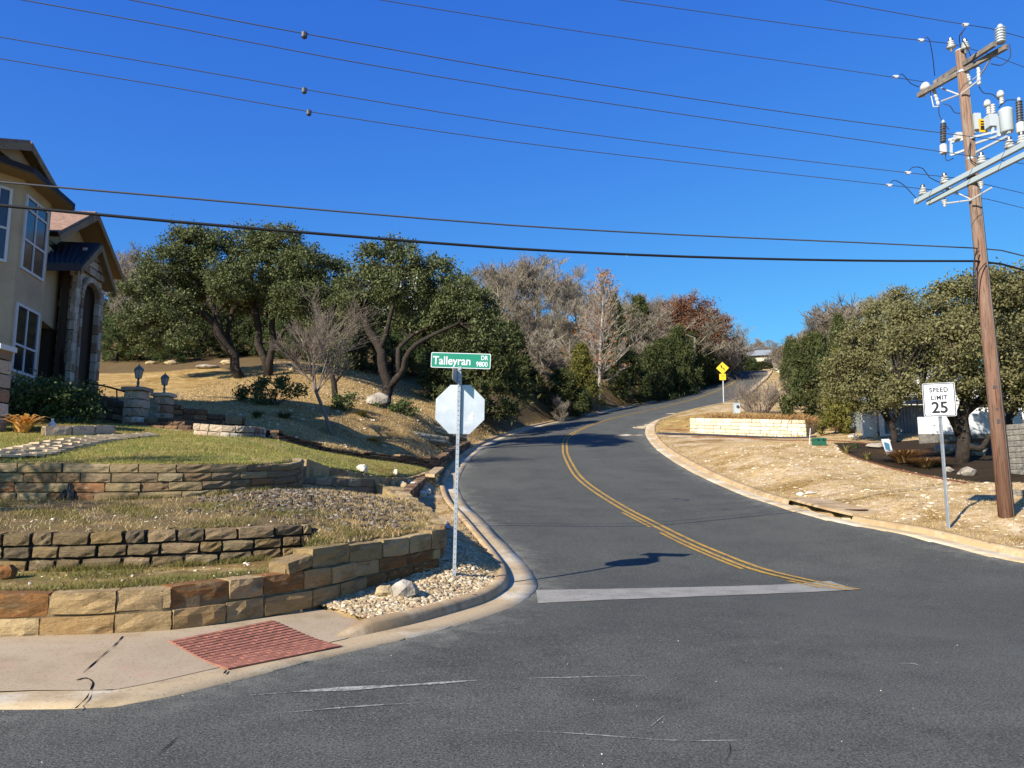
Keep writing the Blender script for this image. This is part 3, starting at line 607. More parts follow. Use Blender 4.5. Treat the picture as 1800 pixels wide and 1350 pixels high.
# ------------------------------------------------------------------ stone walls
def rock_block(seed, rough=.05):
    q = random.Random(seed); nx, ny, nz = 4, 2, 3; ix = {}; vs = []; fs = []
    def vid(i, j, k):
        if (i, j, k) in ix: return ix[(i, j, k)]
        p = [i / nx - .5, j / ny - .5, k / nz - .5]; e = [abs(abs(c) - .5) < 1e-6 for c in p]; s = sum(e)
        sh = (.012, .03, .045) if rough < .06 else (.025, .04, .07)
        if s >= 2:
            for c in range(3):
                if e[c]: p[c] *= 1 - sh[c] * (1.0 if s == 2 else 1.7) * q.uniform(.5, 1.4)
        if e[1] and s == 1: p[1] *= 1 + q.uniform(-.03, .14)
        p = [c + q.uniform(-1, 1) * rough * (.35, .45, .5)[d] for d, c in enumerate(p)]
        ix[(i, j, k)] = len(vs); vs.append(p); return ix[(i, j, k)]
    for i in range(nx):
        for k in range(nz):
            fs.append((vid(i, 0, k), vid(i + 1, 0, k), vid(i + 1, 0, k + 1), vid(i, 0, k + 1)))
    for i in range(nx):
        for j in range(ny): fs.append((vid(i, j, nz), vid(i + 1, j, nz), vid(i + 1, j + 1, nz), vid(i, j + 1, nz)))
    for k in range(nz):
        for j in range(ny):
            fs.append((vid(0, j + 1, k), vid(0, j, k), vid(0, j, k + 1), vid(0, j + 1, k + 1))); fs.append((vid(nx, j, k), vid(nx, j + 1, k), vid(nx, j + 1, k + 1), vid(nx, j, k + 1)))
    b = [vid(0, ny, 0), vid(nx, ny, 0), vid(nx, ny, nz), vid(0, ny, nz)]; fs.append((b[1], b[0], b[3], b[2]))
    m = MB(); m.smooth = False; m.add(vs, fs); return m
STONE = dict(
    front=[C('#b18f60'), C('#b89b70'), C('#a5875c'), C('#90653c'), C('#7f5732'), C('#ad9166'), C('#bba175'), C('#9c794c')],
    middle=[C('#8d7756'), C('#7a684c'), C('#978061'), C('#695c48'), C('#856f4b'), C('#907d5d'), C('#74644b')],
    upper=[C('#a38e68'), C('#957f5e'), C('#ab9670'), C('#8b7355'), C('#966d4c'), C('#9c8a6a'), C('#857258')],
    grey=[C('#80745f'), C('#8a7c64'), C('#756a58'), C('#93856c')],
    edge=[C('#a0895f'), C('#957d59'), C('#a9926a')],
    thin=[C('#7c5d44'), C('#8b6c4e'), C('#6b5340'), C('#94795a'), C('#5e4a3a')],
    lime=[C('#a3977f'), C('#b5a98f'), C('#8f846f'), C('#bfb49b')],
    white=[C('#d9cdb2'), C('#cfc2a4'), C('#e0d6be'), C('#c9bb9a')],
    house=[C('#b8a58e'), C('#c4b198'), C('#ab9982'), C('#97795f'), C('#b39f88'), C('#c0ac92'), C('#c9b9a2')])
SM = {}
for k, cols in STONE.items():
    base_layers = [((.02, .018, .014, 1), 5, .6, .82, 5), (C('#c2ab82'), 3, .56, .8), ((.13, .065, .024, 1), 2.1, .6, .8), (C('#5f5038'), 1.2, .52, .78)] if k in ('front', 'edge') else [((.03, .028, .024, 1), 4, .55, .82, 5), (C('#b3a280'), 3.4, .58, .82)]
    if k == 'white': base_layers = [(C('#b5a98e'), 5, .55, .8)]
    SM[k] = mk('stone_' + k, cols[0], base_layers, rough=.92, bump=[(9, .7, .05), (28, .5, .02), (60, .4, .01)], objcols=cols, obj=.13, coords='object', spec=.15)
M['mortar'] = mk('mortar', C('#7d6b4e'), [(C('#5d4f3a'), 8, .45, .7)], rough=1, bump=[(30, .5, .02)])
M['mortar_dark'] = mk('dark_joint', (.025, .022, .018, 1), rough=1)
BLK = {k: [rock_block(i * 13 + 5, {'front': .034, 'edge': .03, 'grey': .022, 'white': .02, 'house': .035, 'upper': .04}.get(k, .062)).mesh('stone', SM[k]) for i in range(5 if k in ('front', 'middle', 'upper') else 3)] for k in STONE}
def stone_wall(name, label, path, pal, courses, ln, thick=.3, joint=.018, core='mortar', cat='retaining wall', flip=1, step=False, lean=0, seed=1, coredepth=.05, parent=None, ztilt=.02):
    """courses of separate stones along a plan path of (x, y, foot, top)"""
    q = random.Random(seed)
    root = parent or empty(name, (path[0][0], path[0][1], path[0][2]), label, cat)
    d = [0]
    for a, b in zip(path, path[1:]): d.append(d[-1] + math.hypot(b[0] - a[0], b[1] - a[1]))
    def at(s):
        s = min(max(s, 0), d[-1])
        for i in range(len(path) - 1):
            if s <= d[i + 1] + 1e-9:
                u = (s - d[i]) / max(1e-9, d[i + 1] - d[i]); return [path[i][c] + (path[i + 1][c] - path[i][c]) * u for c in range(4)]
        return list(path[-1])
    P3 = [Vector((p[0], p[1], 0)) for p in path]
    mb = MB(); n = max(2, int(d[-1] / .4)); vs = []
    for i in range(n + 1):
        s = d[-1] * i / n; p = at(s); a, b = at(s - .1), at(s + .1); t = Vector((b[0] - a[0], b[1] - a[1], 0)).normalized(); nr = Vector((-t.y, t.x, 0)) * flip
        for o, z in ((coredepth, p[2] - .12), (coredepth, p[3] - .035), (thick - .04, p[3] - .035), (thick - .04, p[2] - .12)): vs.append((p[0] + nr.x * o, p[1] + nr.y * o, z))
    fs = [(i * 4 + j, i * 4 + 4 + j, i * 4 + 4 + (j + 1) % 4, i * 4 + (j + 1) % 4) for i in range(n) for j in range(4)] + [(0, 1, 2, 3), (n * 4 + 3, n * 4 + 2, n * 4 + 1, n * 4)]
    mb.add(vs, fs if flip > 0 else [f[::-1] for f in fs]); mb.build('mortar_core', M[core], root)
    for c in range(courses):
        s = -q.uniform(0, ln[0] * .5)
        while s < d[-1] - .03:
            L = q.uniform(*ln); s0, s1 = max(s, 0), min(s + L, d[-1]); s += L
            if s1 - s0 < .07: continue
            if d[-1] - s1 < .08: s1 = d[-1]; s = d[-1]
            pm = at((s0 + s1) / 2); pa, pb = at(s0), at(s1)
            if step: tot = (round((pm[3] - pm[2]) / step) or 1) * step; zb = pm[2]; zt = pm[2] + tot
            else: zb, zt = pm[2], pm[3]
            h = (zt - zb) / courses; t = Vector((pb[0] - pa[0], pb[1] - pa[1], 0))
            slope = math.atan2((pb[2] + (pb[3] - pb[2]) * (c + .5) / courses) - (pa[2] + (pa[3] - pa[2]) * (c + .5) / courses), t.length) if not step else 0
            ang = math.atan2(t.y, t.x); nr = Vector((-t.y, t.x, 0)).normalized() * flip
            th = thick * q.uniform(.92, 1.06); o = thick / 2 + q.uniform(-.012, .012) + lean * c
            ctr = Vector(((pa[0] + pb[0]) / 2, (pa[1] + pb[1]) / 2, zb + h * (c + .5))) + nr * o
            Rm = Matrix.Rotation(ang + (0 if flip > 0 else math.pi), 3, 'Z') @ Matrix.Rotation(-slope * flip + q.uniform(-ztilt, ztilt), 3, 'Y')
            put('stone', q.choice(BLK[pal]), root, Matrix.LocRotScale(ctr, Rm.to_euler(), Vector((s1 - s0 - joint * q.uniform(.7, 1.6), th, (h - joint * (.8 if c < courses - 1 else .3)) * q.uniform(.93, 1.03)))))
    return root
dens = lambda L: [tuple(v) for v in catmull([Vector((p[0], p[1], p[2])) for p in L], .25)]
def dense(path, st=.3):
    """round a four-value path without losing its heights"""
    P = catmull([Vector((p[0], p[1], p[2])) for p in path], st); T = catmull([Vector((p[0], p[1], p[3])) for p in path], st)
    n = min(len(P), len(T)); return [(P[i].x, P[i].y, P[i].z, T[min(len(T) - 1, round(i * (len(T) - 1) / max(1, len(P) - 1)))].z) for i in range(len(P))]
stone_wall('front_retaining_wall', 'low front wall of big tan and rust sandstone blocks along the sidewalk and gravel corner', dense(A_w), 'front', 2, (.42, .68), .32, .014, seed=3, lean=.01, coredepth=.035)
stone_wall('capping_wall', 'curved top course of long tan blocks stepping up around the corner above the front wall', dense(A_top), 'edge', 1, (.42, .75), .36, .012, seed=4)
stone_wall('middle_retaining_wall', 'rough dry stacked wall of brown rubble stones on the second terrace', dense(B_w), 'middle', 3, (.24, .52), .3, .03, core='mortar_dark', seed=5, ztilt=.05)
stone_wall('upper_retaining_wall', 'long four course grey brown stone wall holding up the green lawn', dense(C_w), 'upper', 4, (.35, .72), .3, .012, seed=6)
stone_wall('lawn_edging_wall', 'thin curved stone edging around the right tip of the green lawn', dense(E_w), 'edge', 1, (.55, .9), .16, .012, seed=7)
stone_wall('block_wall', 'short three course wall of square grey blocks below the lawn edging', dense(D_w, .6), 'grey', 3, (.3, .48), .22, .01, seed=8)
stone_wall('stepped_stone_wall', 'low stepped wall of thin stacked brown flagstones running down beside the lawn', F_w, 'thin', 5, (.25, .6), .3, .012, core='mortar_dark', step=.09, seed=9)
stone_wall('roadside_wall', 'dark stone wall behind the kerb where the stepped flagstone wall meets the road', G_w, 'thin', 5, (.4, .7), .3, .012, core='mortar_dark', seed=10)
stone_wall('terrace_wall', 'lower row of pale limestone edging on the dry terrace under the oaks', H1_w, 'lime', 2, (.35, .7), .3, .02, seed=11, ztilt=.05)
stone_wall('terrace_wall', 'upper row of brown limestone edging nearest the oak trunks', H2_w, 'lime', 2, (.4, .8), .3, .02, seed=12, ztilt=.05)
# ------------------------------------------------------------------ vegetation
M['bark'] = mk('oak_bark', C('#332c26'), [(C('#4c443b'), 5, .5, .75), (C('#241e19'), 16, .5, .7)], rough=.95, bump=[(14, .8, .04)])
M['bark_pale'] = mk('pale_bark', C('#a3978a'), [(C('#7c7064'), 6, .45, .7)], rough=.9, bump=[(20, .4, .02)])
M['twig'] = mk('grey_twig', C('#7b6f64'), [(C('#6b5d51'), .8, .4, .7)], rough=.95)
M['twig_far'] = mk('distant_twig', C('#857a6b'), [(C('#6b6255'), .12, .4, .6), (C('#978c77'), .3, .5, .7)], rough=.95)
M['oak_leaf'] = mk('oak_leaf', (1, 1, 1, 1), [((.03, .035, .015, 1), .9, .55, .8)], rough=.6, spec=.14, transl=.22, island=[(0.0501, 0.0684, 0.0241, 1), (0.1174, 0.1335, 0.0482, 1), (0.0862, 0.1075, 0.0379, 1), (0.1879, 0.1953, 0.0861, 1), (0.0626, 0.0813, 0.0345, 1)])
M['oak_leaf_olive'] = mk('olive_oak_leaf', (1, 1, 1, 1), [((.05, .05, .02, 1), .7, .6, .8)], rough=.6, spec=.14, transl=.22, island=[(0.0964, 0.0940, 0.0356, 1), (0.1929, 0.1782, 0.0728, 1), (0.1366, 0.1328, 0.0551, 1), (0.2571, 0.2268, 0.1054, 1), (0.0884, 0.0972, 0.0406, 1)])
M['cedar'] = mk('cedar_foliage', (1, 1, 1, 1), [((.095, .085, .028, 1), .8, .52, .75)], rough=.7, spec=.15, transl=.15, island=[(.034, .046, .015, 1), (.066, .078, .025, 1), (.048, .06, .019, 1), (.092, .1, .034, 1)])
M['cedar_yellow'] = mk('yellow_cedar_foliage', (1, 1, 1, 1), rough=.7, spec=.15, transl=.15, island=[(0.0720, 0.0780, 0.0180, 1), (0.1440, 0.1320, 0.0264, 1), (0.1020, 0.1020, 0.0240, 1), (0.1800, 0.1560, 0.0360, 1)])
M['shrub_leaf'] = mk('shrub_leaf', (1, 1, 1, 1), rough=.6, spec=.14, transl=.22, island=[(0.0390, 0.0650, 0.0195, 1), (0.0910, 0.1235, 0.0390, 1), (0.0585, 0.0910, 0.0286, 1), (0.1430, 0.1690, 0.0585, 1)])
M['rust_leaf'] = mk('rust_leaf', (1, 1, 1, 1), rough=.7, transl=.25, island=[(0.1445, 0.0553, 0.0255, 1), (0.2295, 0.0935, 0.0425, 1), (0.1020, 0.0425, 0.0238, 1), (0.2805, 0.1360, 0.0595, 1)])
M['orange_leaf'] = mk('orange_leaf', (1, 1, 1, 1), rough=.7, transl=.25, island=[(.42, .17, .05, 1), (.36, .2, .09, 1), (.3, .1, .04, 1)])
M['dry_stem'] = mk('dry_stem', (1, 1, 1, 1), rough=.9, transl=.2, island=[C('#8a673f'), C('#bd9a68'), C('#a57f52'), C('#6d5234')])
M['grass_mix'] = mk('grass_blade', (1, 1, 1, 1), rough=.8, spec=.1, transl=.3, island=[C('#76803a'), C('#b3a060'), C('#858a42'), C('#c0ac70'), C('#647431'), C('#8b8f48')])
M['grass_dry'] = mk('dry_grass_blade', (1, 1, 1, 1), rough=.9, spec=.1, transl=.25, island=[C('#b89b68'), C('#cfb685'), C('#a08452'), C('#dcc99f'), C('#8d7045')])
M['grass_green'] = mk('green_grass_blade', (1, 1, 1, 1), rough=.8, spec=.1, transl=.3, island=[C('#57632c'), C('#777539'), C('#8d7f4c'), C('#5c5a30'), C('#9a8656')])

def leaf_quads(cen, rad, per, size, aspect=.5, outward=0, flat=1.0, q=rng, up=0):
    """rhombic leaves scattered round clump centres; rad per clump"""
    cen = np.asarray(cen, float); n = len(cen); rad = np.broadcast_to(np.asarray(rad, float), (n,)); k = np.repeat(np.arange(n), per)
    off = q.normal(size=(len(k), 3)) * (rad[k] * .55)[:, None]; off[:, 2] *= flat
    p = cen[k] + off; a = q.normal(size=(len(k), 3))
    if outward:
        a += outward * off / (np.linalg.norm(off, axis=1)[:, None] + 1e-6)
    a[:, 2] += up; a /= np.linalg.norm(a, axis=1)[:, None]
    b = np.cross(a, q.normal(size=a.shape)); b /= np.linalg.norm(b, axis=1)[:, None] + 1e-9
    s = (size * q.uniform(.6, 1.35, len(k)))[:, None]; a *= s; b *= s * aspect
    V = np.stack([p - a, p + b, p + a, p - b], 1).reshape(-1, 3); F = np.arange(len(V)).reshape(-1, 4)
    return V, F
def clump_points(lobes, dens, q=rng, flat=.8, inner=.45):
    """lobes: (centre, radius) -> clump centres biased to each lobe's outside"""
    out = []; rr = []
    for c, r in lobes:
        n = max(4, int(dens * r * r)); d = q.normal(size=(n, 3)); d /= np.linalg.norm(d, axis=1)[:, None]
        t = r * (inner + (1.02 - inner) * q.random(n) ** .6); p = np.array(c)[None] + d * t[:, None] * np.array([1, 1, flat]); out.append(p)
    return np.concatenate(out)
def limb_tube(mb, pts, r0, r1, n=7, wig=.06, q=rnd):
    P = catmull(pts, max(.15, (Vector(pts[0]) - Vector(pts[-1])).length / 9)); k = len(P)
    P = [p + Vector((q.uniform(-1, 1), q.uniform(-1, 1), q.uniform(-.5, .5))) * (wig * (0 if i in (0, k - 1) else 1) * (r0 / .15)) for i, p in enumerate(P)]
    mb.tube(P, [(r0 + (r1 - r0) * (i / (k - 1)) ** .8) for i in range(k)], n); return P
def broad_tree(name, label, base, limbs, lobes, leafmat, cat='tree', group=None, dens=27, per=110, leaf=.075, clump=.4, ddseed=0, barkmat='bark', flat=.8, Y=None, twigs=True):
    """base pixel; limbs: (r0, r1, [(px, py, dd)...]); lobes: (px, py, rpx, dd), dd = metres nearer or farther than the trunk"""
    q = random.Random(ddseed + 3); nq = np.random.default_rng(ddseed + 11)
    g = hit(*base) if Y is None else W(base[0], base[1], Y)
    if Y is not None: g.z = min(g.z, Hs(g.x, g.y) - .02) if abs(g.z - Hs(g.x, g.y)) < .5 else Hs(g.x, g.y)
    Y0 = g.y; root = empty(name, g, label, cat, group)
    tb = MB(); tb.smooth = True; nodes = []
    for r0, r1, pts in limbs:
        P = [W(px, py, Y0 + dd) for px, py, dd in pts]
        if (pts[0][0], pts[0][1]) == tuple(base): P[0] = g - Vector((0, 0, .15))
        nodes += [(p, r0) for p in limb_tube(tb, P, r0, r1, q=q)[2:]]
    L3 = [(W(px, py, Y0 + dd), r * px_m(Y0)) for px, py, r, dd in lobes]
    cen = clump_points(L3, dens, nq, flat)
    if twigs:
        NP = np.array([tuple(n[0]) for n in nodes]); tb2 = tb
        for c in cen[::2]:
            i = int(((NP - c) ** 2).sum(1).argmin()); a = Vector(NP[i]); c = Vector(c); m_ = (a + c) / 2 + Vector((q.uniform(-.2, .2), q.uniform(-.2, .2), q.uniform(-.1, .25)))
            tb2.tube([a, m_, c], [.045, .028, .01], 4, caps=False)
    tb.build('trunk', M[barkmat], root)
    V, F = leaf_quads(cen, clump * nq.uniform(.7, 1.3, len(cen)), per, leaf, .5, flat=.75, q=nq)
    V = V - np.array(tuple(g)); o = bpy.data.objects.new('crown', mesh_np('crown', V, F, M[leafmat])); link(o, root)
    return root
broad_tree('oak_tree', 'big live oak with a trunk leaning left, beside the stone house', (424, 664),
    [(.3, .17, [(424, 664, 0), (408, 625, 0), (388, 588, -.3), (352, 548, -.6), (312, 522, -1), (262, 512, -1.2)]), (.2, .08, [(388, 588, -.3), (372, 535, 0), (352, 485, .4), (340, 445, .3)]),
     (.2, .08, [(408, 625, 0), (402, 572, .6), (418, 520, .9), (405, 460, .8)]), (.12, .05, [(352, 548, -.6), (300, 562, -1.2), (250, 570, -1.6)])],
    [(250, 505, 34, -1), (285, 470, 42, -.6), (335, 432, 42, 0), (312, 418, 22, 0), (380, 462, 50, .5), (375, 425, 32, .8), (300, 540, 40, -1.2), (240, 562, 30, -1.5), (345, 505, 45, 1.2), (265, 598, 22, -1.4), (400, 500, 40, -1), (320, 590, 22, -2)], 'oak_leaf', ddseed=1)
broad_tree('oak_tree', 'tallest live oak on the left slope, with twin upright dark trunks', (472, 660),
    [(.24, .15, [(472, 660, 0), (456, 605, 0), (452, 560, 0), (440, 505, .2), (445, 450, .3), (440, 420, .3)]), (.24, .1, [(472, 660, 0), (478, 600, -.2), (482, 552, -.3), (502, 502, -.5), (520, 450, -.4)]),
     (.14, .05, [(478, 620, -.2), (500, 582, -.6), (540, 556, -.9), (580, 530, -1)]), (.12, .05, [(452, 560, 0), (420, 520, 1), (410, 480, 1.2)])],
    [(440, 432, 42, .4), (470, 412, 26, .2), (500, 430, 42, -.4), (462, 490, 58, 0), (540, 462, 46, -.6), (575, 515, 40, -.8), (512, 532, 42, -1.2), (430, 530, 34, 1), (592, 470, 24, .2), (555, 560, 26, -1), (530, 500, 40, 1.5), (600, 540, 22, -.5)], 'oak_leaf', ddseed=2)
broad_tree('oak_tree', 'spreading live oak whose forked trunk rises just behind the stop sign', (677, 710),
    [(.29, .19, [(677, 710, 0), (683, 682, 0), (672, 652, -.1), (668, 620, 0), (652, 582, .2), (636, 545, .4)]), (.21, .07, [(683, 682, 0), (702, 660, -.3), (713, 630, -.5), (732, 606, -.6), (772, 586, -.5), (808, 568, -.4)]),
     (.15, .06, [(702, 655, -.3), (702, 615, 0), (722, 590, .2), (760, 570, .3), (778, 540, .4)]), (.16, .06, [(668, 620, 0), (682, 580, -.3), (690, 540, -.5), (700, 490, -.4)])],
    [(650, 455, 30, .2), (700, 440, 28, 0), (722, 452, 26, -.5), (640, 505, 42, .3), (700, 500, 46, -.4), (765, 482, 40, 0), (805, 512, 36, -.5), (775, 548, 42, .5), (842, 540, 36, -.8), (640, 556, 28, .8), (722, 560, 34, 1), (862, 572, 26, -1), (822, 588, 24, .5), (620, 530, 26, 0)], 'oak_leaf', ddseed=3, dens=26)
broad_tree('young_oak_tree', 'short dark tree stump-trunked between the two oaks behind the bare sapling', (592, 700), [(.17, .1, [(592, 700, 0), (588, 672, 0), (578, 648, 0), (570, 630, 0)]), (.09, .04, [(588, 672, 0), (602, 655, 0), (606, 640, 0)])],
    [(575, 622, 20, 0), (604, 628, 18, 0), (596, 600, 20, .4)], 'oak_leaf', ddseed=4, per=60)
broad_tree('oak_tree', 'wide olive live oak behind the speed limit sign', (1690, 812),
    [(.26, .18, [(1690, 812, 0), (1688, 770, 0), (1695, 730, 0), (1700, 690, 0), (1715, 640, 0), (1720, 580, 0)]), (.17, .07, [(1688, 765, 0), (1660, 720, -.4), (1620, 690, -.8), (1580, 670, -1)]), (.17, .06, [(1695, 725, 0), (1740, 690, .4), (1790, 650, .6), (1840, 620, .8)]), (.14, .06, [(1688, 775, 0), (1720, 790, -.3), (1745, 760, -.4), (1760, 720, -.4)])],
    [(1640, 560, 55, 0), (1695, 525, 45, .4), (1735, 505, 46, -.4), (1750, 500, 42, .2), (1580, 690, 30, -.8), (1650, 700, 28, -.9), (1760, 690, 34, -.6), (1820, 690, 44, -.4), (1600, 560, 36, .6), (1795, 510, 48, -.2), (1600, 612, 52, -.6), (1680, 610, 62, -.9), (1750, 590, 62, -.5), (1830, 560, 70, .5), (1850, 640, 60, .5), (1700, 665, 42, -.8), (1620, 672, 44, -.9), (1790, 655, 48, -.8), (1650, 520, 30, .6), (1720, 700, 24, .6)], 'oak_leaf_olive', ddseed=5, dens=34, per=110, leaf=.06, clump=.34)
broad_tree('oak_tree', 'olive live oak leaning over the tilted yard sign on the right', (1572, 778),
    [(.15, .1, [(1572, 778, 0), (1566, 750, 0), (1555, 725, 0), (1545, 690, 0), (1540, 640, 0)]), (.1, .05, [(1566, 750, 0), (1580, 715, .2), (1585, 680, .3), (1590, 620, .3)]), (.09, .04, [(1560, 740, 0), (1530, 700, -.4), (1510, 680, -.5)])],
    [(1530, 600, 42, 0), (1560, 562, 36, .3), (1520, 650, 40, -.4), (1572, 640, 48, -.3), (1500, 690, 24, -.5), (1592, 528, 30, .5), (1560, 692, 30, -.5), (1490, 640, 24, .2), (1605, 585, 36, .5), (1540, 545, 22, .6), (1500, 608, 30, .2), (1478, 645, 30, -.2), (1508, 582, 26, .4), (1480, 690, 26, -.3), (1530, 705, 26, -.6), (1462, 668, 20, 0)], 'oak_leaf_olive', ddseed=6, dens=32, per=100, leaf=.062, clump=.34)
broad_tree('oak_tree', 'dark trunked oak half hidden by the utility pole', (1772, 765),
    [(.17, .1, [(1772, 765, 0), (1775, 735, 0), (1788, 705, 0), (1795, 670, 0), (1800, 600, 0)]), (.1, .05, [(1775, 735, 0), (1760, 700, 0), (1750, 660, 0)])],
    [(1800, 600, 60, 0), (1770, 545, 50, 0), (1830, 520, 50, 0), (1860, 680, 40, 0), (1770, 640, 34, 0)], 'oak_leaf', ddseed=8, dens=22, per=80, Y=32)

# cedars: layered sprays round an irregular core
def cedar_mesh(name, h, prof, mat, seed, n=170, per=75, leaf=.14, droop=.0):
    q = np.random.default_rng(seed); z = q.random(n) ** .8; th = q.uniform(0, 6.283, n); ph = q.uniform(0, 6.283, 3)
    pr = np.interp(z, np.linspace(0, 1, len(prof)), prof) * (1 + .26 * np.sin(th * 2 + ph[0] + z * 5) + .2 * np.sin(th * 3 + ph[1] - z * 9))
    r = pr * (.35 + .75 * q.random(n) ** .7); cen = np.stack([np.cos(th) * r, np.sin(th) * r, z * h], 1)
    V, F = leaf_quads(cen, h * .062 * q.uniform(.6, 1.5, n), per, leaf, .28, outward=.7, q=q, up=.5)
    tb = MB(); rq = random.Random(seed)
    tb.tube([(0, 0, -.3), (rq.uniform(-.1, .1), .05, h * .4), (0, 0, h * .85)], [h * .028, h * .018, .02], 6)
    for i in range(0, n, 4): tb.tube([(0, 0, max(.2, cen[i][2] * .85)), tuple(cen[i])], [.035, .01], 3, caps=False)
    return mesh_np(name, V, F, mat), tb.mesh('trunk', M['bark'])
CED = [cedar_mesh('crown', 5, [1.7, 2.0, 1.8, 1.4, .9, .3], M['cedar'], 21), cedar_mesh('crown', 5, [2.2, 2.3, 2.0, 1.6, 1.1, .5], M['cedar'], 22, 200), cedar_mesh('crown', 5, [1.0, 1.2, 1.1, .8, .5, .15], M['cedar'], 23, 130),
       cedar_mesh('crown', 5, [1.4, 1.6, 1.4, 1.1, .75, .3], M['cedar_yellow'], 24, 160), cedar_mesh('crown', 5, [2.0, 2.4, 2.3, 1.9, 1.3, .6], M['shrub_leaf'], 25, 200, leaf=.11)]
def place(meshes, name, label, pos, h, w=1, rot=0, h0=5, cat='tree', group=None, names=('crown', 'trunk')):
    root = empty(name, pos, label, cat, group, (0, 0, rot))
    s = h / h0
    for me, nm in zip(meshes, names):
        o = put(nm, me, root); o.scale = (s * w, s * w, s)
    return root
def cedar(px, py, Y, top, wpx, kind, label, name='cedar_tree', group=None, cat='tree'):
    g = W(px, py, Y); g.z = Hs(g.x, g.y); t = W(px, top, Y); h = max(1, t.z - g.z)
    ref = {0: 4.0, 1: 4.6, 2: 2.4, 3: 3.2, 4: 4.8}[kind]
    return place(CED[kind], name, label, g - Vector((0, 0, .1)), h, wpx * px_m(Y) / (ref * h / 5), rnd.uniform(0, 6), cat=cat, group=group)
for a in [(845, 752, 50, 548, 150, 1, 'big dark cedar directly behind the stop sign'), (780, 740, 50, 600, 110, 0, 'dark cedar hidden under the spreading oak beside the stop sign'), (895, 722, 60, 570, 95, 0, 'tall dark cedar at the edge of the dry slope right of the stop sign'),
          (930, 703, 62, 645, 56, 2, 'small green cedar on the dry slope above the kerb'), (990, 722, 64, 650, 88, 1, 'round bushy cedar at the foot of the slope beside the kerb'), (1022, 716, 68, 605, 62, 3, 'yellowish cedar left of the pale bare trunk'),
          (1105, 712, 77, 618, 80, 1, 'broad dark cedar right of the pale bare trunk'), (1150, 702, 82, 610, 76, 0, 'dark cedar behind the row along the uphill kerb'), (1195, 692, 88, 578, 72, 0, 'tallest pointed cedar at the bend near the curve sign'), (1240, 676, 96, 605, 50, 2, 'narrow cedar closest to the curve sign'),
          (1080, 712, 84, 520, 60, 0, 'tall green cedar behind the bare trunk'), (1125, 690, 100, 525, 66, 0, 'high cedar on the slope between bare trunk and rusty oak'), (1435, 738, 46, 590, 112, 1, 'dark green cedar beside the sandy path right of the white planter'), (1490, 742, 42, 612, 86, 3, 'yellow green cedar between dark cedar and right hand oaks'),
          (1062, 713, 82, 632, 76, 0, 'dark cedar just behind the pale bare trunk'), (1170, 698, 87, 598, 84, 1, 'wide cedar left of the tallest pointed cedar'), (1218, 684, 93, 588, 62, 0, 'cedar below the rusty leaved oak'), (1345, 655, 112, 634, 40, 1, 'low evergreen before the far stone house'), (1322, 655, 112, 628, 34, 4, 'green shrub left before the far stone house'),
          (1395, 712, 62, 600, 50, 0, 'smaller dark cedar beyond the planter'), (1482, 700, 55, 558, 60, 1, 'cedar top showing above the yellow green cedar'), (1270, 652, 112, 610, 46, 0, 'dark cedar at the top of the hill road'), (1300, 650, 118, 618, 56, 1, 'broad cedar at the top of the hill road beside the far house')]:
    cedar(*a)
hedge = 'evergreen bushes behind the rocky lawn edge'
bl_ = [(205, 640, 52, 555, 80, 4), (250, 640, 53, 560, 70, 3), (298, 645, 51, 588, 74, 4), (345, 645, 54, 560, 90, 1), (395, 640, 57, 545, 90, 0), (440, 645, 56, 560, 80, 1), (490, 645, 55, 550, 84, 4), (535, 648, 54, 570, 84, 1), (585, 645, 54, 545, 90, 0), (635, 655, 52, 555, 90, 1), (690, 655, 54, 575, 80, 4), (740, 655, 56, 560, 90, 1), (790, 650, 60, 545, 100, 1),
       (215, 610, 66, 500, 100, 1), (275, 610, 68, 515, 100, 4), (330, 610, 69, 505, 100, 0), (400, 610, 70, 490, 110, 1), (470, 610, 72, 480, 110, 0), (540, 610, 72, 485, 110, 1), (610, 610, 72, 490, 110, 4), (680, 610, 74, 500, 100, 1), (750, 610, 76, 500, 100, 0)]
ordn = 'first second third fourth fifth sixth seventh eighth ninth tenth eleventh twelfth thirteenth'.split()
for i, (px, py, Y, top, w, k) in enumerate(bl_):
    low = Y < 62
    cedar(px, py, Y, top, w, k, ('%s from the left of the evergreen bushes behind the pale lawn rocks' % ordn[i]) if low else ('%s from the left of the taller evergreens deeper in the woods' % ordn[i - 13]), name='evergreen_bush' if low else 'evergreen_tree', group=hedge if low else 'evergreens deeper in the woods', cat='bush' if low else 'tree')


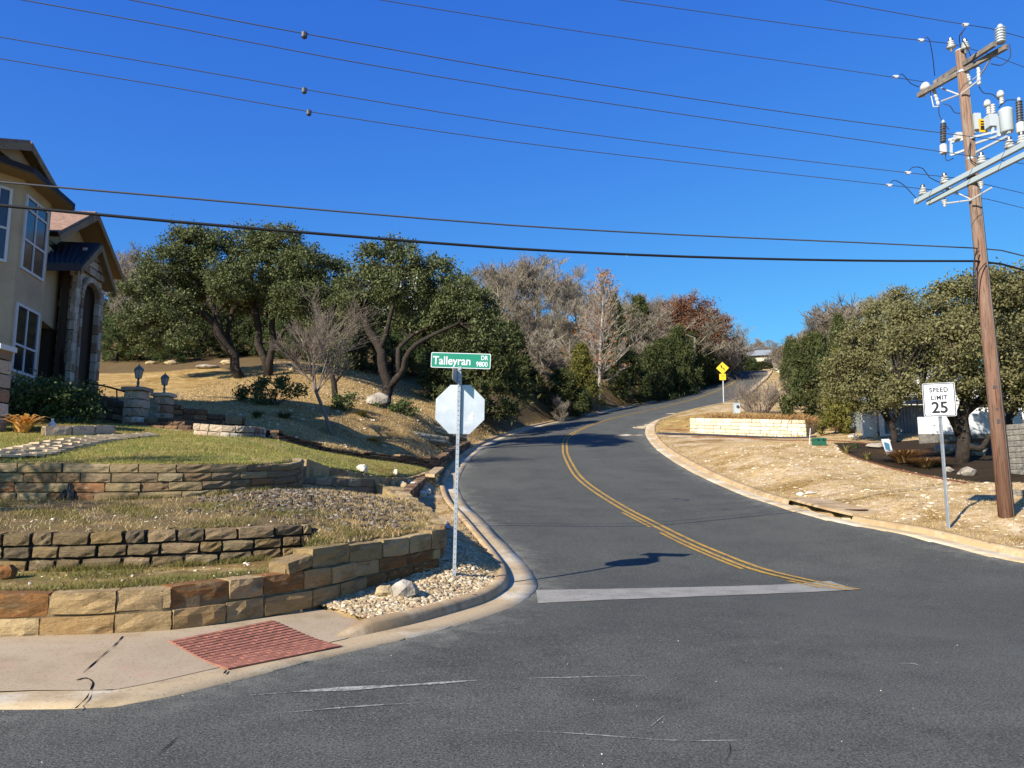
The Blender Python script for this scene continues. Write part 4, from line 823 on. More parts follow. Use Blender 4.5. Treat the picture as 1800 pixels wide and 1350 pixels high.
# bare winter trees
def bare_mesh(seed, h=8, mat='twig_far', lv=4, spread=.62, thick=.017, first=.22, n0=(6, 8), upb=.35, nseg=3, fine=1.0, kids=(4, 6)):
    q = random.Random(seed); mb = MB()
    def grow(p, d, L, r, l):
        pts = [p]; rs = [r]
        for i in range(nseg):
            d = (d + Vector((q.uniform(-1, 1), q.uniform(-1, 1), q.uniform(-.6, 1))) * .16 + Vector((0, 0, upb * .12))).normalized(); p = p + d * L / nseg; pts.append(p); rs.append(r * (1 - .55 * (i + 1) / nseg))
        mb.tube(pts, [max(x, .007 * fine) for x in rs], 7 if l == 0 else 4 if l == 1 else 3, caps=l == 0)
        if l >= lv: return
        for c in range(q.randint(*(n0 if l == 0 else kids))):
            t = q.uniform(first if l == 0 else .25, 1); i = min(int(t * nseg), nseg - 1); b = pts[i] + (pts[i + 1] - pts[i]) * (t * nseg - i)
            ax = Vector((q.uniform(-1, 1), q.uniform(-1, 1), q.uniform(-.3, .6))).normalized(); nd = (d * (1 - spread) + ax * spread + Vector((0, 0, upb * .5))).normalized()
            grow(b, nd, L * q.uniform(.42, .68) * (1 - .25 * t if l == 0 else 1), rs[i] * q.uniform(.4, .6), l + 1)
    grow(Vector((0, 0, -.1)), Vector((q.uniform(-.08, .08), q.uniform(-.08, .08), 1)), h * .55, h * thick, 0)
    zs = max(v[2] for v in mb.v); mb.v = [(v[0] * h / zs, v[1] * h / zs, v[2] * h / zs) for v in mb.v]
    return mb.mesh('branches', M[mat])
BARE = [bare_mesh(31 + i, 8, 'twig_far', 4, .62 if i != 2 else .5, .0125, fine=1.35, kids=(5, 7)) for i in range(4)]
THK = [bare_mesh(51 + i, 4, 'twig_far', 3, .66, .009, .05, (16, 20), .6, fine=1.3, kids=(7, 10)) for i in range(2)]
def bare(px, py, Y, top, w, k, label, name='bare_tree', group=None, thicket=False):
    g = W(px, py, Y); g.z = Hs(g.x, g.y); h = max(1.5, W(px, top, Y).z - g.z); me = (THK if thicket else BARE)[k % (2 if thicket else 4)]; h0 = 4 if thicket else 8
    root = empty(name, g, label, 'tree' if not thicket else 'bush', group, (0, 0, rnd.uniform(0, 6)))
    o = put('branches', me, root); o.scale = (h / h0 * w, h / h0 * w, h / h0); return root
q_b = random.Random(41)
for i, (px, Y, top, w) in enumerate([(835, 84, 475, 1), (872, 92, 462, 1), (905, 96, 440, 1.1), (945, 96, 436, 1.1), (985, 98, 455, 1), (1015, 100, 468, .9), (890, 78, 505, 1), (930, 80, 500, 1), (965, 84, 505, 1), (1005, 82, 520, 1), (1040, 90, 495, .9), (860, 74, 540, 1), (1060, 100, 500, .9)]):
    bare(px, 600, Y, top, w, i, '%s bare grey tree of the tall thicket behind the stop sign and sycamore' % ordn[i], group='bare trees of the thicket in the middle of the slope')
for i in range(44):
    px = q_b.uniform(815, 1300) if i < 34 else q_b.uniform(190, 330); Y = q_b.uniform(92, 128); base_top = np.interp(px, [190, 260, 330, 815, 850, 940, 1010, 1060, 1110, 1180, 1240, 1300], [446, 434, 464, 494, 470, 438, 466, 498, 514, 504, 536, 582])
    bare(px, 600, Y, base_top + q_b.uniform(-6, 45), q_b.uniform(1.3, 1.9), i, 'bare grey tree blending into the winter woods on the ridge', group='bare trees blending into the ridge woods')
for i, (px, Y, top, w) in enumerate([(1135, 108, 512, 1), (1165, 112, 505, 1), (1195, 112, 502, 1), (1215, 116, 515, 1), (1235, 116, 540, .9)]):
    bare(px, 600, Y, top, w, i + 1, '%s from the left of the bare trees rising behind the rusty leaved oak' % ordn[i], group='bare trees behind the rusty oak')
for i, (px, Y, top, w) in enumerate([(1290, 125, 568, .9), (1310, 132, 600, 1), (1338, 136, 590, 1.1), (1360, 136, 596, 1), (1385, 132, 600, 1)]):
    bare(px, 640, Y, top, w, i, '%s from the left of the small bare trees where the road tops the hill' % ordn[i], group='bare trees on the skyline over the road')
for i, (px, Y, top, w) in enumerate([(1440, 95, 545, 1), (1470, 98, 530, 1), (1500, 100, 528, 1), (1530, 100, 540, 1), (1420, 100, 580, 1)]):
    bare(px, 660, Y, top, w, i + 2, '%s of the bare grey trees on the ridge above the right hand cedars' % ordn[i], group='bare trees on the right ridge')
for i, (px, Y, top, w) in enumerate([(200, 80, 440, 1), (225, 84, 432, 1), (255, 84, 436, 1), (285, 88, 445, 1), (215, 62, 500, 1), (320, 92, 455, 1), (560, 92, 480, 1), (610, 94, 470, 1), (240, 70, 470, 1)]):
    bare(px, 600, Y, top, w, i + 1, '%s of the bare grey trees seen past the stone house gable' % ordn[i], group='bare trees beyond the house')
q_ = random.Random(77)
for i in range(30):
    px = q_.uniform(1275, 1420); Y = q_.uniform(126, 150); bare(px, 640, Y, np.interp(px, [1275, 1300, 1340, 1375, 1420], [578, 604, 592, 600, 590]) + q_.uniform(0, 30), q_.uniform(1.5, 2.2), i, 'hazy bare tree in the woods beyond the hill crest', group='bare woods beyond the crest')
for i in range(150):
    px = q_.uniform(800, 1290); Y = q_.uniform(68, 118); top = 640 - (Y - 60) * 2.0 + q_.uniform(-15, 20)
    if 980 < px <= 1150: Y = q_.uniform(92, 118); top = 600 - (Y - 90) * 1.5 + q_.uniform(-15, 20)
    if px > 1150: Y = q_.uniform(95, 118); top = 580 + q_.uniform(0, 30)
    bare(px, 640, Y, top, 1.5, i, 'low grey brush in the winter woods on the slope', 'brush', 'low brush in the woods', True)
for i in range(70):
    px = q_.uniform(185, 800); Y = q_.uniform(62, 100); bare(px, 640, Y, 600 - (Y - 60) * 3.4 + q_.uniform(-15, 25), 1.4, i, 'low grey brush behind the live oaks', 'brush', 'low brush behind the oaks', True)
for i in range(40):
    px = q_.uniform(1370, 1560); Y = q_.uniform(80, 125); bare(px, 640, Y, 618 - (px - 1370) * .62 + q_.uniform(-12, 20), 1.6, i, 'low reddish brush on the right ridge', 'brush', 'low brush on the right ridge', True)
bare(960, 662, 70, 572, 1.6, 0, 'grey leafless shrub above the small green cedar', 'bare_shrub', None, True); bare(985, 718, 61, 690, .9, 1, 'silver grey dead shrub in front of the round cedar', 'bare_shrub', None, True)
broad_tree('rusty_oak_tree', 'oak with rust brown winter leaves above the bend', (1222, 655), [(.3, .12, [(1222, 655, 0), (1220, 620, 0), (1222, 580, 0), (1225, 550, 0)]), (.15, .06, [(1220, 620, 0), (1200, 580, 0), (1185, 555, 0)]), (.15, .06, [(1221, 610, 0), (1250, 590, 0), (1268, 580, 0)])],
    [(1185, 545, 24, 0), (1212, 535, 22, 0), (1240, 548, 22, 0), (1264, 572, 20, 0), (1215, 572, 30, 0), (1246, 590, 26, 0), (1180, 575, 22, 0), (1266, 602, 16, 0), (1225, 608, 24, 0), (1195, 600, 18, 0)], 'rust_leaf', ddseed=9, dens=10, per=52, leaf=.13, clump=.8, Y=98)
# pale sycamore, bare sapling, planter shrub
def conifer_bare(name, label, base, Y, top, leaves=True):
    g = W(base[0], base[1], Y); g.z = Hs(g.x, g.y); t = W(base[0] + 8, top, Y); q = random.Random(5); root = empty(name, g, label, 'tree'); mb = MB(); mb.smooth = True
    P = catmull([g - Vector((0, 0, .2)), g + (t - g) * .4 + Vector((-.1, 0, 0)), g + (t - g) * .75, t], .5); mb.tube(P, [.19 * (1 - i / len(P)) + .02 for i in range(len(P))], 8); h = (t - g).length; tips = []
    for i in range(70):
        u = .12 + .86 * (i / 70); b = g + (t - g) * u; L = h * .3 * (1 - u) ** .75 * q.uniform(.7, 1.2) + .4; a = q.uniform(0, 6.283); d = Vector((math.cos(a), math.sin(a), .35 + u * .9)).normalized()
        e = b + d * L + Vector((0, 0, L * .18)); m_ = b + d * L * .5; mb.tube([b, m_, e], [.045 * (1 - u * .5), .03, .012], 4, caps=False)
        for k in range(9):
            s = b + (e - b) * q.uniform(.2, 1); dd = (d * .6 + Vector((q.uniform(-1, 1), q.uniform(-1, 1), q.uniform(-.2, .9)))).normalized(); e2 = s + dd * L * q.uniform(.2, .42); mb.tube([s, e2], [.02, .01], 3, caps=False); tips.append(e2)
            for k2 in range(3):
                s2 = s + (e2 - s) * q.uniform(.3, 1); mb.tube([s2, s2 + (dd + Vector((q.uniform(-1, 1), q.uniform(-1, 1), q.uniform(-.2, .8)))).normalized() * L * q.uniform(.1, .22)], [.014, .009], 3, caps=False)
    mb.build('trunk', M['bark_pale'], root)
    if leaves:
        tp = [p for p in tips if q.random() < .17]; V, F = leaf_quads([tuple(p) for p in tp], .35, 9, .11, .7, q=rng); o = bpy.data.objects.new('dead_leaves', mesh_np('dead_leaves', V - np.array(tuple(g)), F, M['orange_leaf'])); link(o, root)
conifer_bare('sycamore_tree', 'tall pale bare tree with a straight trunk and a few orange leaves', (1054, 713), 72, 478)
def sapling():
    g = hit(583, 762); Y = g.y; root = empty('bare_sapling', g, 'leaning bare sapling with a pale trunk and fan of fine twigs', 'tree'); mb = MB(); mb.smooth = True; q = random.Random(12)
    T = catmull([g - Vector((0, 0, .1)), W(572, 730, Y), W(560, 700, Y), W(549, 672, Y)], .2); mb.tube(T, [.085 - .035 * i / len(T) for i in range(len(T))], 8)
    def grow(p, e, r, l):
        d = (e - p); m_ = p + d * .5 + Vector((q.uniform(-1, 1), q.uniform(-1, 1), q.uniform(-1, 1))) * d.length * .06; mb.tube([p, m_, e], [r, r * .75, max(r * .45, .006)], 5 if l < 1 else 3, caps=False)
        if l > 2: return
        for k in range((8, 8, 5)[l]):
            s = p + d * q.uniform(.25, 1); n = (d.normalized() + Vector((q.uniform(-1, 1), q.uniform(-1, 1), q.uniform(-.5, .8))) * .75).normalized(); grow(s, s + n * d.length * q.uniform(.35, .65), r * .48, l + 1)
    for ex, ey, dd in ((505, 625, -.5), (530, 595, .4), (560, 575, -.3), (585, 580, .3), (608, 585, -.2), (520, 650, .8), (598, 640, .6), (545, 610, -.9), (575, 610, .9)): grow(T[-1] if q.random() < .6 else T[-3], W(ex, ey, Y + dd), .032, 0)
    mb.build('trunk', M['twig'], root)
sapling()
def twig_shrub(name, label, pos, h, w, n, mat, seed=1, lv=2):
    q = random.Random(seed); root = empty(name, pos, label, 'bush'); mb = MB()
    def grow(p, d, L, r, l):
        pts = [p]
        for i in range(3): d = (d + Vector((q.uniform(-1, 1), q.uniform(-1, 1), q.uniform(-.4, .8))) * .22).normalized(); p = p + d * L / 3; pts.append(p)
        mb.tube(pts, [r, r * .8, r * .6, r * .4], 4 if l == 0 else 3, caps=False)
        if l < lv:
            for k in range(5): grow(pts[q.randint(1, 3)], (d + Vector((q.uniform(-1, 1), q.uniform(-1, 1), q.uniform(-.3, .8))) * .8).normalized(), L * q.uniform(.4, .7), r * .55, l + 1)
    for i in range(n):
        a = q.uniform(0, 6.28); s = q.uniform(.1, 1); grow(Vector(pos) + Vector((math.cos(a) * .25 * w, math.sin(a) * .25 * w, -.05)), Vector((math.cos(a) * s * w / h, math.sin(a) * s * w / h, 1)).normalized(), h * .62, .022, 0)
    mb.build('branches', M[mat], root); return root
def leaf_shrub(name, label, base, lobes, mat, per=55, leaf=.06, dens=60, clump=.2, seed=1, cat='bush', Y=None, flat=.8):
    nq = np.random.default_rng(seed); g = hit(*base) if Y is None else W(base[0], base[1], Y); g.z = Hs(g.x, g.y); root = empty(name, g, label, cat)
    cen = clump_points([(W(px, py, g.y + dd), r * px_m(g.y)) for px, py, r, dd in lobes], dens, nq, flat); mb = MB()
    for c in cen[::3]: mb.tube([tuple(g + Vector((nq.normal() * .1, nq.normal() * .1, -.05))), tuple(c)], [.02, .008], 3, caps=False)
    mb.build('stems', M['bark'], root); V, F = leaf_quads(cen, clump, per, leaf, .5, q=nq); link(bpy.data.objects.new('foliage', mesh_np('foliage', V - np.array(tuple(g)), F, M[mat])), root); return root
leaf_shrub('evergreen_shrub', 'wide dark shrub at the feet of the twin trunked oak', (478, 712), [(440, 690, 22, 0), (470, 680, 24, 0), (505, 682, 26, 0), (530, 690, 12, 0), (425, 698, 14, 0), (460, 700, 18, -.4)], 'shrub_leaf', dens=44, seed=1)
leaf_shrub('evergreen_shrub', 'round dark shrub below the short trunk left of the stop sign', (605, 722), [(600, 708, 16, 0), (618, 705, 12, 0), (590, 712, 10, 0)], 'shrub_leaf', dens=60, seed=2)
leaf_shrub('evergreen_shrub', 'low dark shrub right of the forked oak trunk', (705, 725), [(695, 715, 12, -.3), (712, 716, 14, -.2), (662, 714, 11, -.3), (724, 722, 8, -.2)], 'shrub_leaf', dens=60, seed=3)
leaf_shrub('round_shrub', 'dense rounded dark shrub beneath the nearer lantern pillar', (234, 740), [(222, 728, 12, 0), (240, 728, 14, 0), (232, 722, 12, 0)], 'shrub_leaf', dens=90, seed=4, leaf=.05)
def clump_grass(name, label, pos, n, h, spread, mat, seed=1, w=.012, cat='plant', arch=.5):
    """arching strap leaves from one base"""
    q = random.Random(seed); root = empty(name, pos, label, cat); vs = []; fs = []
    for i in range(n):
        a = q.uniform(0, 6.283); s = spread * q.uniform(.3, 1); L = h * q.uniform(.6, 1.1); d = Vector((math.cos(a), math.sin(a), 0)); sd_ = Vector((-d.y, d.x, 0)); b0 = d * .08 * q.random() * spread * 2; k = len(vs)
        for j in range(4):
            t = j / 3; p = b0 + d * s * t ** 1.4 + Vector((0, 0, L * (t - arch * t * t))); ww = w * (1 - t) + .001
            vs += [p - sd_ * ww, p + sd_ * ww]
        fs += [(k + 2 * j, k + 2 * j + 1, k + 2 * j + 3, k + 2 * j + 2) for j in range(3)]
    m = MB(); m.add(vs, fs); o = m.build('leaves', M[mat], root, keep=False); return root
clump_grass('strap_plant', 'green strap leaved clump in front of the wide dark shrub', hit(500, 738), 160, .55, .6, 'shrub_leaf', 2, .02); clump_grass('strap_plant', 'pale green strap leaved clump on the slope left of the forked oak', hit(636, 732), 160, .5, .6, 'grass_green', 3, .018)
clump_grass('strap_plant', 'dark strap leaved clump at the left end of the slope shrubs', hit(452, 735), 140, .45, .5, 'shrub_leaf', 4, .02)
g_ = W(1332, 716, 52); g_.z = Hs(g_.x, g_.y)
twig_shrub('bare_shrub', 'round leafless grey shrub behind the white stone planter', g_, 2.3, 2.6, 62, 'twig', 6)

# ------------------------------------------------------------------ grass, gravel, rubble
def sample_ground(n, box, keep, q=rng):
    x = q.uniform(box[0], box[1], n); y = q.uniform(box[2], box[3], n); z, zone, oL, oR = H(x, y, True); k = keep(x, y, zone, oL, oR, q.random(n)); return np.stack([x[k], y[k], z[k]], 1)
def blades(name, P, h, w, mat, lean=.6, q=rng):
    n = len(P); a = q.uniform(0, 6.283, n); L = h * q.uniform(.4, 1.2, n); d = np.stack([np.cos(a), np.sin(a), np.zeros(n)], 1); tip = P + np.stack([q.normal(size=n) * lean * L, q.normal(size=n) * lean * L, L], 1)
    V = np.stack([P - d * w - [0, 0, .01], P + d * w - [0, 0, .01], tip], 1).reshape(-1, 3); return setp(link(bpy.data.objects.new(name, mesh_np(name, V, np.arange(3 * n).reshape(-1, 3), M[mat]))), None, None, None, 'stuff')
def noise2(x, y, s=1.0): return np.sin(x * 1.7 * s + 1.3 * np.sin(y * 1.1 * s)) * np.sin(y * 2.3 * s + 1.7 * np.sin(x * .9 * s + 2))
o = blades('lawn_grass', sample_ground(170000, (-13, -2.4, 9.5, 29), lambda x, y, z, a, b, r: (z == 1) & (r < 1.1 - .035 * (y - 12))), .05, .006, 'grass_mix'); setp(o, 'short green and straw coloured lawn above the upper wall', 'lawn')
o = blades('terrace_grass', sample_ground(70000, (-9, -2.2, 8, 13), lambda x, y, z, a, b, r: ((z == 4) | ((z == 3) & (y < 12.2))) & (noise2(x, y, 1.6) > r * 1.3 - .12)), .06, .006, 'grass_green'); setp(o, 'patchy green grass on the lower terraces', 'grass')
o = blades('dry_terrace_grass', sample_ground(60000, (-9, -1, 8, 20), lambda x, y, z, a, b, r: ((z == 3) | (z == 5)) & ((x > -3.0 - .3 * (y - 12)) | (r < .3))), .06, .005, 'grass_dry'); setp(o, 'dry straw grass on the corner terrace', 'grass')
o = blades('verge_grass', sample_ground(230000, (8, 24, 13, 40), lambda x, y, z, a, b, r: (b > .68) & (b < 14) & ~inpoly(x, y, BED) & (r < 1.15 - .02 * (y - 13))), .045, .007, 'grass_dry', .9); setp(o, 'flattened straw coloured grass on the right verge', 'grass')
o = blades('slope_grass', sample_ground(130000, (-16, 2, 22, 52), lambda x, y, z, a, b, r: (a > .7) & (z == 0)), .07, .012, 'grass_dry', .8); setp(o, 'dry golden grass on the slope under the oaks', 'grass')
M['pebble'] = mk('pebble', (1, 1, 1, 1), [(C('#8f7f66'), 3, .6, .8)], rough=.85, island=[C('#bfae8c'), C('#a58e69'), C('#cfc2a6'), C('#917a58'), C('#b69f78'), C('#7c6550'), C('#c6b492')])
M['chip'] = mk('limestone_chip', (1, 1, 1, 1), rough=.9, island=[C('#d6c8ac'), C('#c1ad8c'), C('#e0d6c2'), C('#b09a7a')])
M['rubble'] = mk('rubble', (1, 1, 1, 1), rough=.95, island=[C('#4a4138'), C('#5c5146'), C('#3b332b'), C('#6e6356'), C('#93897a'), C('#332c26'), C('#574b3e')])
def stones(name, P, r, mat, label, q=rng, flat=.6, sub=False):
    base = MB(); base.ico((0, 0, 0), 1, .0); BV = np.array(base.v); BF = np.array(base.f); n = len(P); s = r[0] + (r[1] - r[0]) * q.random(n) ** 2
    J = 1 + q.uniform(-.28, .28, (n, 12)); V = BV[None] * J[..., None]; V = V * (s[:, None] * np.stack([q.uniform(.8, 1.3, n), q.uniform(.7, 1.1, n), flat * q.uniform(.7, 1.3, n)], 1))[:, None]
    a = q.uniform(0, 6.283, n); c, s_ = np.cos(a)[:, None], np.sin(a)[:, None]; V = np.stack([V[..., 0] * c - V[..., 1] * s_, V[..., 0] * s_ + V[..., 1] * c, V[..., 2]], -1) + P[:, None]; V[..., 2] += (s * flat * .35)[:, None]
    F = (BF[None] + (np.arange(n) * 12)[:, None, None]).reshape(-1, 3); return setp(link(bpy.data.objects.new(name, mesh_np(name, V.reshape(-1, 3), F, M[mat], smoothf=False))), label, 'gravel', None, 'stuff')
GRV = [(-2.5, 9.95), (-1.98, 10.75), (-1.5, 11.65), (-1.0, 12.5), (-.95, 13.2), (-1.25, 14.2), (-1.5, 15.2), (-1.0, 15.6), (-.3, 14.6), (.0, 13.5), (-.1, 12.3), (.1, 11), (-.8, 8.75), (-1.55, 9.1), (-2.2, 9.6)]
P = sample_ground(30000, (-2.7, .4, 8.5, 15.5), lambda x, y, z, a, b, r: inpoly(x, y, GRV) & (a > GUT + KW - .03) & ((y < 12.6) | (r < .4)) & (r < .75))
stones('gravel', P, (.014, .042), 'pebble', 'tan and cream pebbles filling the corner behind the kerb')
P = sample_ground(5200, (-5.2, -1.6, 11, 15.8), lambda x, y, z, a, b, r: (z == 3) & (np.hypot((x + 3.2) / 1.7, (y - 13.0) / 1.8) + .5 * noise2(x, y, 3) + .5 * r < 1.15)); stones('rubble', P, (.008, .05), 'rubble', 'grey broken rubble on the mound below the block wall', flat=.55)
P = sample_ground(5200, (8, 22, 13.5, 36), lambda x, y, z, a, b, r: (b > .8) & ~inpoly(x, y, BED) & (r < .35 + .6 * (noise2(x, y, 1.1) > .0))); stones('limestone_chips', P, (.012, .085), 'chip', 'pale limestone chips scattered over the dry verge', flat=.35)
P = sample_ground(260, (-8, -2.6, 8.3, 11.5), lambda x, y, z, a, b, r: (z == 4) | (z == 3)); stones('terrace_chips', P, (.008, .032), 'chip', 'small pale stone chips on the lower terraces', flat=.5)
P = sample_ground(2600, (-10, -2.5, 22, 50), lambda x, y, z, a, b, r: (z == 0) & (a > .8) & (r < .25)); stones('slope_chips', P, (.02, .1), 'chip', 'pale stones scattered on the dry slope', flat=.45)

def along(path, n, o0, o1, q=rng):
    A = np.array([(p[0], p[1]) for p in path]); d = np.r_[0, np.cumsum(np.hypot(*np.diff(A, axis=0).T))]; s = q.uniform(0, d[-1], n); x = np.interp(s, d, A[:, 0]); y = np.interp(s, d, A[:, 1]); o = q.uniform(o0, o1, n)
    dx = np.interp(s + .1, d, A[:, 0]) - np.interp(s - .1, d, A[:, 0]); dy = np.interp(s + .1, d, A[:, 1]) - np.interp(s - .1, d, A[:, 1]); L = np.hypot(dx, dy) + 1e-6; x, y = x + dy / L * o, y - dx / L * o
    k = noise2(x, y, 2.2) > q.uniform(-.8, .7, n); x, y = x[k], y[k]; return np.stack([x, y, H(x, y)], 1)
o = blades('wall_weeds', np.concatenate([along(B_w[1:], 9000, .02, .16), along(C_w[1:], 5000, .02, .14), along(A_w[1:], 2500, -.42, -.3)]), .085, .005, 'grass_green', .5); setp(o, 'weeds along the feet of the terrace walls', 'weeds')
o = blades('kerb_fringe', np.concatenate([along([(p.x, p.y) for p in REc if p.y < 60 and p.x < 16], 16000, GUT + KW - .03, GUT + KW + .35), along([(p.x, p.y) for p in LEc if 12 < p.y < 70], 7000, -(GUT + KW + .3), -(GUT + KW - .02))]), .09, .006, 'grass_dry', .9); setp(o, 'dry grass leaning over the backs of the kerbs', 'grass')
P = np.concatenate([np.stack([rng.uniform(-6, 14, 420), rng.uniform(4.2, 22, 420), np.zeros(420)], 1)]); dl, _, sL = dLw(P[:, 0], P[:, 1]); dr, _, sR = dRw(P[:, 0], P[:, 1]); P = P[(sL < 0) & (dl > .02) & (sR > 0)]; P[:, 2] = Rz(P[:, 0], P[:, 1])
stones('road_grit', P, (.002, .006), 'chip', 'pale grit specks lying on the asphalt', flat=.7)
P = np.array([(p.x + rng.normal() * .07 - .03, p.y + rng.normal() * .07, 0) for p in LEc if -5 < p.x and p.y < 40 for _ in range(16)]); dl, _, sL = dLw(P[:, 0], P[:, 1]); P = P[(sL < 0)]; P[:, 2] = Rz(P[:, 0], P[:, 1]) - .002
stones('gutter_grit', P, (.002, .006), 'chip', 'pale grit gathered along the left gutter edge', flat=.6)
# ------------------------------------------------------------------ street signs
M['galv'] = mk('galvanised_steel', (.42, .44, .46, 1), [((.3, .32, .34, 1), 6, .4, .7)], rough=.45, metal=.55, spec=.5)
M['alu'] = mk('aluminium_back', (.46, .49, .52, 1), [((.37, .4, .44, 1), 2.2, .4, .65), ((.55, .57, .6, 1), 5, .55, .8)], rough=.42, metal=.5, spec=.5)
M['sign_green'] = mk('sign_green', (.0, .19, .11, 1), rough=.4, spec=.5); M['sign_white'] = mk('sign_white', (.6, .61, .63, 1), [((.52, .53, .55, 1), 6, .5, .8)], rough=.45, spec=.5)
M['sign_black'] = mk('sign_black', (.012, .012, .014, 1), rough=.5); M['sign_yellow'] = mk('sign_yellow', (.8, .46, .008, 1), rough=.4, spec=.5); M['sign_red'] = mk('sign_red', (.4, .015, .02, 1), rough=.4)
M['white_pole'] = mk('white_post', (.55, .57, .58, 1), rough=.5)
def frame_at(c, up, facing):
    """columns right, up, normal towards the reader"""
    u = Vector(up).normalized(); n = Vector(facing); n = (n - u * n.dot(u)).normalized(); r = u.cross(n)
    Mx = Matrix((r, u, n)).transposed().to_4x4(); Mx.translation = c; return Mx
def rrect(w, h, r, n=4):
    out = []
    for cx, cy, a0 in ((w / 2 - r, h / 2 - r, 0), (-w / 2 + r, h / 2 - r, 90), (-w / 2 + r, -h / 2 + r, 180), (w / 2 - r, -h / 2 + r, 270)):
        out += [(cx + r * math.cos(R_(a0 + 90 * i / n)), cy + r * math.sin(R_(a0 + 90 * i / n))) for i in range(n + 1)]
    return out
def plate(name, poly, th, mat, Mx, parent, z0=0):
    m = MB(); P = [Mx @ Vector((x, y, z0)) for x, y in poly]; m.prism(P, (Mx.to_3x3() @ Vector((0, 0, th)))); return m.build(name, mat, parent)
def text(name, body, size, Mx, xy, mat, parent, align='CENTER', sx=1.0, bold=.0, z=.004):
    cu = bpy.data.curves.new(name, 'FONT'); cu.body = body; cu.size = size; cu.align_x = align; cu.align_y = 'CENTER'; cu.offset = bold; cu.space_character = 1.12 if body in ('SPEED', 'LIMIT') else 1.0; cu.extrude = .0006; cu.materials.append(mat)
    o = bpy.data.objects.new(name, cu); T = Mx @ Matrix.Translation((xy[0], xy[1], z)) @ Matrix.Diagonal((sx, 1, 1, 1))
    T = pmat(parent).inverted() @ T; o.location, q, o.scale = T.decompose(); o.rotation_euler = q.to_euler(); return link(o, parent)
def sq_post(parent, a, b, w, name='post', holes=True, mat='galv'):
    m = MB(); m.beam(a, b, w, w, up=(0, -1, 0)); m.build(name, M[mat], parent)
    if holes:
        d = (b - a); n = int(d.length / .075); h = MB(); dn = d.normalized(); f = Vector((0, -1, 0)); f = (f - dn * f.dot(dn)).normalized(); s_ = dn.cross(f)
        for i in range(2, n):
            p = a + d * (i / n)
            h.prism([p + f * (w / 2) + s_ * .008 * math.cos(k * 1.0472) + dn * .008 * math.sin(k * 1.0472) for k in range(6)], f * .0015)
            h.prism([p + s_ * (w / 2) + f * .008 * math.cos(k * 1.0472) + dn * .008 * math.sin(k * 1.0472) for k in range(6)], s_ * .0015)
        setp(h.build('post_holes', M['sign_black'], parent), kind='stuff')
g = hit(798, 1014); DS = g.y; top = W(808, 650, DS + .02)
stop = empty('stop_sign_post', g, 'perforated steel post with the back of an octagon sign and a green street name blade', 'road sign')
sq_post(stop, g - Vector((0, 0, .2)), top + Vector((0, 0, .03)), .05)
up = top - g; c = W(808.5, 719.5, DS + .055)
Fx = frame_at(c, up, (.06, 1, 0)); rr = 44.3 * px_m(DS) / math.cos(R_(22.5)) * .985
octo = [(rr * math.cos(R_(22.5 + 45 * i)), rr * math.sin(R_(22.5 + 45 * i))) for i in range(8)]
plate('octagon_plate', octo, .004, M['alu'], Fx, stop, -.002); plate('octagon_face', [(x * .995, y * .995) for x, y in octo], .001, M['sign_red'], Fx, stop, .0025)
Bx = frame_at(c, up, (-.06, -1, 0))
plate('sticker', [(.13, -.12), (.17, -.08), (.2, -.11), (.22, -.06), (.18, -.05), (.215, -.14), (.17, -.17), (.14, -.16)], .0012, M['sign_white'], Bx, stop, .0025)
m = MB()
for v in (.25, -.25): m.lathe(Bx @ Vector((0, v, .052)), [(.012, 0), (.012, .012), (.006, .016)], 6, Bx.to_3x3() @ Vector((0, 0, 1)))
m.build('bolts', M['galv'], stop)
cn = W(810, 634, DS - .0); Nx = frame_at(cn, up + Vector((.06, 0, 0)), (-.03, -1, 0)); s = px_m(DS); NW, NH = 106.5 * s, 27.5 * s
plate('name_plate', rrect(NW, NH, .02), .004, M['sign_white'], Nx, stop); plate('name_face', rrect(NW - .022, NH - .022, .014), .001, M['sign_green'], Nx, stop, .004)
text('lettering', 'Talleyran', .185, Nx, (-NW * .47, -.012), M['sign_white'], stop, 'LEFT', .88, .003, .0055)
text('lettering', 'DR', .098, Nx, (NW * .455, .05), M['sign_white'], stop, 'RIGHT', .85, .002, .0055); text('lettering', '9800', .11, Nx, (NW * .455, -.052), M['sign_white'], stop, 'RIGHT', .85, .002, .0055)
m = MB(); m.box(W(808, 647.5, DS), (.06, .035, .05)); m.box(W(808, 649.5, DS), (.03, .06, .03)); m.build('blade_clamp', M['galv'], stop)
Cx = frame_at(W(804.2, 662, DS), up, (-1, .16, 0)); plate('cross_street_plate', rrect(.62, .2, .02), .004, M['galv'], Cx, stop)
# speed limit
g = hit(1667, 929); DP = 17.0; top = W(1652, 731, g.y); sp = empty('speed_limit_sign', g, 'white speed limit 25 sign on a leaning grey post', 'road sign'); up = (W(1648, 676, g.y) - g)
m = MB(); e_ = (W(1649, 690, g.y) - g); m.beam(g - Vector((0, 0, .2)), g + e_, .06, .03, up=(0, -1, 0)); m.beam(g - Vector((.022, .02, .2)), g + e_ - Vector((.022, .02, 0)), .012, .03, up=(0, -1, 0)); m.beam(g - Vector((-.022, .02, .2)), g + e_ - Vector((-.022, .02, 0)), .012, .03, up=(0, -1, 0)); m.build('post', M['galv'], sp)
s = px_m(g.y); SWd, SH = 46.5 * s / .985, 59.5 * s; Sx = frame_at(W(1651, 702.5, g.y - .05), up + Vector((0, 0, 0)), (-.45, -1, 0)); SWd /= .93
plate('plate', rrect(SWd, SH, .04), .004, M['sign_white'], Sx, sp)
o_, i_ = rrect(SWd - .022, SH - .022, .032), rrect(SWd - .06, SH - .06, .024); m = MB(); n = len(o_)
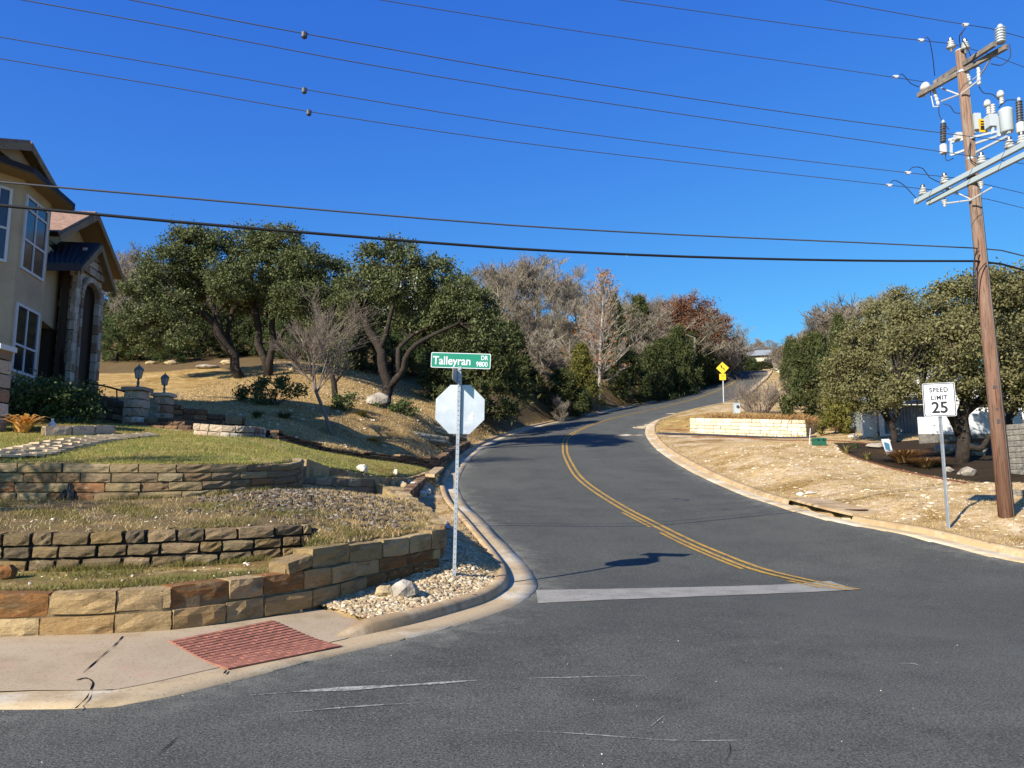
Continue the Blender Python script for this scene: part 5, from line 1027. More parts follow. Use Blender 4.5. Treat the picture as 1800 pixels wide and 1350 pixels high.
m.add([Sx @ Vector((x, y, .0052)) for x, y in o_] + [Sx @ Vector((x, y, .0052)) for x, y in i_], [(k, (k + 1) % n, n + (k + 1) % n, n + k) for k in range(n)]); m.build('border', M['sign_black'], sp)
text('lettering', 'SPEED', .15, Sx, (0, SH * .285), M['sign_black'], sp, sx=.88, bold=.0045, z=.0055); text('lettering', 'LIMIT', .15, Sx, (0, SH * .055), M['sign_black'], sp, sx=.88, bold=.0045, z=.0055); text('lettering', '25', .37, Sx, (0, -SH * .25), M['sign_black'], sp, sx=.95, bold=.009, z=.0055)
# curve warning
g = W(1272, 714, 66); g.z = Hs(g.x, g.y); cv = empty('curve_sign', g, 'yellow diamond reverse turn sign with small speed plaque on a white post uphill', 'road sign'); s = px_m(66); t_ = W(1270, 640, 66)
m = MB(); m.beam(g - Vector((0, 0, .3)), W(1270.5, 648, 66.02), .07, .05); m.build('post', M['white_pole'], cv)
Dx = frame_at(W(1270, 647, 65.95), (0, 0, 1), (-.2, -1, 0)); hd = 11.4 * s; dia = [(0, -hd), (hd, 0), (0, hd), (-hd, 0)]
plate('diamond_plate', dia, .005, M['sign_black'], Dx, cv); plate('diamond_face', [(x * .955, y * .955) for x, y in dia], .002, M['sign_yellow'], Dx, cv, .005)
m = MB()
def arr(poly): m.add([Dx @ Vector((x * hd, y * hd, .0085)) for x, y in poly], [tuple(range(len(poly)))])
arr([(.16, -.42), (.3, -.42), (.3, -.02), (.16, -.02)]); arr([(-.22, .0), (.3, -.16), (.3, -.02), (-.22, .14)]); arr([(-.24, .0), (-.1, -.02), (-.1, .26), (-.24, .26)]); arr([(-.36, .24), (.02, .24), (-.17, .52)]); m.build('arrow', M['sign_black'], cv)
Qx = frame_at(W(1270.2, 662.5, 65.95), (0, 0, 1), (-.2, -1, 0)); plate('speed_plaque', rrect(11 * s, 11 * s, .04), .005, M['sign_yellow'], Qx, cv); text('lettering', '15', .26, Qx, (0, .07), M['sign_black'], cv, bold=.004, z=.007); text('lettering', 'MPH', .13, Qx, (0, -.14), M['sign_black'], cv, z=.007)

# ------------------------------------------------------------------ utility pole and overhead lines
M['pole_wood'] = mk('pole_wood', C('#6f5041'), [(C('#86614d'), .9, .4, .68), (C('#54392c'), 2.2, .5, .7), (C('#2e211b'), 3.5, .6, .75)], rough=.85, bump=[(6, .6, .02)], stretch=(14, 14, .7), attr=[('weathered', C('#857668'), 1.2, .25)])
M['pole_foot'] = M['pole_wood']
M['grey_wood'] = mk('weathered_wood', C('#6f675e'), [(C('#8d857a'), 3, .45, .7), (C('#453e37'), 9, .55, .75)], rough=.9, bump=[(12, .5, .01)])
M['fibre'] = mk('grey_fibreglass', C('#98a3a6'), rough=.45, spec=.4); M['porcelain'] = mk('porcelain', (.48, .48, .46, 1), rough=.25, spec=.5); M['dark_porc'] = mk('dark_glaze', (.06, .06, .065, 1), rough=.3, spec=.5)
M['can'] = mk('grey_can', C('#aeb5b8'), rough=.4, spec=.4); M['cable'] = mk('cable', (.018, .018, .02, 1), rough=.6); M['bare_wire'] = mk('bare_wire', (.1, .1, .105, 1), rough=.5, metal=.3); M['tag_yellow'] = mk('tag_yellow', (.7, .4, .02, 1), rough=.5)
pb = hit(1770, 908); D0 = pb.y; ptop = W(1688, 90, D0)
pole = empty('utility_pole', pb, 'tall leaning brown wooden utility pole with crossarms and grey switchgear', 'utility pole')
DO = D0 - 17.9
def Q(px, py, dd=0): return W(px, py, D0 + dd)
pax = (ptop - pb).normalized(); m = MB(); m.smooth = True; m.tube([pb - Vector((0, 0, .4)), pb + (ptop - pb) * .33, pb + (ptop - pb) * .66, ptop], [.178, .158, .138, .118], 16); sh_ = m.build('shaft', M['pole_wood'], pole); at = sh_.data.attributes.new('weathered', 'FLOAT', 'POINT'); at.data.foreach_set('value', np.repeat([.05, .45, 1.0, 1.5], 16).astype(np.float32))
m = MB(); m.lathe(ptop, [(.12, 0), (.12, .02), (.05, .05)], 12, pax); m.build('cap', M['can'], pole)
def arm(name, a, b, w, h, mat): m = MB(); m.beam(a, b, w, h); return m.build(name, mat, pole)
arm('wood_crossarm', Q(1643, 146, 1.0), Q(1749, 77, -1.15), .09, .115, M['grey_wood']); arm('wood_crossarm', Q(1614, 168, 1.25), Q(1770, 82, -1.2), .09, .115, M['grey_wood'])
arm('grey_crossarm', Q(1609, 355, 1.5), Q(1812, 248, -1.75), .095, .12, M['fibre']); arm('grey_crossarm', Q(1631, 357, 1.25), Q(1822, 262, -1.8), .095, .12, M['fibre'])
def brace(a, b, r=.022, mat='porcelain'): m = MB(); m.tube([a, b], r, 6); return m.build('brace', M[mat], pole)
brace(Q(1655, 178, .8), Q(1690, 165, 0)); brace(Q(1722, 140, -.6), Q(1690, 165, -.1)); brace(Q(1655, 155, .8), Q(1690, 168, 0)); brace(Q(1660, 358, .8), Q(1706, 352, -.1)); brace(Q(1743, 330, -.8), Q(1706, 352, -.2)); brace(Q(1680, 338, .5), Q(1706, 350, -.1), .018)
brace(Q(1738, 100, -.6), Q(1712, 120, -.1), .02, 'grey_wood'); brace(Q(1748, 92, -.9), Q(1722, 135, -.4), .02, 'grey_wood')
def disc_ins(px, py, dd, s=1.0, mats=('porcelain', 'dark_porc'), n=3, up=(0, 0, 1)):
    o = Q(px, py, dd); m = MB(); m.smooth = True; prof = [(.03, -.1 * s)]
    for i in range(n): z = i * .055 * s; prof += [(.035 * s, z), (.1 * s * (1 - .14 * i), z + .006), (.085 * s * (1 - .14 * i), z + .035 * s), (.035 * s, z + .05 * s)]
    m.lathe(o, prof, 12, up); m.build('insulator', M[mats[0]], pole); m = MB(); m.lathe(o + Vector(up) * .055 * s * n, [(.045 * s, 0), (.045 * s, .05 * s), (.02, .075 * s)], 10, up); m.build('insulator_head', M[mats[1]], pole)
for px, py, dd, s in ((1672, 84, .25, 1.0), (1697, 86, -.2, 1.0)): disc_ins(px, py, dd, 1.15, ('porcelain', 'dark_porc'))
for px, py, dd in ((1623, 342, 1.35), (1661, 322, .85), (1726, 287, -.45), (1775, 260, -1.2), (1797, 252, -1.5)): disc_ins(px, py, dd, 1.2)
for px, py, dd in ((1667, 331, .7), (1724, 320, -.3), (1660, 352, .8)): disc_ins(px, py, dd, .75, ('porcelain', 'can'), 3, (0, 0, -1))
def ribbed(name, px0, py0, px1, py1, dd, r, mat, ribs=7, capm=None):
    a, b = Q(px0, py0, dd), Q(px1, py1, dd); d = b - a; L = d.length; m = MB(); prof = []
    for i in range(ribs): z = L * i / ribs; prof += [(r * .72, z), (r, z + L / ribs * .3), (r, z + L / ribs * .5), (r * .72, z + L / ribs * .85)]
    m.lathe(a, prof, 12, d); o = m.build(name, M[mat], pole)
    if capm: m = MB(); m.lathe(b, [(r * .5, 0), (r * .5, .05), (r * .2, .08)], 8, d); m.build('terminal', M[capm], pole)
    return o
ribbed('arrester', 1759, 76, 1758, 48, -1.15, .115, 'can', 6, 'can'); ribbed('arrester', 1658, 250, 1658, 216, .6, .075, 'dark_porc', 8, 'can'); ribbed('arrester', 1793, 215, 1791, 177, -1.4, .075, 'dark_porc', 8, 'porcelain')
for a in ((1659, 270, .6), (1795, 233, -1.4)): m = MB(); m.lathe(Q(*a), [(.085, 0), (.09, .02), (.09, .22), (.06, .25)], 12); m.build('arrester_base', M['porcelain'], pole)
m = MB(); m.smooth = True; m.lathe(Q(1771, 233, -1.1), [(.12, 0), (.145, .03), (.148, .5), (.155, .52), (.155, .55), (.1, .6), (.03, .62)], 18); m.build('recloser_tank', M['can'], pole)
for px, py, dd in ((1761, 183, -1.0), (1738, 201, -.5), (1746, 200, -.6)): ribbed('bushing', px, py, px - 1, py - 17, dd, .055, 'porcelain', 4)
for px, py, dd in ((1759, 168, -1.0), (1736, 184, -.5)): m = MB(); m.smooth = True; m.lathe(Q(px, py + 3, dd), [(.07, 0), (.085, .05), (.07, .13), (.03, .17)], 10); m.build('bushing_cover', M['porcelain'], pole)
for a, sz in (((1716, 215, -.1), (.16, .16, .42)), ((1742, 214, -.65), (.2, .22, .3))): m = MB(); m.box(Q(*a), sz); m.build('control_box', M['can'], pole)
m = MB(); m.box(Q(1728, 221, -.45), (.18, .03, .34)); m.build('warning_placard', M['tag_yellow'], pole); m = MB()
for k in (0, 1, 3): m.box(Q(1728, 213 + k * 4.5, -.48), (.12, .01, .02))
m.box(Q(1728, 222.5, -.48), (.11, .012, .05)); m.build('placard_print', M['sign_black'], pole)
m = MB()
for a, b in (((1672, 250, .45), (1780, 225, -1.2)), ((1672, 273, .45), (1672, 244, .45)), ((1672, 273, .45), (1712, 258, 0)), ((1715, 252, -.1), (1775, 232, -1.2)), ((1715, 268, -.1), (1770, 240, -1.2)), ((1755, 240, -.9), (1755, 205, -.9)), ((1668, 246, .5), (1715, 232, -.1)), ((1745, 236, -.7), (1745, 215, -.7))): m.beam(Q(*a), Q(*b), .05, .05)
m.build('mounting_frame', M['can'], pole); m = MB(); m.box(Q(1686, 240, .2), (.2, .15, .17)); m.build('sensor_box', M['porcelain'], pole)
m = MB(); m.smooth = True; m.lathe(Q(1627, 160, 1.2), [(.06, 0), (.13, .03), (.14, .1), (.1, .2), (.05, .24)], 12); m.lathe(Q(1622, 170, 1.3), [(.05, 0), (.1, .04), (.1, .12), (.05, .16)], 10); m.build('line_insulator', M['porcelain'], pole)
for a, b, dd in (((1640, 152), (1650, 186), .9), ((1700, 125), (1706, 150), -.1), ((1720, 118), (1721, 150), -.4)): ribbed('fuse_cutout', a[0], a[1], b[0], b[1], dd, .05, 'can', 5)
for a, b in (((1634, 155, 1.0), (1641, 188, .95)), ((1641, 188, .95), (1650, 187, .9)), ((1697, 128, 0), (1704, 153, 0)), ((1710, 140, -.2), (1720, 132, -.4))): brace(Q(*a), Q(*b), .014)
m = MB()
for z in (.012, .3, .4): 
    p = ptop - pax * (z * 8 + .5); m.lathe(p, [(.135, 0), (.135, .05)], 14, pax)
m.build('bands', M['galv'], pole)
gw = [pb + (ptop - pb) * t + Vector((-.02, -.02, 0)) + Vector((.06, -(.172 - .055 * t), 0)) for t in (.0, .2, .4, .6, .8, .93)]; m = MB(); m.tube(gw, .007, 5); m.build('ground_wire', M['bare_wire'], pole)
for t, w_, h_ in ((.19, .07, .1), (.215, .05, .05), (.26, .09, .06)): m = MB(); m.box(pb + (ptop - pb) * t + Vector((-.07, -(.165 - .055 * t), 0)), (w_, .012, h_)); m.build('tag', M['bare_wire'], pole)
WD = Vector((-3.03, -1, 0)).normalized(); WR = Vector((1.68, 1, 0)).normalized()
def on_plane(px, py, at, d):
    r = ray(px, py); t = (at.x * d.y - at.y * d.x) / (r[0] * d.y - r[1] * d.x); return Vector((r[0] * t, r[1] * t, CAMZ + r[2] * t))
def jump(name, pts, r=.011): m = MB(); m.tube(catmull([Q(*p) for p in pts], .12), r, 5); return m.build(name, M['cable'], pole)
jump('jumper', [(1619, 72, .4), (1630, 65, .3), (1638, 90, .4), (1643, 133, .7)]); jump('jumper', [(1575, 136, 1.2), (1586, 130, 1.2), (1600, 146, 1.2), (1616, 153, 1.2)]); jump('jumper', [(1697, 50, -.3), (1687, 62, -.2), (1688, 80, 0), (1693, 102, 0)]); jump('jumper', [(1697, 50, -.3), (1690, 60, -.3), (1704, 92, -.3), (1712, 112, -.2)])
jump('jumper', [(1596, 304, .9), (1604, 294, .9), (1622, 296, .9), (1634, 312, .9), (1656, 322, .9)]); jump('jumper', [(1563, 326, 1.5), (1570, 317, 1.5), (1584, 322, 1.5), (1612, 350, 1.45)]); jump('jumper', [(1650, 188, .9), (1652, 205, .7), (1668, 228, .6)]); jump('jumper', [(1658, 182, .6), (1670, 186, .5), (1678, 198, .3), (1688, 199, .2)])
jump('jumper', [(1721, 152, -.4), (1728, 163, -.5), (1745, 166, -.8), (1758, 178, -1)]); jump('jumper', [(1755, 190, -.9), (1770, 176, -1.2), (1788, 176, -1.4)]); jump('jumper', [(1742, 112, -.8), (1762, 114, -1.1), (1776, 100, -1.2), (1774, 78, -1.2)]); jump('jumper', [(1706, 250, -.15), (1703, 265, -.2), (1706, 280, -.2), (1716, 288, -.2)]); jump('jumper', [(1662, 268, .6), (1664, 283, .6), (1676, 278, .5)])
jump('cable_loop', [(1720, 441, -.2), (1714, 450, -.25), (1712, 470, -.25), (1712, 510, -.2)], .016); jump('cable_loop', [(1733, 462, -.2), (1722, 475, -.25), (1716, 500, -.25), (1714, 540, -.2)], .014)
def wire(label, pxs, at, r, mat='bare_wire', right=None, clamps=(), name='power_line'):
    A = Q(*at); root = empty(name, A, label, 'power line'); P = [on_plane(x, y, A, WD) for x, y in pxs]; s = (P[0] - P[1]).normalized(); P = [P[0] + s * 18 + Vector((0, 0, .35)), P[0] + s * 6 + Vector((0, 0, .05))] + P + [A]
    m = MB(); m.smooth = True; m.tube(catmull(P, 1.2), r, 6); m.build('span', M[mat], root)
    if right: 
        m = MB(); R0 = [A] + [on_plane(x, y, A, WR) for x, y in right]; d = R0[-1] - R0[-2] if len(R0) > 1 else WR; m.tube(R0 + [R0[-1] + d.normalized() * 14], r, 6); m.build('far_span', M[mat], root)
    for k, (x, y, big) in enumerate(clamps):
        p = on_plane(x, y, A, WD); m = MB()
        if big: m.lathe(p - Vector((0, 0, .075)), [(.03, 0), (.05, .02), (.05, .1), (.02, .13)], 8); m.build('line_weight', M['dark_porc'], root)
        else:
            m.box(p, (.075, .06, .07)); m.box(p + Vector((-.055, 0, .02)), (.035, .045, .035)); m.box(p + Vector((.055, 0, .015)), (.035, .045, .035)); m.build('clamp', M['porcelain'], root)
wire('thick black lowest cable spanning the whole picture', [(-60, 356), (0, 361), (300, 389), (600, 414), (900, 437), (1200, 451), (1500, 458)], (1716, 459, -.17), .026, 'cable', [(1760, 464), (1800, 475)], name='overhead_cable')
wire('twisted grey cable just above the thick black one', [(-60, 313), (0, 320), (300, 346), (600, 372), (900, 396), (1200, 413), (1500, 426)], (1712, 436, -.16), .016, 'bare_wire', [(1760, 440), (1800, 450)], name='overhead_cable')
wire('lowest thin wire to the end of the grey crossarm', [(-60, 92), (0, 103), (300, 153), (543, 196), (900, 249), (1200, 285), (1450, 313)], (1640, 334, 1.3), .0085, 'bare_wire', [(1740, 351), (1800, 366)], [(543, 197, 1), (1563, 326, 0)])
wire('second lowest thin wire with a dark weight', [(-60, 54), (0, 65), (300, 116), (535, 157), (900, 217), (1200, 257), (1450, 287)], (1680, 313, .85), .0085, 'bare_wire', [(1740, 326), (1800, 340)], [(535, 158, 1), (1596, 304, 0)])
wire('third thin wire crossing the pole behind the switchgear', [(-60, -18), (40, 0), (300, 47), (600, 105), (900, 156), (1200, 201), (1450, 237)], (1726, 277, -.45), .0085, 'bare_wire', [(1800, 288)])
wire('thin wire starting at the top edge left of centre with a weight', [(180, -10), (230, 0), (400, 34), (535, 59), (900, 124), (1200, 171), (1450, 207)], (1785, 250, -1.25), .0085, 'bare_wire', [(1830, 260)], [(535, 60, 1)])
wire('thin wire to the near side of the wooden crossarm', [(600, -12), (670, 0), (900, 37), (1200, 82), (1450, 118)], (1632, 145, 1.2), .0085, 'bare_wire', None, [(1575, 135, 0)])
wire('thin wire passing the pole top', [(1000, -14), (1090, 0), (1300, 30), (1500, 57)], (1672, 77, .25), .0085, 'bare_wire', [(1740, 95), (1800, 118)], [(1619, 71, 0)])
wire('highest thin wire in the top right corner', [(1350, -20), (1455, 0), (1600, 27)], (1740, 50, -.9), .0085, 'bare_wire', [(1800, 66)], [(1697, 44, 0)])
# ------------------------------------------------------------------ stone and stucco house
M['stucco'] = mk('stucco', C('#b8a280'), [(C('#a89272'), 1.2, .45, .7)], rough=.9, bump=[(30, .25, .01)])
M['trim'] = mk('trim_board', C('#8a7658'), [(C('#6f5d44'), 3, .5, .7)], rough=.8); M['soffit'] = mk('soffit_board', C('#8d7650'), rough=.85)
M['fascia'] = mk('dark_fascia', C('#2c211b'), rough=.6); M['shingle'] = mk('asphalt_shingle', C('#8a6e5c'), [(C('#a08470'), 5, .45, .7), (C('#5c4236'), 9, .55, .75)], rough=.95, bump=[(25, .5, .02)])
M['metal_roof'] = mk('black_metal_roof', (.02, .021, .022, 1), rough=.6, spec=.25); M['win_frame'] = mk('window_frame', (.6, .6, .58, 1), rough=.5)
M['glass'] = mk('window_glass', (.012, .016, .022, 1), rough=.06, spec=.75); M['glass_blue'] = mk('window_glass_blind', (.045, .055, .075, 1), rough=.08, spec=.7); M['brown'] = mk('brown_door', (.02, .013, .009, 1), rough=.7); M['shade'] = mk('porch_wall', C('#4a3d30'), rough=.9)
K0, K1, K2 = Vector((-14.96, 16.6, 0)), Vector((-12.84, 20.0, 0)), Vector((-13.15, 21.8, 0))
house = empty('stone_house', (-14, 21, 3.3), 'two storey tan stucco house with stone arched entry at the left edge', 'house')
ze = W(129, 371, 22.35).z
def pz(p, z): return Vector((p[0], p[1], z))
def walls(name, plan, z0, z1, mat): m = MB(); m.prism([pz(p, z0) for p in plan], (0, 0, z1 - z0)); return m.build(name, M[mat], house)
walls('unseen_wing', [(-14.65, 15.2), (-24, 14.6), (-24, 17.5), (-14.65, 17.0)][::-1], 2.6, 10.0, 'stucco')  # out of view, added for the shade it throws on hedge and steps
walls('wall', [K0, (-22, 16.0), (-22, 22.5), K2, K1][::-1], 2.6, ze + .02, 'stucco')
def window(a, b, z0, z1, vs, hs, glass='glass', sill=True, z0b=None):
    """a, b plan ends on a wall whose outside is to the right of a->b"""
    a, b = pz(a, 0), pz(b, 0); t = (b - a).normalized(); n = Vector((t.y, -t.x, 0)); L = (b - a).length; fm = MB()
    def P(s, z, o): return a + t * s + n * o + Vector((0, 0, z))
    def bar(s0, za, s1, zb, w, o=.03): fm.beam(P(s0, za, o / 2 + .003), P(s1, zb, o / 2 + .003), o, w, up=t if abs(za - zb) > .01 else (0, 0, 1))
    w = .07
    for s in (0, L): fm.box(P(s, (z0 + z1) / 2, .025), (1, 1, 1), Matrix((t * w, n * .05, Vector((0, 0, z1 - z0 + w)))).transposed())
    for z in (z0, z1): fm.box(P(L / 2, z, .023), (1, 1, 1), Matrix((t * (L - w), n * .046, Vector((0, 0, w)))).transposed())
    for v in vs: fm.box(P(L * v, (z0 + z1) / 2, .02), (1, 1, 1), Matrix((t * .05, n * .04, Vector((0, 0, z1 - z0 - w)))).transposed())
    for h in hs: fm.box(P(L / 2, z0 + (z1 - z0) * h, .021), (1, 1, 1), Matrix((t * (L - w), n * .043, Vector((0, 0, .055)))).transposed())
    f = fm.build('window', M['win_frame'], house); ss = [0] + list(vs) + [1]; hh = [0] + list(hs) + [1]
    for i in range(len(ss) - 1):
        for j in range(len(hh) - 1):
            g_ = MB(); g_.box(P(L * (ss[i] + ss[i + 1]) / 2, z0 + (z1 - z0) * (hh[j] + hh[j + 1]) / 2, .008), (1, 1, 1), Matrix((t * (L * (ss[i + 1] - ss[i]) - .05), n * .012, Vector((0, 0, (z1 - z0) * (hh[j + 1] - hh[j]) - .05)))).transposed()); g_.build('pane', M[glass], f)
    return f
tB = (K2 - K1).normalized(); tA = (K1 - K0).normalized()
window(K1 + tB * .22, K1 + tB * 1.58, W(52, 478, 20.7).z, W(60, 355, 20.7).z, (.48,), (.4, .83)); window(K1 + tB * .2, K1 + tB * 1.55, W(38, 655, 20.7).z, W(47, 541, 20.7).z, (.48,), (.4,))
window(K1 - tA * 1.75, K1 - tA * .3, W(15, 458, 19.7).z, W(22, 333, 19.7).z, (.8,), (.45,), 'glass_blue'); window(K1 - tA * 1.75, K1 - tA * .55, W(3, 640, 19.5).z, W(6, 525, 19.5).z, (.5,), (.45,), 'glass_blue')
ev = [Vector((-14.5, 15.6, ze)), Vector((-12.35, 19.65, ze)), Vector((-12.75, 22.3, ze)), Vector((-20, 23.4, ze)), Vector((-23, 15.4, ze))]
m = MB(); m.prism(ev[::-1], (0, 0, .05)); m.build('soffit', M['soffit'], house)
m = MB(); rg = Vector((-17.4, 19.6, ze + 1.5)); e2 = [p + Vector((0, 0, .2)) for p in ev]; n = len(ev)
m.add(ev + e2 + [rg], [(i, (i + 1) % n, n + (i + 1) % n, n + i) for i in range(n)] + [(n + i, n + (i + 1) % n, 2 * n) for i in range(n)]); m.build('roof', M['fascia'], house)
def gable(c, u, hw, zeave, zpk, depth, over=.35, wallmat='stucco', th=.14, barge='trim', roofmat='shingle'):
    """ridge runs back from the face; c plan point of the face centre, u along the face"""
    c = pz(c, 0); u = pz(u, 0).normalized(); n = Vector((u.y, -u.x, 0))
    w = MB(); w.prism([c - u * hw + Vector((0, 0, zeave)), c + u * hw + Vector((0, 0, zeave)), c + Vector((0, 0, zpk - .12))], -n * .3); w.build('gable_wall', M[wallmat], house)
    pk = c + Vector((0, 0, zpk)); k = 1 + .3 / hw
    for s in (-1, 1):
        eav = c + u * hw * s * k + Vector((0, 0, zpk - (zpk - zeave) * k)); up_ = (pk - eav); nn = (Vector(up_).cross(n) * s).normalized(); nn = nn if nn.z > 0 else -nn
        r = MB(); r.prism([pk + n * over, eav + n * over, eav - n * depth, pk - n * depth][::s], nn * th); r.build('roof_slope', M[roofmat], house); r = MB(); r.prism([pk + n * (over - .01) - nn * .03, eav + n * (over - .01) - nn * .03, eav - n * depth - nn * .03, pk - n * depth - nn * .03][::s], nn * .025); r.build('soffit', M['soffit'], house)
        b = MB(); b.prism([pk + n * (over + .004) - Vector((0, 0, .16)), eav + n * (over + .004) - Vector((0, 0, .14)), eav + n * (over + .004) + nn * .06, pk + n * (over + .004) + nn * .06][::s], n * .05); b.build('barge_board', M[barge], house)
        f = MB(); f.prism([eav + n * over, eav - n * depth, eav - n * depth + nn * th, eav + n * over + nn * th][::s], (u * s) * .03); f.build('gutter', M['fascia'], house)
gable((-13.35, 20.45), (-.1, 1), 1.35, W(79, 325, 21.9).z, W(52, 259, 20.6).z, 5, .3)
gable((-14.75, 25.6), (-.1, 1), 2.2, W(214, 487, 28.2).z + .1, W(178, 381, 25.8).z, 3.2, .8)
# recessed porch between bay and entry
Kp, Kq = Vector((-13.45, 21.85, 0)), Vector((-14.25, 24.3, 0)); zb = W(95, 566, 23).z
walls('porch_beam', [Kp, Kq, Kq + Vector((-1.2, -.3, 0)), Kp + Vector((-1.2, -.3, 0))], zb, W(95, 462, 23).z + .5, 'stucco')
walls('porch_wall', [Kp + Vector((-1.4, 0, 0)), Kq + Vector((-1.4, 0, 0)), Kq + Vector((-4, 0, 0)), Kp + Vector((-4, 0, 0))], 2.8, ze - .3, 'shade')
walls('porch_roof_wall', [(-14.2, 22.2), (-14.8, 25.0), (-17, 25.0), (-17, 22.2)], zb + .5, W(140, 435, 25).z, 'stucco')
m = MB(); q4r = [p_ + Vector((.45, 0, 0)) for p_ in (W(80, 430, 23.6), W(160, 431, 25.2), W(140, 462, 23.7), W(79, 461, 21.8))]; m.prism(q4r[::-1], (0, 0, -.12)); m.build('metal_roof', M['metal_roof'], house)
m = MB()
for k in range(1, 7): a_, b2 = q4r[0].lerp(q4r[1], k / 7), q4r[3].lerp(q4r[2], k / 7); m.beam(a_ + Vector((0, 0, .02)), b2 + Vector((0, 0, .02)), .03, .05)
m.build('roof_seams', M['metal_roof'], house); m = MB(); m.beam(q4r[3] - Vector((0, 0, .15)), q4r[2] - Vector((0, 0, .15)), .12, .2); m.build('roof_gutter', M['fascia'], house)
# stone entry
K4, K5, K6 = Vector((-14.15, 24.2, 0)), Vector((-13.5, 24.0, 0)), Vector((-13.72, 26.1, 0)); zA = W(163, 497, 25).z; z_0 = 3.6; uf = (K6 - K5).normalized(); nf = Vector((uf.y, -uf.x, 0)); wl = (K6 - K5).length; zg = W(207, 503, 26.3).z + .1; zpk = W(179, 434, 25.1).z
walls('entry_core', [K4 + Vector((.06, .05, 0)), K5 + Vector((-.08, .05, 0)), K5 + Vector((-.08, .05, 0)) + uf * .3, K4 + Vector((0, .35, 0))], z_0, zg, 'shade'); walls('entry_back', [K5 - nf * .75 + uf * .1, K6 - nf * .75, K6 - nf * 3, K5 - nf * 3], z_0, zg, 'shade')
bp = {'n': 0}
def hstone(p, sx, sy, sz, ang, tilt=0):
    put('stone', rnd.choice(BLK['house']), house, Matrix.LocRotScale(p, (Matrix.Rotation(ang, 3, 'Z') @ Matrix.Rotation(tilt, 3, 'Y')).to_euler(), Vector((sx, sy, sz))))
def course_fill(a, b, z0, z1, ln, hh, th=.16):
    a, b = pz(a, 0), pz(b, 0); t = b - a; L = t.length; t.normalize(); nn = Vector((t.y, -t.x, 0)); z = z0
    while z < z1 - .05:
        h = min(rnd.uniform(*hh), z1 - z); s = -rnd.uniform(0, ln[0] * .6)
        while s < L - .04:
            l = rnd.uniform(*ln); s0, s1 = max(0, s), min(L, s + l); s += l
            if s1 - s0 > .05: hstone(a + t * (s0 + s1) / 2 - nn * (th / 2 - .01 + rnd.uniform(-.012, .012)) + Vector((0, 0, z + h / 2)), s1 - s0 - .015, th, h - .015, math.atan2(t.y, t.x))
        z += h
course_fill(K4, K5, z_0, zg - .1, (.28, .55), (.26, .42)); ra = .58; cs = wl * .5
course_fill(K5, K5 + uf * (cs - ra - .14), z_0, zA, (.25, .5), (.26, .4)); course_fill(K5 + uf * (cs + ra + .14), K6, z_0, zA, (.25, .5), (.26, .4))
zs = zA - ra; za = zs
for s in (-1, 1):
    z = z_0
    while z < zs - .02: h = min(.32, zs - z); hstone(K5 + uf * (cs + s * (ra + .07)) - nf * .04 + Vector((0, 0, z + h / 2)), .14, .17, h - .012, math.atan2(uf.y, uf.x)); z += h
for k in range(11):
    a = math.pi * (k + .5) / 11; hstone(K5 + uf * (cs + math.cos(a) * (ra + .08)) - nf * .03 + Vector((0, 0, zs + math.sin(a) * (ra + .08))), .17, .17, .185, math.atan2(uf.y, uf.x), -a + math.pi * 0)
sp_ = MB(); out = [K5 + Vector((0, 0, zA - .02)), K6 + Vector((0, 0, zA - .02)), K6 + Vector((0, 0, zg)), K5 + uf * cs + Vector((0, 0, zpk - .3)), K5 + Vector((0, 0, zg))]
sp_.prism([p - nf * .12 for p in out], -nf * .12); sp_.build('spandrel', SM['house'], house)
for r_ in range(3): course_fill(K5 + uf * (.12 + r_ * .18), K6 - uf * (.12 + r_ * .18), zA + .24 + r_ * .28, zA + .5 + r_ * .28, (.3, .55), (.26, .26), .13)
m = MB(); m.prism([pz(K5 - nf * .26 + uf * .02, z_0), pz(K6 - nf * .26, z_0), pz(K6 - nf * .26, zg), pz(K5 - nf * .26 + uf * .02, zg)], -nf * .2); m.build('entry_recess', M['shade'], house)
for k in range(11): hstone(K5 + uf * (cs - .22) - nf * .22 + Vector((0, 0, z_0 + .4 + k * .34)), .26, .1, .3, math.atan2(uf.y, uf.x))
gable(tuple((K5 + uf * cs - nf * .1)[:2]), tuple(uf[:2]), wl * .5, zg, zpk, 2.5, .3, 'trim', roofmat='metal_roof')
m = MB(); m.beam(W(113, 470, 24.1) + Vector((.45, 0, 0)), W(107, 690, 24.0) + Vector((.45, 0, 0)), .09, .09, up=(0, -1, 0)); m.build('downpipe', M['fascia'], house)
house.location.x -= .45
# porch post caps at the left edge
m = MB(); p = hit(2, 720); p = W(-14, 690, 17.6)
st = empty('stone_pier', (p.x, p.y, Hs(p.x, p.y)), 'stone pier with a pale cap cut by the left picture edge', 'pier')
for k in range(6): put('stone', rnd.choice(BLK['house']), st, Matrix.LocRotScale(Vector((p.x, p.y, st.location.z + .16 + k * .33)), Matrix.Identity(3).to_euler(), Vector((.5, .5, .31))))
m.box((p.x, p.y, W(-14, 612, 17.6).z), (.6, .6, .12)); m.build('cap', M['win_frame'], st)

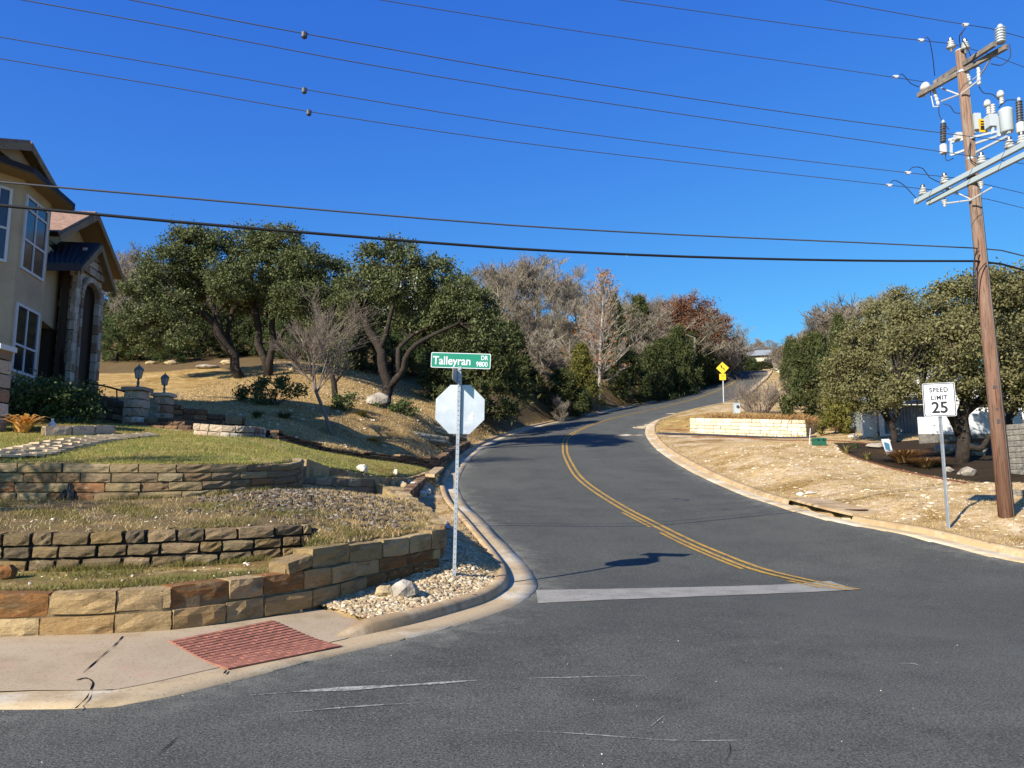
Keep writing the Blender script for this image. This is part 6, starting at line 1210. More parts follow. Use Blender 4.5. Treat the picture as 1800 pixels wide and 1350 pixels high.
# ------------------------------------------------------------------ front garden of the house
def hedge_box(name, label, pxs, mat, seed, dens=70, leaf=.05, per=60):
    return leaf_shrub(name, label, pxs[0], pxs[1], mat, per, leaf, dens, .26, seed)
hedge_box('hedge', 'dark clipped hedge in shade under the bay windows', ((70, 742), [(35, 690, 28, 0), (75, 690, 30, 0), (110, 695, 28, 0), (50, 720, 24, 0), (100, 722, 24, 0), (15, 720, 20, 0), (150, 700, 24, .3), (150, 725, 22, .3)]), 'shrub_leaf', 31, 75, .05, 90)
PB = [(a, b) for a, b in ((78, 767), (130, 766), (203, 764))]; pp = [hit(*p) for p in PB]
stone_wall('flowerbed_border', 'low border of brown stone blocks in front of the hedge', [(p.x, p.y, p.z - .05, p.z + .24) for p in pp], 'house', 1, (.4, .7), .3, .02, seed=21, cat='garden border')
pp = [hit(*p) for p in ((338, 764), (380, 767), (430, 769), (470, 771), (484, 774))]
stone_wall('round_planter_wall', 'low dark rounded rubble wall at the top of the green lawn', dense([(p.x, p.y, p.z - .05, p.z + .3) for p in pp]), 'house', 2, (.2, .4), .3, .02, core='mortar_dark', seed=22, cat='garden wall')
def pillar(px, basey, topy, wpx, Y, label, kind):
    g = W(px, basey, Y); g.z = Hs(g.x, g.y); zt = W(px, topy, Y).z; w = wpx * px_m(Y); root = empty('stone_pillar', g, label, 'pillar'); h = (zt - g.z - .1) / 4
    for k in range(4):
        for sx in (-1, 1): put('stone', rnd.choice(BLK['house']), root, Matrix.LocRotScale(g + Vector((sx * w * .21, 0, h * (k + .5))), Matrix.Rotation(rnd.uniform(-.04, .04), 3, 'Z').to_euler(), Vector((w * rnd.uniform(.4, .46), w * .9, h - .015))))
    put('cap_stone', rnd.choice(BLK['house']), root, Matrix.LocRotScale(Vector((g.x, g.y, zt - .05)), Matrix.Identity(3).to_euler(), Vector((w * 1.12, w * 1.12, .11))))
    return g, zt
M['lantern_metal'] = mk('verdigris_metal', C('#5d655e'), [(C('#7b857e'), 12, .5, .7)], rough=.6, metal=.3); M['lantern_glass'] = mk('lantern_glass', (.2, .22, .24, 1), rough=.15, spec=.6)
def lantern(base, h, label):
    root = empty('lantern', base, label, 'lantern'); m = MB(); m.smooth = True; s = h / .95
    m.lathe(base, [(.12 * s, 0), (.09 * s, .04 * s), (.04 * s, .1 * s), (.06 * s, .2 * s), (.035 * s, .3 * s), (.05 * s, .36 * s), (.12 * s, .38 * s)], 10); m.build('stem', M['lantern_metal'], root)
    b = base + Vector((0, 0, .38 * s)); g_ = MB(); g_.lathe(b, [(.11 * s, 0), (.165 * s, .32 * s)], 6); g_.build('glass', M['lantern_glass'], root)
    f = MB()
    for k in range(6): a = k * math.pi / 3; f.beam(b + Vector((math.cos(a) * .115 * s, math.sin(a) * .115 * s, 0)), b + Vector((math.cos(a) * .172 * s, math.sin(a) * .172 * s, .32 * s)), .02 * s, .02 * s)
    f.build('cage', M['lantern_metal'], root); r = MB(); r.lathe(b + Vector((0, 0, .31 * s)), [(.2 * s, 0), (.2 * s, .03 * s), (.15 * s, .1 * s), (.06 * s, .17 * s), (.02 * s, .2 * s), (.03 * s, .23 * s), (.005, .27 * s)], 6); r.build('hood', M['lantern_metal'], root)
for px, by, ty, w, Y, lab, ll, ltop in ((238, 745, 682, 36, 21.8, 'taller stone pillar by the house steps', 'taller lantern on the pillar nearer the house', 640), (285, 745, 692, 30, 22.8, 'shorter dark stone pillar right of the house steps', 'lower pointed lantern on the right hand pillar', 655)):
    g, zt = pillar(px, by, ty, w, Y, lab, 0); top = Vector((g.x, g.y, zt + .004)); lantern(top, W(px, ltop, Y).z - zt, ll)
def steps():
    root = empty('garden_steps', hit(280, 762), 'wide flagstone steps climbing between the pillars', 'steps')
    for k in range(6):
        Y = 19.9 + k * .38; a, b = W(206 + k * 3, 758, Y), W(372 - k * 12, 758, Y); z = 2.86 + k * .14
        nst = 5
        for j in range(nst):
            c0, c1 = a.lerp(b, j / nst), a.lerp(b, (j + 1) / nst); c_ = (c0 + c1) / 2
            put('step_stone', rnd.choice(BLK['thin']), root, Matrix.LocRotScale(Vector((c_.x, Y + .25, z - .02 + rnd.uniform(-.01, .01))), Matrix.Identity(3).to_euler(), Vector((abs(c1.x - c0.x) - .012, .52, .16))))
steps()
pw = [W(300, 738, 23), W(322, 738, 23.3), W(365, 738, 23.8), W(396, 740, 24.2), W(432, 742, 24.6)]; tp_ = (709, 717, 726, 732, 738)
for i in range(4):
    a, b = pw[i], pw[i + 1]; zt = W(310, tp_[i], a.y).z
    root = stone_wall('step_wall', '', [(a.x, a.y, Hs(a.x, a.y) - .1, zt), (b.x, b.y, Hs(b.x, b.y) - .1, zt)], 'thin', max(2, int((zt - Hs(a.x, a.y)) / .15)), (.25, .5), .35, .012, core='mortar_dark', seed=30 + i, cat='garden wall')
    root['label'] = ('highest', 'second highest', 'third', 'lowest')[i] + ' level of the dark stepped wall right of the lantern pillars'; root['group'] = 'levels of the stepped wall'
pw = [W(150, 735, 22.5), W(190, 735, 22.2), W(222, 735, 21.9)]
stone_wall('porch_wall', 'dark sloping stone wall between the hedge and the taller pillar', [(pw[0].x, pw[0].y, 3.2, W(150, 690, 22.5).z), (pw[1].x, pw[1].y, 3.2, W(190, 700, 22.2).z), (pw[2].x, pw[2].y, 3.2, W(222, 712, 21.9).z)], 'thin', 5, (.25, .5), .3, .012, core='mortar_dark', seed=36, cat='garden wall')
rl = empty('hand_rail', W(165, 678, 22.6), 'thin black hand rail beside the porch steps', 'railing'); m = MB(); m.tube([W(150, 672, 23), W(190, 680, 22.6), W(222, 689, 22.2)], .03, 6); m.build('rail', M['fascia'], rl); m = MB(); m.tube([W(165, 676, 22.8), W(166, 705, 22.8)], .02, 5); m.build('baluster', M['fascia'], rl); m = MB(); m.tube([W(205, 684, 22.4), W(206, 712, 22.4)], .02, 5); m.build('baluster', M['fascia'], rl)
M['flag'] = mk('flagstone', C('#a8977c'), [(C('#b8a88e'), 2, .45, .7), (C('#8a7a66'), 6, .52, .75)], rough=.9, bump=[(18, .4, .02)], obj=.12, coords='object')
fb = MB(); q = random.Random(4)
flag_me = []
for s_ in range(4):
    q = random.Random(s_ + 70); poly = [(x * q.uniform(.94, 1), y * q.uniform(.93, 1)) for x, y in ((-.5, -.42), (-.1, -.5), (.42, -.48), (.5, .1), (.45, .48), (-.05, .5), (-.47, .44), (-.5, 0))]
    fb = MB(); fb.prism([(x, y, -.5) for x, y in poly], (0, 0, 1)); flag_me.append(fb.mesh('flagstone', M['flag']))
path = empty('garden_path', hit(100, 790), 'pale flagstone path crossing the green lawn to the house steps', 'path')
L_, R_e = [(-40, 798), (60, 783), (130, 773), (200, 767), (262, 763)], [(-40, 828), (60, 806), (130, 790), (200, 775), (275, 767)]
Lp = catmull([hit(max(1, a), b) if a > 0 else W(a, b, 13.6) for a, b in L_], .5); Rp = catmull([hit(max(1, a), b) if a > 0 else W(a, b, 12.9) for a, b in R_e], .5); n = 15
m = MB(); V_ = []
for i in range(31):
    k_ = lambda L: (lambda t: L[min(int(t), len(L) - 2)].lerp(L[min(int(t), len(L) - 2) + 1], t - min(int(t), len(L) - 2)))(i / 30 * (len(L) - 1))
    for p_ in (k_(Lp), k_(Rp)): V_.append((p_.x, p_.y, Hs(p_.x, p_.y) + .045))
m.add(V_, [(2 * i, 2 * i + 1, 2 * i + 3, 2 * i + 2) for i in range(30)]); m.build('path_bed', M['flag'], path)
for i in range(n):
    def sm(L, t): k = min(int(t * (len(L) - 1)), len(L) - 2); return L[k].lerp(L[k + 1], t * (len(L) - 1) - k)
    a, b = sm(Lp, (i + .5) / n), sm(Rp, (i + .5) / n); a2, b2 = sm(Lp, i / n), sm(Lp, (i + 1) / n); dl_ = max((b2 - a2).length, .25)
    for j in range(3):
        c_ = a.lerp(b, (j + .5) / 3); d_ = b - a; put('flagstone', rnd.choice(flag_me), path, Matrix.LocRotScale(Vector((c_.x, c_.y, Hs(c_.x, c_.y) + .028)), Matrix.Rotation(math.atan2(d_.y, d_.x) + rnd.uniform(-.05, .05), 3, 'Z').to_euler(), Vector((d_.length / 3 * 1.1, dl_ * 1.14, .04))))
M['agave_orange'] = mk('orange_strap_leaf', (1, 1, 1, 1), rough=.6, transl=.35, island=[(.78, .42, .08, 1), (.85, .55, .18, 1), (.66, .3, .05, 1), (.8, .58, .28, 1)])
p = hit(40, 760); clump_grass('orange_plant', 'bright orange yellow strap leaved plant at the left edge', p, 90, 1.05, .75, 'agave_orange', 9, .06, arch=.7)
p = hit(91, 757); jug = empty('white_jug', p, 'small white jug left on the ground by the flowerbed border', 'jug'); m = MB(); m.smooth = True; m.lathe(p, [(.07, 0), (.08, .03), (.08, .16), (.03, .22), (.03, .25)], 12); m.build('body', M['sign_white'], jug); m = MB(); m.lathe(p + Vector((0, 0, .25)), [(.035, 0), (.035, .03)], 8); m.build('lid', M['sign_red'] if 0 else M['porcelain'], jug)
M['stump'] = mk('burnt_stump', (.03, .028, .027, 1), [((.09, .085, .08, 1), 8, .5, .7)], rough=.95, bump=[(20, .8, .03)])
p = hit(123, 878); st = MB()
for k in range(6): a = k * 1.05; st.tube([p + Vector((math.cos(a) * .22, math.sin(a) * .18, -.05)), p + Vector((math.cos(a) * .1, math.sin(a) * .08, .1)), p + Vector((math.cos(a) * .04, math.sin(a) * .03, .2 + .04 * (k % 3)))], [.05, .06, .045], 6)
setp(st.build('tree_stump', M['stump']), 'charred grey tree stump against the upper wall', 'stump')
def rock(px, py, wpx, hpx, label, mat, seed, name='rock', pos=None, dep=.8):
    g = pos or hit(px, py); w, h = wpx * px_m(g.y) / 2, hpx * px_m(g.y); m = MB(); m.ico(g + Vector((0, 0, h * .35)), (w, w * dep, h * .62), .2, seed, True); return setp(m.build(name, mat), label, 'rock')
M['rockgrey'] = mk('grey_limestone', C('#9a9082'), [(C('#5b554c'), 6, .5, .7), (C('#c7bfb0'), 3, .55, .75)], rough=.95, bump=[(14, .9, .05)]); M['rocktan'] = mk('tan_limestone', C('#b09c78'), [(C('#8a7757'), 5, .5, .7)], rough=.95, bump=[(14, .8, .05)]); M['rockwhite'] = mk('white_limestone', C('#cfc5b2'), [(C('#a79c88'), 6, .55, .75)], rough=.95, bump=[(14, .7, .04)])
rock(708, 1048, 52, 26, 'pitted grey boulder sitting in the corner gravel', M['rockgrey'], 2); rock(676, 1048, 34, 20, 'tan boulder touching the grey one in the gravel', M['rocktan'], 3); rock(6, 1018, 40, 26, 'rust brown loose block at the left edge of the lowest terrace', SM['front'], 4)
rock(636, 833, 20, 13, 'white rock beside the thin lawn edging', M['rockwhite'], 5); rock(664, 712, 40, 22, 'dark round boulder left of the forked oak', M['rockgrey'], 6)
q = random.Random(3)
for k in range(9): rock(690 + k * 5 + q.uniform(-2, 2), 850 + q.uniform(-2, 8), q.uniform(8, 15), q.uniform(6, 10), '%s rock from the left in the small cream heap below the lawn tip' % ordn[k], M['rockwhite' if k % 2 else 'rocktan'], 20 + k)['group'] = 'rocks heaped below the lawn tip'
rock(742, 872, 16, 10, 'white rock left at the mouth of the culvert', M['rockwhite'], 41); rock(752, 868, 14, 9, 'cream rock right at the mouth of the culvert', M['rockwhite'], 42)
for i, (px, py, w, h, l) in enumerate(((400, 640, 24, 8, 'pale ledge rock under the leaning oak'), (300, 640, 22, 7, 'white ledge rock above the dry lawn behind the lanterns'), (365, 647, 44, 6, 'long flat grey ledge on the top of the dry lawn'), (520, 652, 26, 7, 'pale ledge rock between the oaks'), (265, 640, 18, 6, 'cream ledge rock left above the lanterns'), (648, 772, 60, 7, 'long whitish ledge on the dry terrace'))):
    rock(px, py, w, h, l, M['rocktan' if i != 2 else 'rockgrey'], 50 + i, 'ledge_rock', dep=.5)
# culvert by the left kerb
cu = stone_wall('culvert', 'dark stone lined drainage channel sunk beside the left kerb', [(-2.62, 18.9, .75, 1.35), (-2.72, 21, .9, 1.6), (-2.8, 23.5, 1.15, 1.8), (-2.86, 26.2, 1.6, 2.05)], 'thin', 3, (.3, .6), .3, .02, core='mortar_dark', cat='drain', seed=51)
m = MB(); m.prism([(-2.95, 26.3, 2.02), (-2.62, 26.2, 2.0), (-2.66, 30.2, 2.36), (-3.0, 30.4, 2.4)], (0, 0, .1)); m.build('head_slab', M['kerb'], cu)
V = []
for y in np.arange(18.4, 26.6, .4):
    p = min(LEc, key=lambda q_: abs(q_.y - y)); x0 = p.x - GUT - KW - .02; z = p.z; t = min(1, (y - 18.4) / 1.2); V += [(x0, y, z + .12), (x0 - .12, y, z + .12 - .3 * t), (-2.66 - (y - 19) * .03, y, z + .12 - .3 * t)]
m = MB(); m.add(V, [(i * 3 + k, i * 3 + k + 1, i * 3 + k + 4, i * 3 + k + 3) for i in range(len(V) // 3 - 1) for k in range(2)]); m.build('channel_bed', M['mortar_dark'], cu)
ap = [(-2.35, 16.9), (-1.32, 16.9), (-1.62, 19.0), (-2.55, 18.9)]; m = MB(); m.add([(x, y, Hs(x, y) + .05) for x, y in ap], [(0, 1, 2, 3)]); m.build('apron', M['white_conc'], cu)

# ------------------------------------------------------------------ right side
# storm drain inlet
ci = REc[j0:j1 + 1]; inl = empty('storm_inlet', ci[len(ci) // 2], 'concrete kerb inlet with a long dark slot in the right kerb', 'storm drain')
def off_pt(i, o, z): 
    p = REc[i]; t = REc[i + 1] - REc[i - 1]; n_ = Vector((-t.y, t.x, 0)).normalized() * -1; return p + n_ * o + Vector((0, 0, z))
m = MB(); ks = list(range(j0, j1 + 1)); V = []
for i in ks: V += [off_pt(i, GUT + .02, .155), off_pt(i, GUT + .03, .21), off_pt(i, GUT + .1, .222), off_pt(i, 1.6, .225), off_pt(i, 1.6, .05), off_pt(i, GUT + .02, .155)]
m.add(V, [(i * 6 + j, i * 6 + j + 1, i * 6 + 7 + j, i * 6 + 6 + j) for i in range(len(ks) - 1) for j in range(5)] + [tuple(range(6))[::-1], tuple((len(ks) - 1) * 6 + j for j in range(6))]); m.build('deck_slab', M['kerb'], inl)
m = MB(); V = []
for i in ks: V += [off_pt(i, GUT - .01, .008), off_pt(i, GUT + .5, -.12), off_pt(i, GUT + .55, -.12), off_pt(i, GUT + .55, .16)]
m.add(V, [(i * 4 + j, i * 4 + j + 1, i * 4 + 5 + j, i * 4 + 4 + j) for i in range(len(ks) - 1) for j in range(3)]); m.build('throat', M['dark'], inl)
p = hit(1497, 903); mh = MB(); mh.lathe(off_pt(j0 + 2, 1.05, .222), [(.3, 0), (.3, .012), (.27, .014), (.0, .014)], 24); M['iron'] = mk('rusty_iron', C('#5a4038'), [(C('#3a2a26'), 9, .5, .7)], rough=.8); setp(mh.build('manhole_cover', M['iron']), 'round rusty iron cover in the storm inlet slab', 'manhole cover')
rock(1408, 872, 14, 7, 'white stone lying at the left end of the storm inlet slab', M['rockwhite'], 61); rock(1425, 869, 20, 5, 'flat pale stone behind the storm inlet slab', M['rockwhite'], 62)
# white planter
stone_wall('white_planter_wall', 'long white limestone block planter wall above the dry verge', [(Pl0.x, Pl0.y, Hs(Pl0.x, Pl0.y - .3) - .1, Plt0.z), (Pl1.x, Pl1.y, Hs(Pl1.x, Pl1.y - .3) - .1, Plt1.z)], 'white', 5, (.35, .75), .25, .014, seed=41, cat='planter')
stone_wall('white_planter_return', 'shaded short end of the white planter wall', [(Pl1.x + .02, Pl1.y + .05, Hs(Pl1.x, Pl1.y - .3) - .1, Plt1.z), (Pl2.x, Pl2.y, Hs(Pl2.x + .3, Pl2.y) - .1, Plt2.z)], 'white', 5, (.35, .75), .25, .014, seed=42, cat='planter')
dv = [hit(1153, 762), Pl0 + Vector((-.6, -.75, 0)), Pl0.lerp(Pl1, .4) + Vector((0, -.6, 0)), Pl1 + Vector((.3, -.6, 0))]
def terr(x, y): return H(np.asarray(x), np.asarray(y))
setp(ribbon('drive_strip', catmull([Vector((p.x, p.y, 0)) for p in dv], .4), .75, M['seal'], .03, fn=terr), None, None, None, 'structure')
M['edging'] = mk('rusty_edging', C('#6b4535'), rough=.9)
def edging(name, pxs, label, h=.1):
    P = catmull([hit(*p) for p in pxs], .4); m = MB(); V = []
    for p in P: z = Hs(p.x, p.y); V += [(p.x, p.y, z - .05), (p.x, p.y, z + h), (p.x, p.y + .04, z + h), (p.x, p.y + .04, z - .05)]
    m.add(V, [(i * 4 + j, i * 4 + 4 + j, i * 4 + 5 + j, i * 4 + 1 + j) for i in range(len(P) - 1) for j in range(3)]); return setp(m.build(name, M['edging']), label, 'edging')
edging('garden_edging', [(1160, 755), (1190, 756), (1212, 757)], 'short rusty edging left of the white planter', .06); edging('garden_edging', [(1216, 769), (1320, 771), (1430, 775), (1510, 779), (1560, 782)], 'long rusty edging strip running right from the white planter', .06); edging('garden_edging', [(1478, 792), (1510, 808), (1560, 823), (1620, 837), (1700, 851)], 'curved rusty edging around the dark planting bed', .06)
def vine(name, label, a, b, n, seed, hang=.5, wd=.8):
    q = random.Random(seed); root = empty(name, a, label, 'plant'); m = MB()
    for i in range(n):
        t = q.random(); p = a.lerp(b, t) + Vector((q.uniform(-.2, .2), q.uniform(-.05, wd), q.uniform(0, .05)))
        if p.y < a.lerp(b, t).y + .15 and q.random() < .5:
            e = p + Vector((q.uniform(-.15, .15), -.12, -hang * q.uniform(.2, 1))); m.tube([p, p + Vector((0, -.1, .05)), e], [.012, .01, .006], 3, caps=False)
        else: d = Vector((q.uniform(-.3, .3), q.uniform(-.3, .3), q.uniform(.1, .45))); m.tube([p, p + d * .6, p + d + Vector((0, 0, -.08))], [.012, .01, .006], 3, caps=False)
    m.build('stems', M['dry_stem'], root)
vine('dry_vine', 'brown dead groundcover trailing over the long white planter wall', Plt0 + Vector((1.2, 0, 0)), Plt1, 1700, 5); vine('dry_vine', 'brown dead groundcover on the shaded end of the planter', Plt1, Plt2 + Vector((1.2, .4, -.2)), 700, 6)
vine('dry_vine', 'rust coloured dead groundcover right of the planter', W(1470, 756, 45), W(1560, 765, 38), 900, 7, .2, 1.6)
p = W(1295, 722, 50); p.z = Hs(p.x, p.y); ub = empty('meter_pedestal', p, 'grey metal meter pedestal behind the white planter', 'utility box'); m = MB(); m.box(p + Vector((0, 0, .3)), (.38, .3, .62)); m.build('cabinet', M['can'], ub); m = MB(); m.prism([p + Vector((-.21, -.17, .61)), p + Vector((.21, -.17, .61)), p + Vector((.21, .17, .67)), p + Vector((-.21, .17, .67))], (0, 0, .04)); m.build('lid', M['can'], ub); m = MB(); m.lathe(p + Vector((.03, -.15, .42)), [(.1, 0), (.1, .05), (.07, .08)], 12, (0, -1, 0)); m.build('meter', M['dark_porc'], ub)
M['green_box'] = mk('green_enamel', (.02, .11, .07, 1), [((.03, .08, .05, 1), 4, .5, .7)], rough=.5)
p = hit(1440, 783); gb = empty('green_utility_box', p, 'small dark green telecom box on the dry verge', 'utility box'); w = 22 * px_m(p.y); h = 13 * px_m(p.y)
m = MB(); m.box(p + Vector((0, 0, h * .36)), (w * .92, w * .7, h * .76)); m.build('base', M['green_box'], gb); m = MB(); P_ = [(-.5, -.4, .0), (.5, -.4, .0), (.5, .4, 0), (-.5, .4, 0)]; m.add([p + Vector((x * w, y * w, h * .74)) for x, y, _ in P_] + [p + Vector((x * w * .9, y * w * .85, h)) for x, y, _ in P_], [(3, 2, 1, 0), (4, 5, 6, 7)] + [(i, (i + 1) % 4, 4 + (i + 1) % 4, 4 + i) for i in range(4)]); m.build('lid', M['green_box'], gb)
for s_ in (-.2, .2): m = MB(); m.box(p + Vector((s_ * w, -w * .41, h * .74)), (.05, .02, .07)); m.build('latch', M['sign_black'], gb)
p = hit(1422, 782); m = MB(); m.tube([p - Vector((0, 0, .1)), W(1424.5, 753, p.y)], .016, 6); setp(m.build('white_stake', M['sign_white']), 'thin white marker stake beside the green box', 'stake')
# planting bed
def agave(px, py, h, label, seed, mat='shrub_leaf'): clump_grass('agave_plant', label, hit(px, py), 26, h, h * .9, mat, seed, .035, arch=.25)
agave(1488, 797, .5, 'spiky green plant at the left tip of the planting bed', 1, 'grass_green'); agave(1525, 808, .42, 'small spiky green plant near the rusty edging', 2, 'grass_green'); agave(1505, 788, .3, 'low spiky plant deeper in the left end of the bed', 3)
clump_grass('dry_grass_clump', 'fountain of tan dry grass right of the tilted yard sign', hit(1590, 814), 700, 1.15, 1.5, 'dry_stem', 5, .016, arch=.62); clump_grass('dry_grass_clump', 'second tan dry grass fountain beneath the speed limit sign', hit(1628, 822), 520, .85, 1.25, 'dry_stem', 6, .016, arch=.62); clump_grass('strap_plant', 'dull green strap leaved clump right of the dry grass', hit(1642, 820), 200, .4, .8, 'grass_green', 7, .016)
for i, (px, py, w, h, l) in enumerate(((1700, 835, 30, 14, 'flat grey boulder under the wide olive oak'), (1668, 830, 18, 9, 'small grey rock at the foot of the oak trunk'), (1660, 797, 36, 18, 'pale boulder in shade behind the speed sign post'), (1715, 800, 40, 20, 'mossy boulder behind the oak trunk'), (1500, 770, 20, 7, 'white stone on the rusty edging'), (1545, 787, 40, 9, 'long dark flat rock in the left of the bed'), (1795, 790, 24, 20, 'pale stone beside the utility pole near the right edge'))): rock(px, py, w, h, l, M['rockgrey'] if i not in (4,) else M['rockwhite'], 70 + i, 'boulder')
# tilted yard sign
p = hit(1566, 802); ys = empty('yard_sign', p, 'tilted white and blue yard sign in the planting bed', 'sign'); Yx = frame_at(W(1560, 785, p.y), (-.3, .1, 1), (-1, -.35, .1)); s_ = px_m(p.y)
plate('board', [(-.2, -.3), (.14, -.34), (.22, .26), (-.14, .34)], .006, M['sign_white'], Yx, ys); M['sign_blue'] = mk('sign_blue', (.05, .16, .28, 1), rough=.5); plate('print', [(-.13, -.08), (.06, -.2), (.14, .08), (.0, .18), (-.08, .2)], .001, M['sign_blue'], Yx, ys, .0065); plate('print_bar', [(-.15, -.24), (.11, -.28), (.12, -.24), (-.15, -.2)], .001, M['sign_blue'], Yx, ys, .0065)
m = MB(); m.tube([p - Vector((0, 0, .1)), W(1562, 790, p.y + .02)], .012, 5); m.build('stake', M['galv'], ys)
# shed, white walls and block walls under the right hand oaks
M['siding'] = mk('grey_siding', C('#7d8585'), [(C('#6d7474'), 2, .45, .7)], rough=.7); M['white_wall'] = mk('white_panel', (.72, .72, .7, 1), [((.6, .6, .58, 1), 1.5, .5, .75)], rough=.7); M['green_roof'] = mk('green_roof', C('#5c8f78'), rough=.6); M['block_grey'] = mk('grey_block', C('#6f6a62'), [(C('#8a857b'), 4, .45, .7), (C('#4d4943'), 9, .55, .75)], rough=.9, bump=[(20, .5, .02)], obj=.12, coords='object')
def bld_wall(root, name, a, b, z0, z1, th, mat):
    t = (b - a); t.z = 0; n_ = Vector((-t.y, t.x, 0)).normalized(); m = MB(); m.prism([pz(a, z0), pz(b, z0), pz(b + n_ * th, z0), pz(a + n_ * th, z0)], (0, 0, z1 - z0)); return m.build(name, M[mat], root)
a, b = W(1556, 772, 38), W(1640, 772, 38); zt = W(1600, 712, 38).z; zg_ = Hs(a.x, a.y) - .3; sh = empty('grey_shed', (a.x, a.y, zg_ + .3), 'grey board sided shed with white trim behind the tilted yard sign', 'shed')
bld_wall(sh, 'wall', a, b, zg_, zt, 4, 'siding'); nb_ = 14
for k in range(nb_ + 1): p0 = a.lerp(b, k / nb_); m = MB(); m.box((p0.x, p0.y - .015, (zg_ + zt) / 2), (.05, .035, zt - zg_)); m.build('batten', M['siding'], sh)
m = MB(); m.box(((a.x + b.x) / 2, a.y - .04, W(1600, 768, 38).z), ((b - a).length + .1, .08, .3)); m.build('base_board', M['white_wall'], sh); m = MB(); m.prism([pz(a + Vector((-.4, -.4, 0)), zt), pz(b + Vector((.4, -.4, 0)), zt), pz(b + Vector((.4, 4.4, 0)), zt + .9), pz(a + Vector((-.4, 4.4, 0)), zt + .9)], (0, 0, .12)); m.build('roof', M['siding'], sh); m = MB(); m.box((a.x - .12, a.y, (zg_ + zt) / 2), (.2, .1, zt - zg_)); m.box((a.x - .6, a.y + .3, (zg_ + zt) / 2), (.7, .1, zt - zg_)); m.build('corner_board', M['white_wall'], sh)
a, b = W(1617, 764, 34), W(1800, 758, 34); z0, z1 = W(1617, 763, 34).z, W(1617, 733, 34).z; wp = empty('white_wall', (a.x, a.y, z0), 'long white panel wall under the right hand oaks', 'wall'); n_ = 5
for k in range(n_): p0, p1 = a.lerp(b, k / n_), a.lerp(b, (k + 1) / n_ - .004); bld_wall(wp, 'panel', p0, p1, z0, z1 + k * .08, .12, 'white_wall')
bld_wall(wp, 'footing', a + Vector((0, .02, 0)), b + Vector((2, .02, 0)), z0 - 1.6, z0 - .01, .1, 'block_grey')
hb = empty('green_roofed_house', W(1780, 740, 44), 'house with pale green eaves and white walls half hidden by the right hand oaks', 'house'); a, b = W(1690, 745, 44), W(1900, 745, 44); zl, zh = Hs(a.x, a.y) - 1, W(1760, 648, 44).z
bld_wall(hb, 'wall', a, b, zl, zh, 7, 'white_wall'); m = MB(); m.prism([pz(a + Vector((-.8, -.8, 0)), zh), pz(b + Vector((.8, -.8, 0)), zh), pz(b + Vector((.8, 4, 0)), zh + 1.6), pz(a + Vector((-.8, 4, 0)), zh + 1.6)], (0, 0, .15)); m.build('roof', M['green_roof'], hb); m = MB(); m.box(((a.x + b.x) / 2, a.y - .84, zh + .02), ((b - a).length + 1.6, .06, .28)); m.build('fascia', M['green_roof'], hb)
m = MB(); m.box(((a.x * .7 + b.x * .3), a.y - .03, zl + 2.3), (1.4, .08, 1.2)); w_ = m.build('window', M['win_frame'], hb); m = MB(); m.box(((a.x * .7 + b.x * .3), a.y - .06, zl + 2.3), (1.2, .08, 1.0)); m.build('pane', M['glass'], w_)
# block wall at the right edge
def block_wall(name, label, pts, courses, ln, hcourse, seed):
    q = random.Random(seed); root = empty(name, pts[0], label, 'retaining wall'); me = block_me
    a, b = Vector(pts[0]), Vector(pts[1]); t = b - a; t.z = 0; L = t.length; ang = math.atan2(t.y, t.x); n_ = int(L / ln)
    for c_ in range(courses):
        for k in range(n_):
            s = (k + .5 * (c_ % 2)) * ln; put('block', me, root, Matrix.LocRotScale(pz(a + t.normalized() * s, min(a.z, b.z) + hcourse * (c_ + .5)), Matrix.Rotation(ang, 3, 'Z').to_euler(), Vector((ln - .012, .26, hcourse - .01))))
block_me = rock_block(99, .012).mesh('block', M['block_grey'])
p0, p1 = hit(1722, 856), hit(1798, 872); block_wall('grey_block_wall', 'low grey block wall behind the foot of the utility pole', [p0 - Vector((0, 0, .1)), p1 + (p1 - p0) - Vector((0, 0, .1))], 3, .4, .17, 1)
p0 = W(1770, 820, 25); p1 = W(1860, 830, 23.5); block_wall('tall_block_wall', 'taller shaded grey block wall at the right picture edge', [pz(p0, Hs(p0.x, p0.y) - .1), pz(p1, Hs(p0.x, p0.y) - .1)], 9, .4, .18, 2)
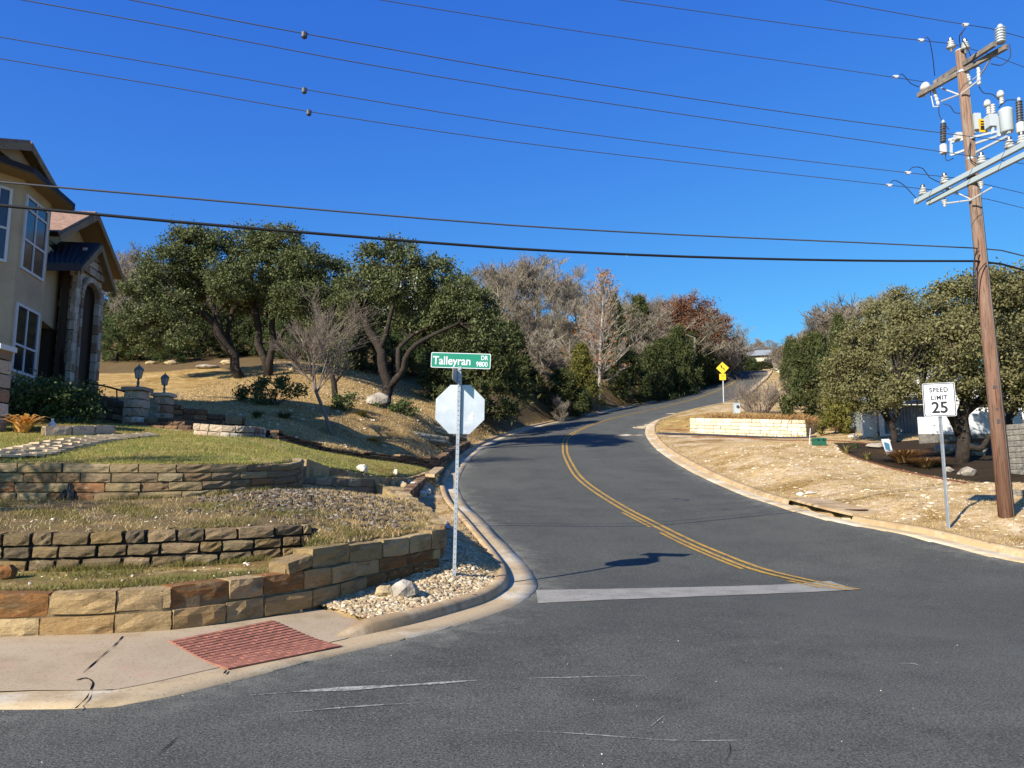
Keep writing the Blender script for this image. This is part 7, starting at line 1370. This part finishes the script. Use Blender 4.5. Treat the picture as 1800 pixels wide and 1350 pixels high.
# far houses
M['pale_stone'] = mk('pale_stone', C('#c9bfa8'), [(C('#a99d85'), 1.2, .45, .7)], rough=.9); M['grey_roof'] = mk('grey_roof', C('#8b9092'), rough=.9)
def far_house(name, label, c, w, d, h, rot, wall, roof, rise=1.6, wins=3):
    root = empty(name, c, label, 'house'); Mx = Matrix.Translation(c) @ Matrix.Rotation(rot, 4, 'Z')
    def bx(nm, cc, sz, mat, par=None): m = MB(); m.box((0, 0, 0), sz); m.v = [tuple(Mx @ (Vector(v) + Vector(cc))) for v in m.v]; return m.build(nm, M[mat], par or root)
    bx('wall', (0, 0, h / 2 - 1), (w, d, h + 2), wall); m = MB(); W2, D2 = w / 2 + .5, d / 2 + .5; P_ = [(-W2, -D2, h), (W2, -D2, h), (W2, D2, h), (-W2, D2, h), (-W2 * .55, 0, h + rise), (W2 * .55, 0, h + rise)]; m.add([Mx @ Vector(p) for p in P_], [(0, 1, 5, 4), (2, 3, 4, 5), (1, 2, 5), (3, 0, 4), (3, 2, 1, 0)]); m.build('roof', M[roof], root)
    for k in range(wins): x = -w / 2 + w * (k + .5) / wins; f = bx('window', (x, -d / 2 - .02, h * .55), (w / wins * .62, .1, h * .5), 'win_frame'); bx('pane', (x, -d / 2 - .05, h * .55), (w / wins * .62 - .2, .1, h * .5 - .2), 'glass', f)
    return root
p = W(1350, 655, 122); p.z = Hs(p.x, p.y); far_house('far_stone_house', 'pale stone house with a grey roof at the top of the hill road', p, 7, 7, W(1350, 631, 122).z - p.z, -.3, 'pale_stone', 'grey_roof', 1.5)
p = W(698, 520, 88); p.z = Hs(p.x, p.y); far_house('far_white_house', 'white house with big windows glimpsed through the forked oak crown', p, 7, 6, max(3, W(698, 482, 88).z - p.z), .15, 'white_wall', 'grey_roof', .8, 4)
p = W(1553, 600, 62); p.z = Hs(p.x, p.y); far_house('far_grey_house', 'grey house whose roof edge shows above the right hand oaks', p, 5, 6, W(1520, 559, 62).z - p.z, 0, 'siding', 'white_wall', .4, 2)
p = W(1285, 640, 130); p.z = Hs(p.x, p.y); far_house('far_house', 'tiny pale house in the trees by the rusty oak', p, 6, 6, max(3, W(1290, 620, 130).z - p.z), 0, 'pale_stone', 'grey_roof', 1)
# off-frame bare tree whose branches shade the upper wall
o = empty('bare_tree', (-11.6, 8.2, Hs(-11.6, 8.2)), 'bare tree just outside the left edge whose branches shade the terraces', 'tree'); b_ = put('branches', BARE[1], o); b_.scale = (.8, .8, .8)

# lettering becomes plain meshes
dg = bpy.context.evaluated_depsgraph_get()
for o in [o for o in bpy.data.objects if o.type == 'FONT']:
    me = bpy.data.meshes.new_from_object(o.evaluated_get(dg)); n = bpy.data.objects.new('lettering', me); n.matrix_local = o.matrix_local; link(n, o.parent); n.location, n.rotation_euler, n.scale = o.location, o.rotation_euler, o.scale; bpy.data.objects.remove(o)
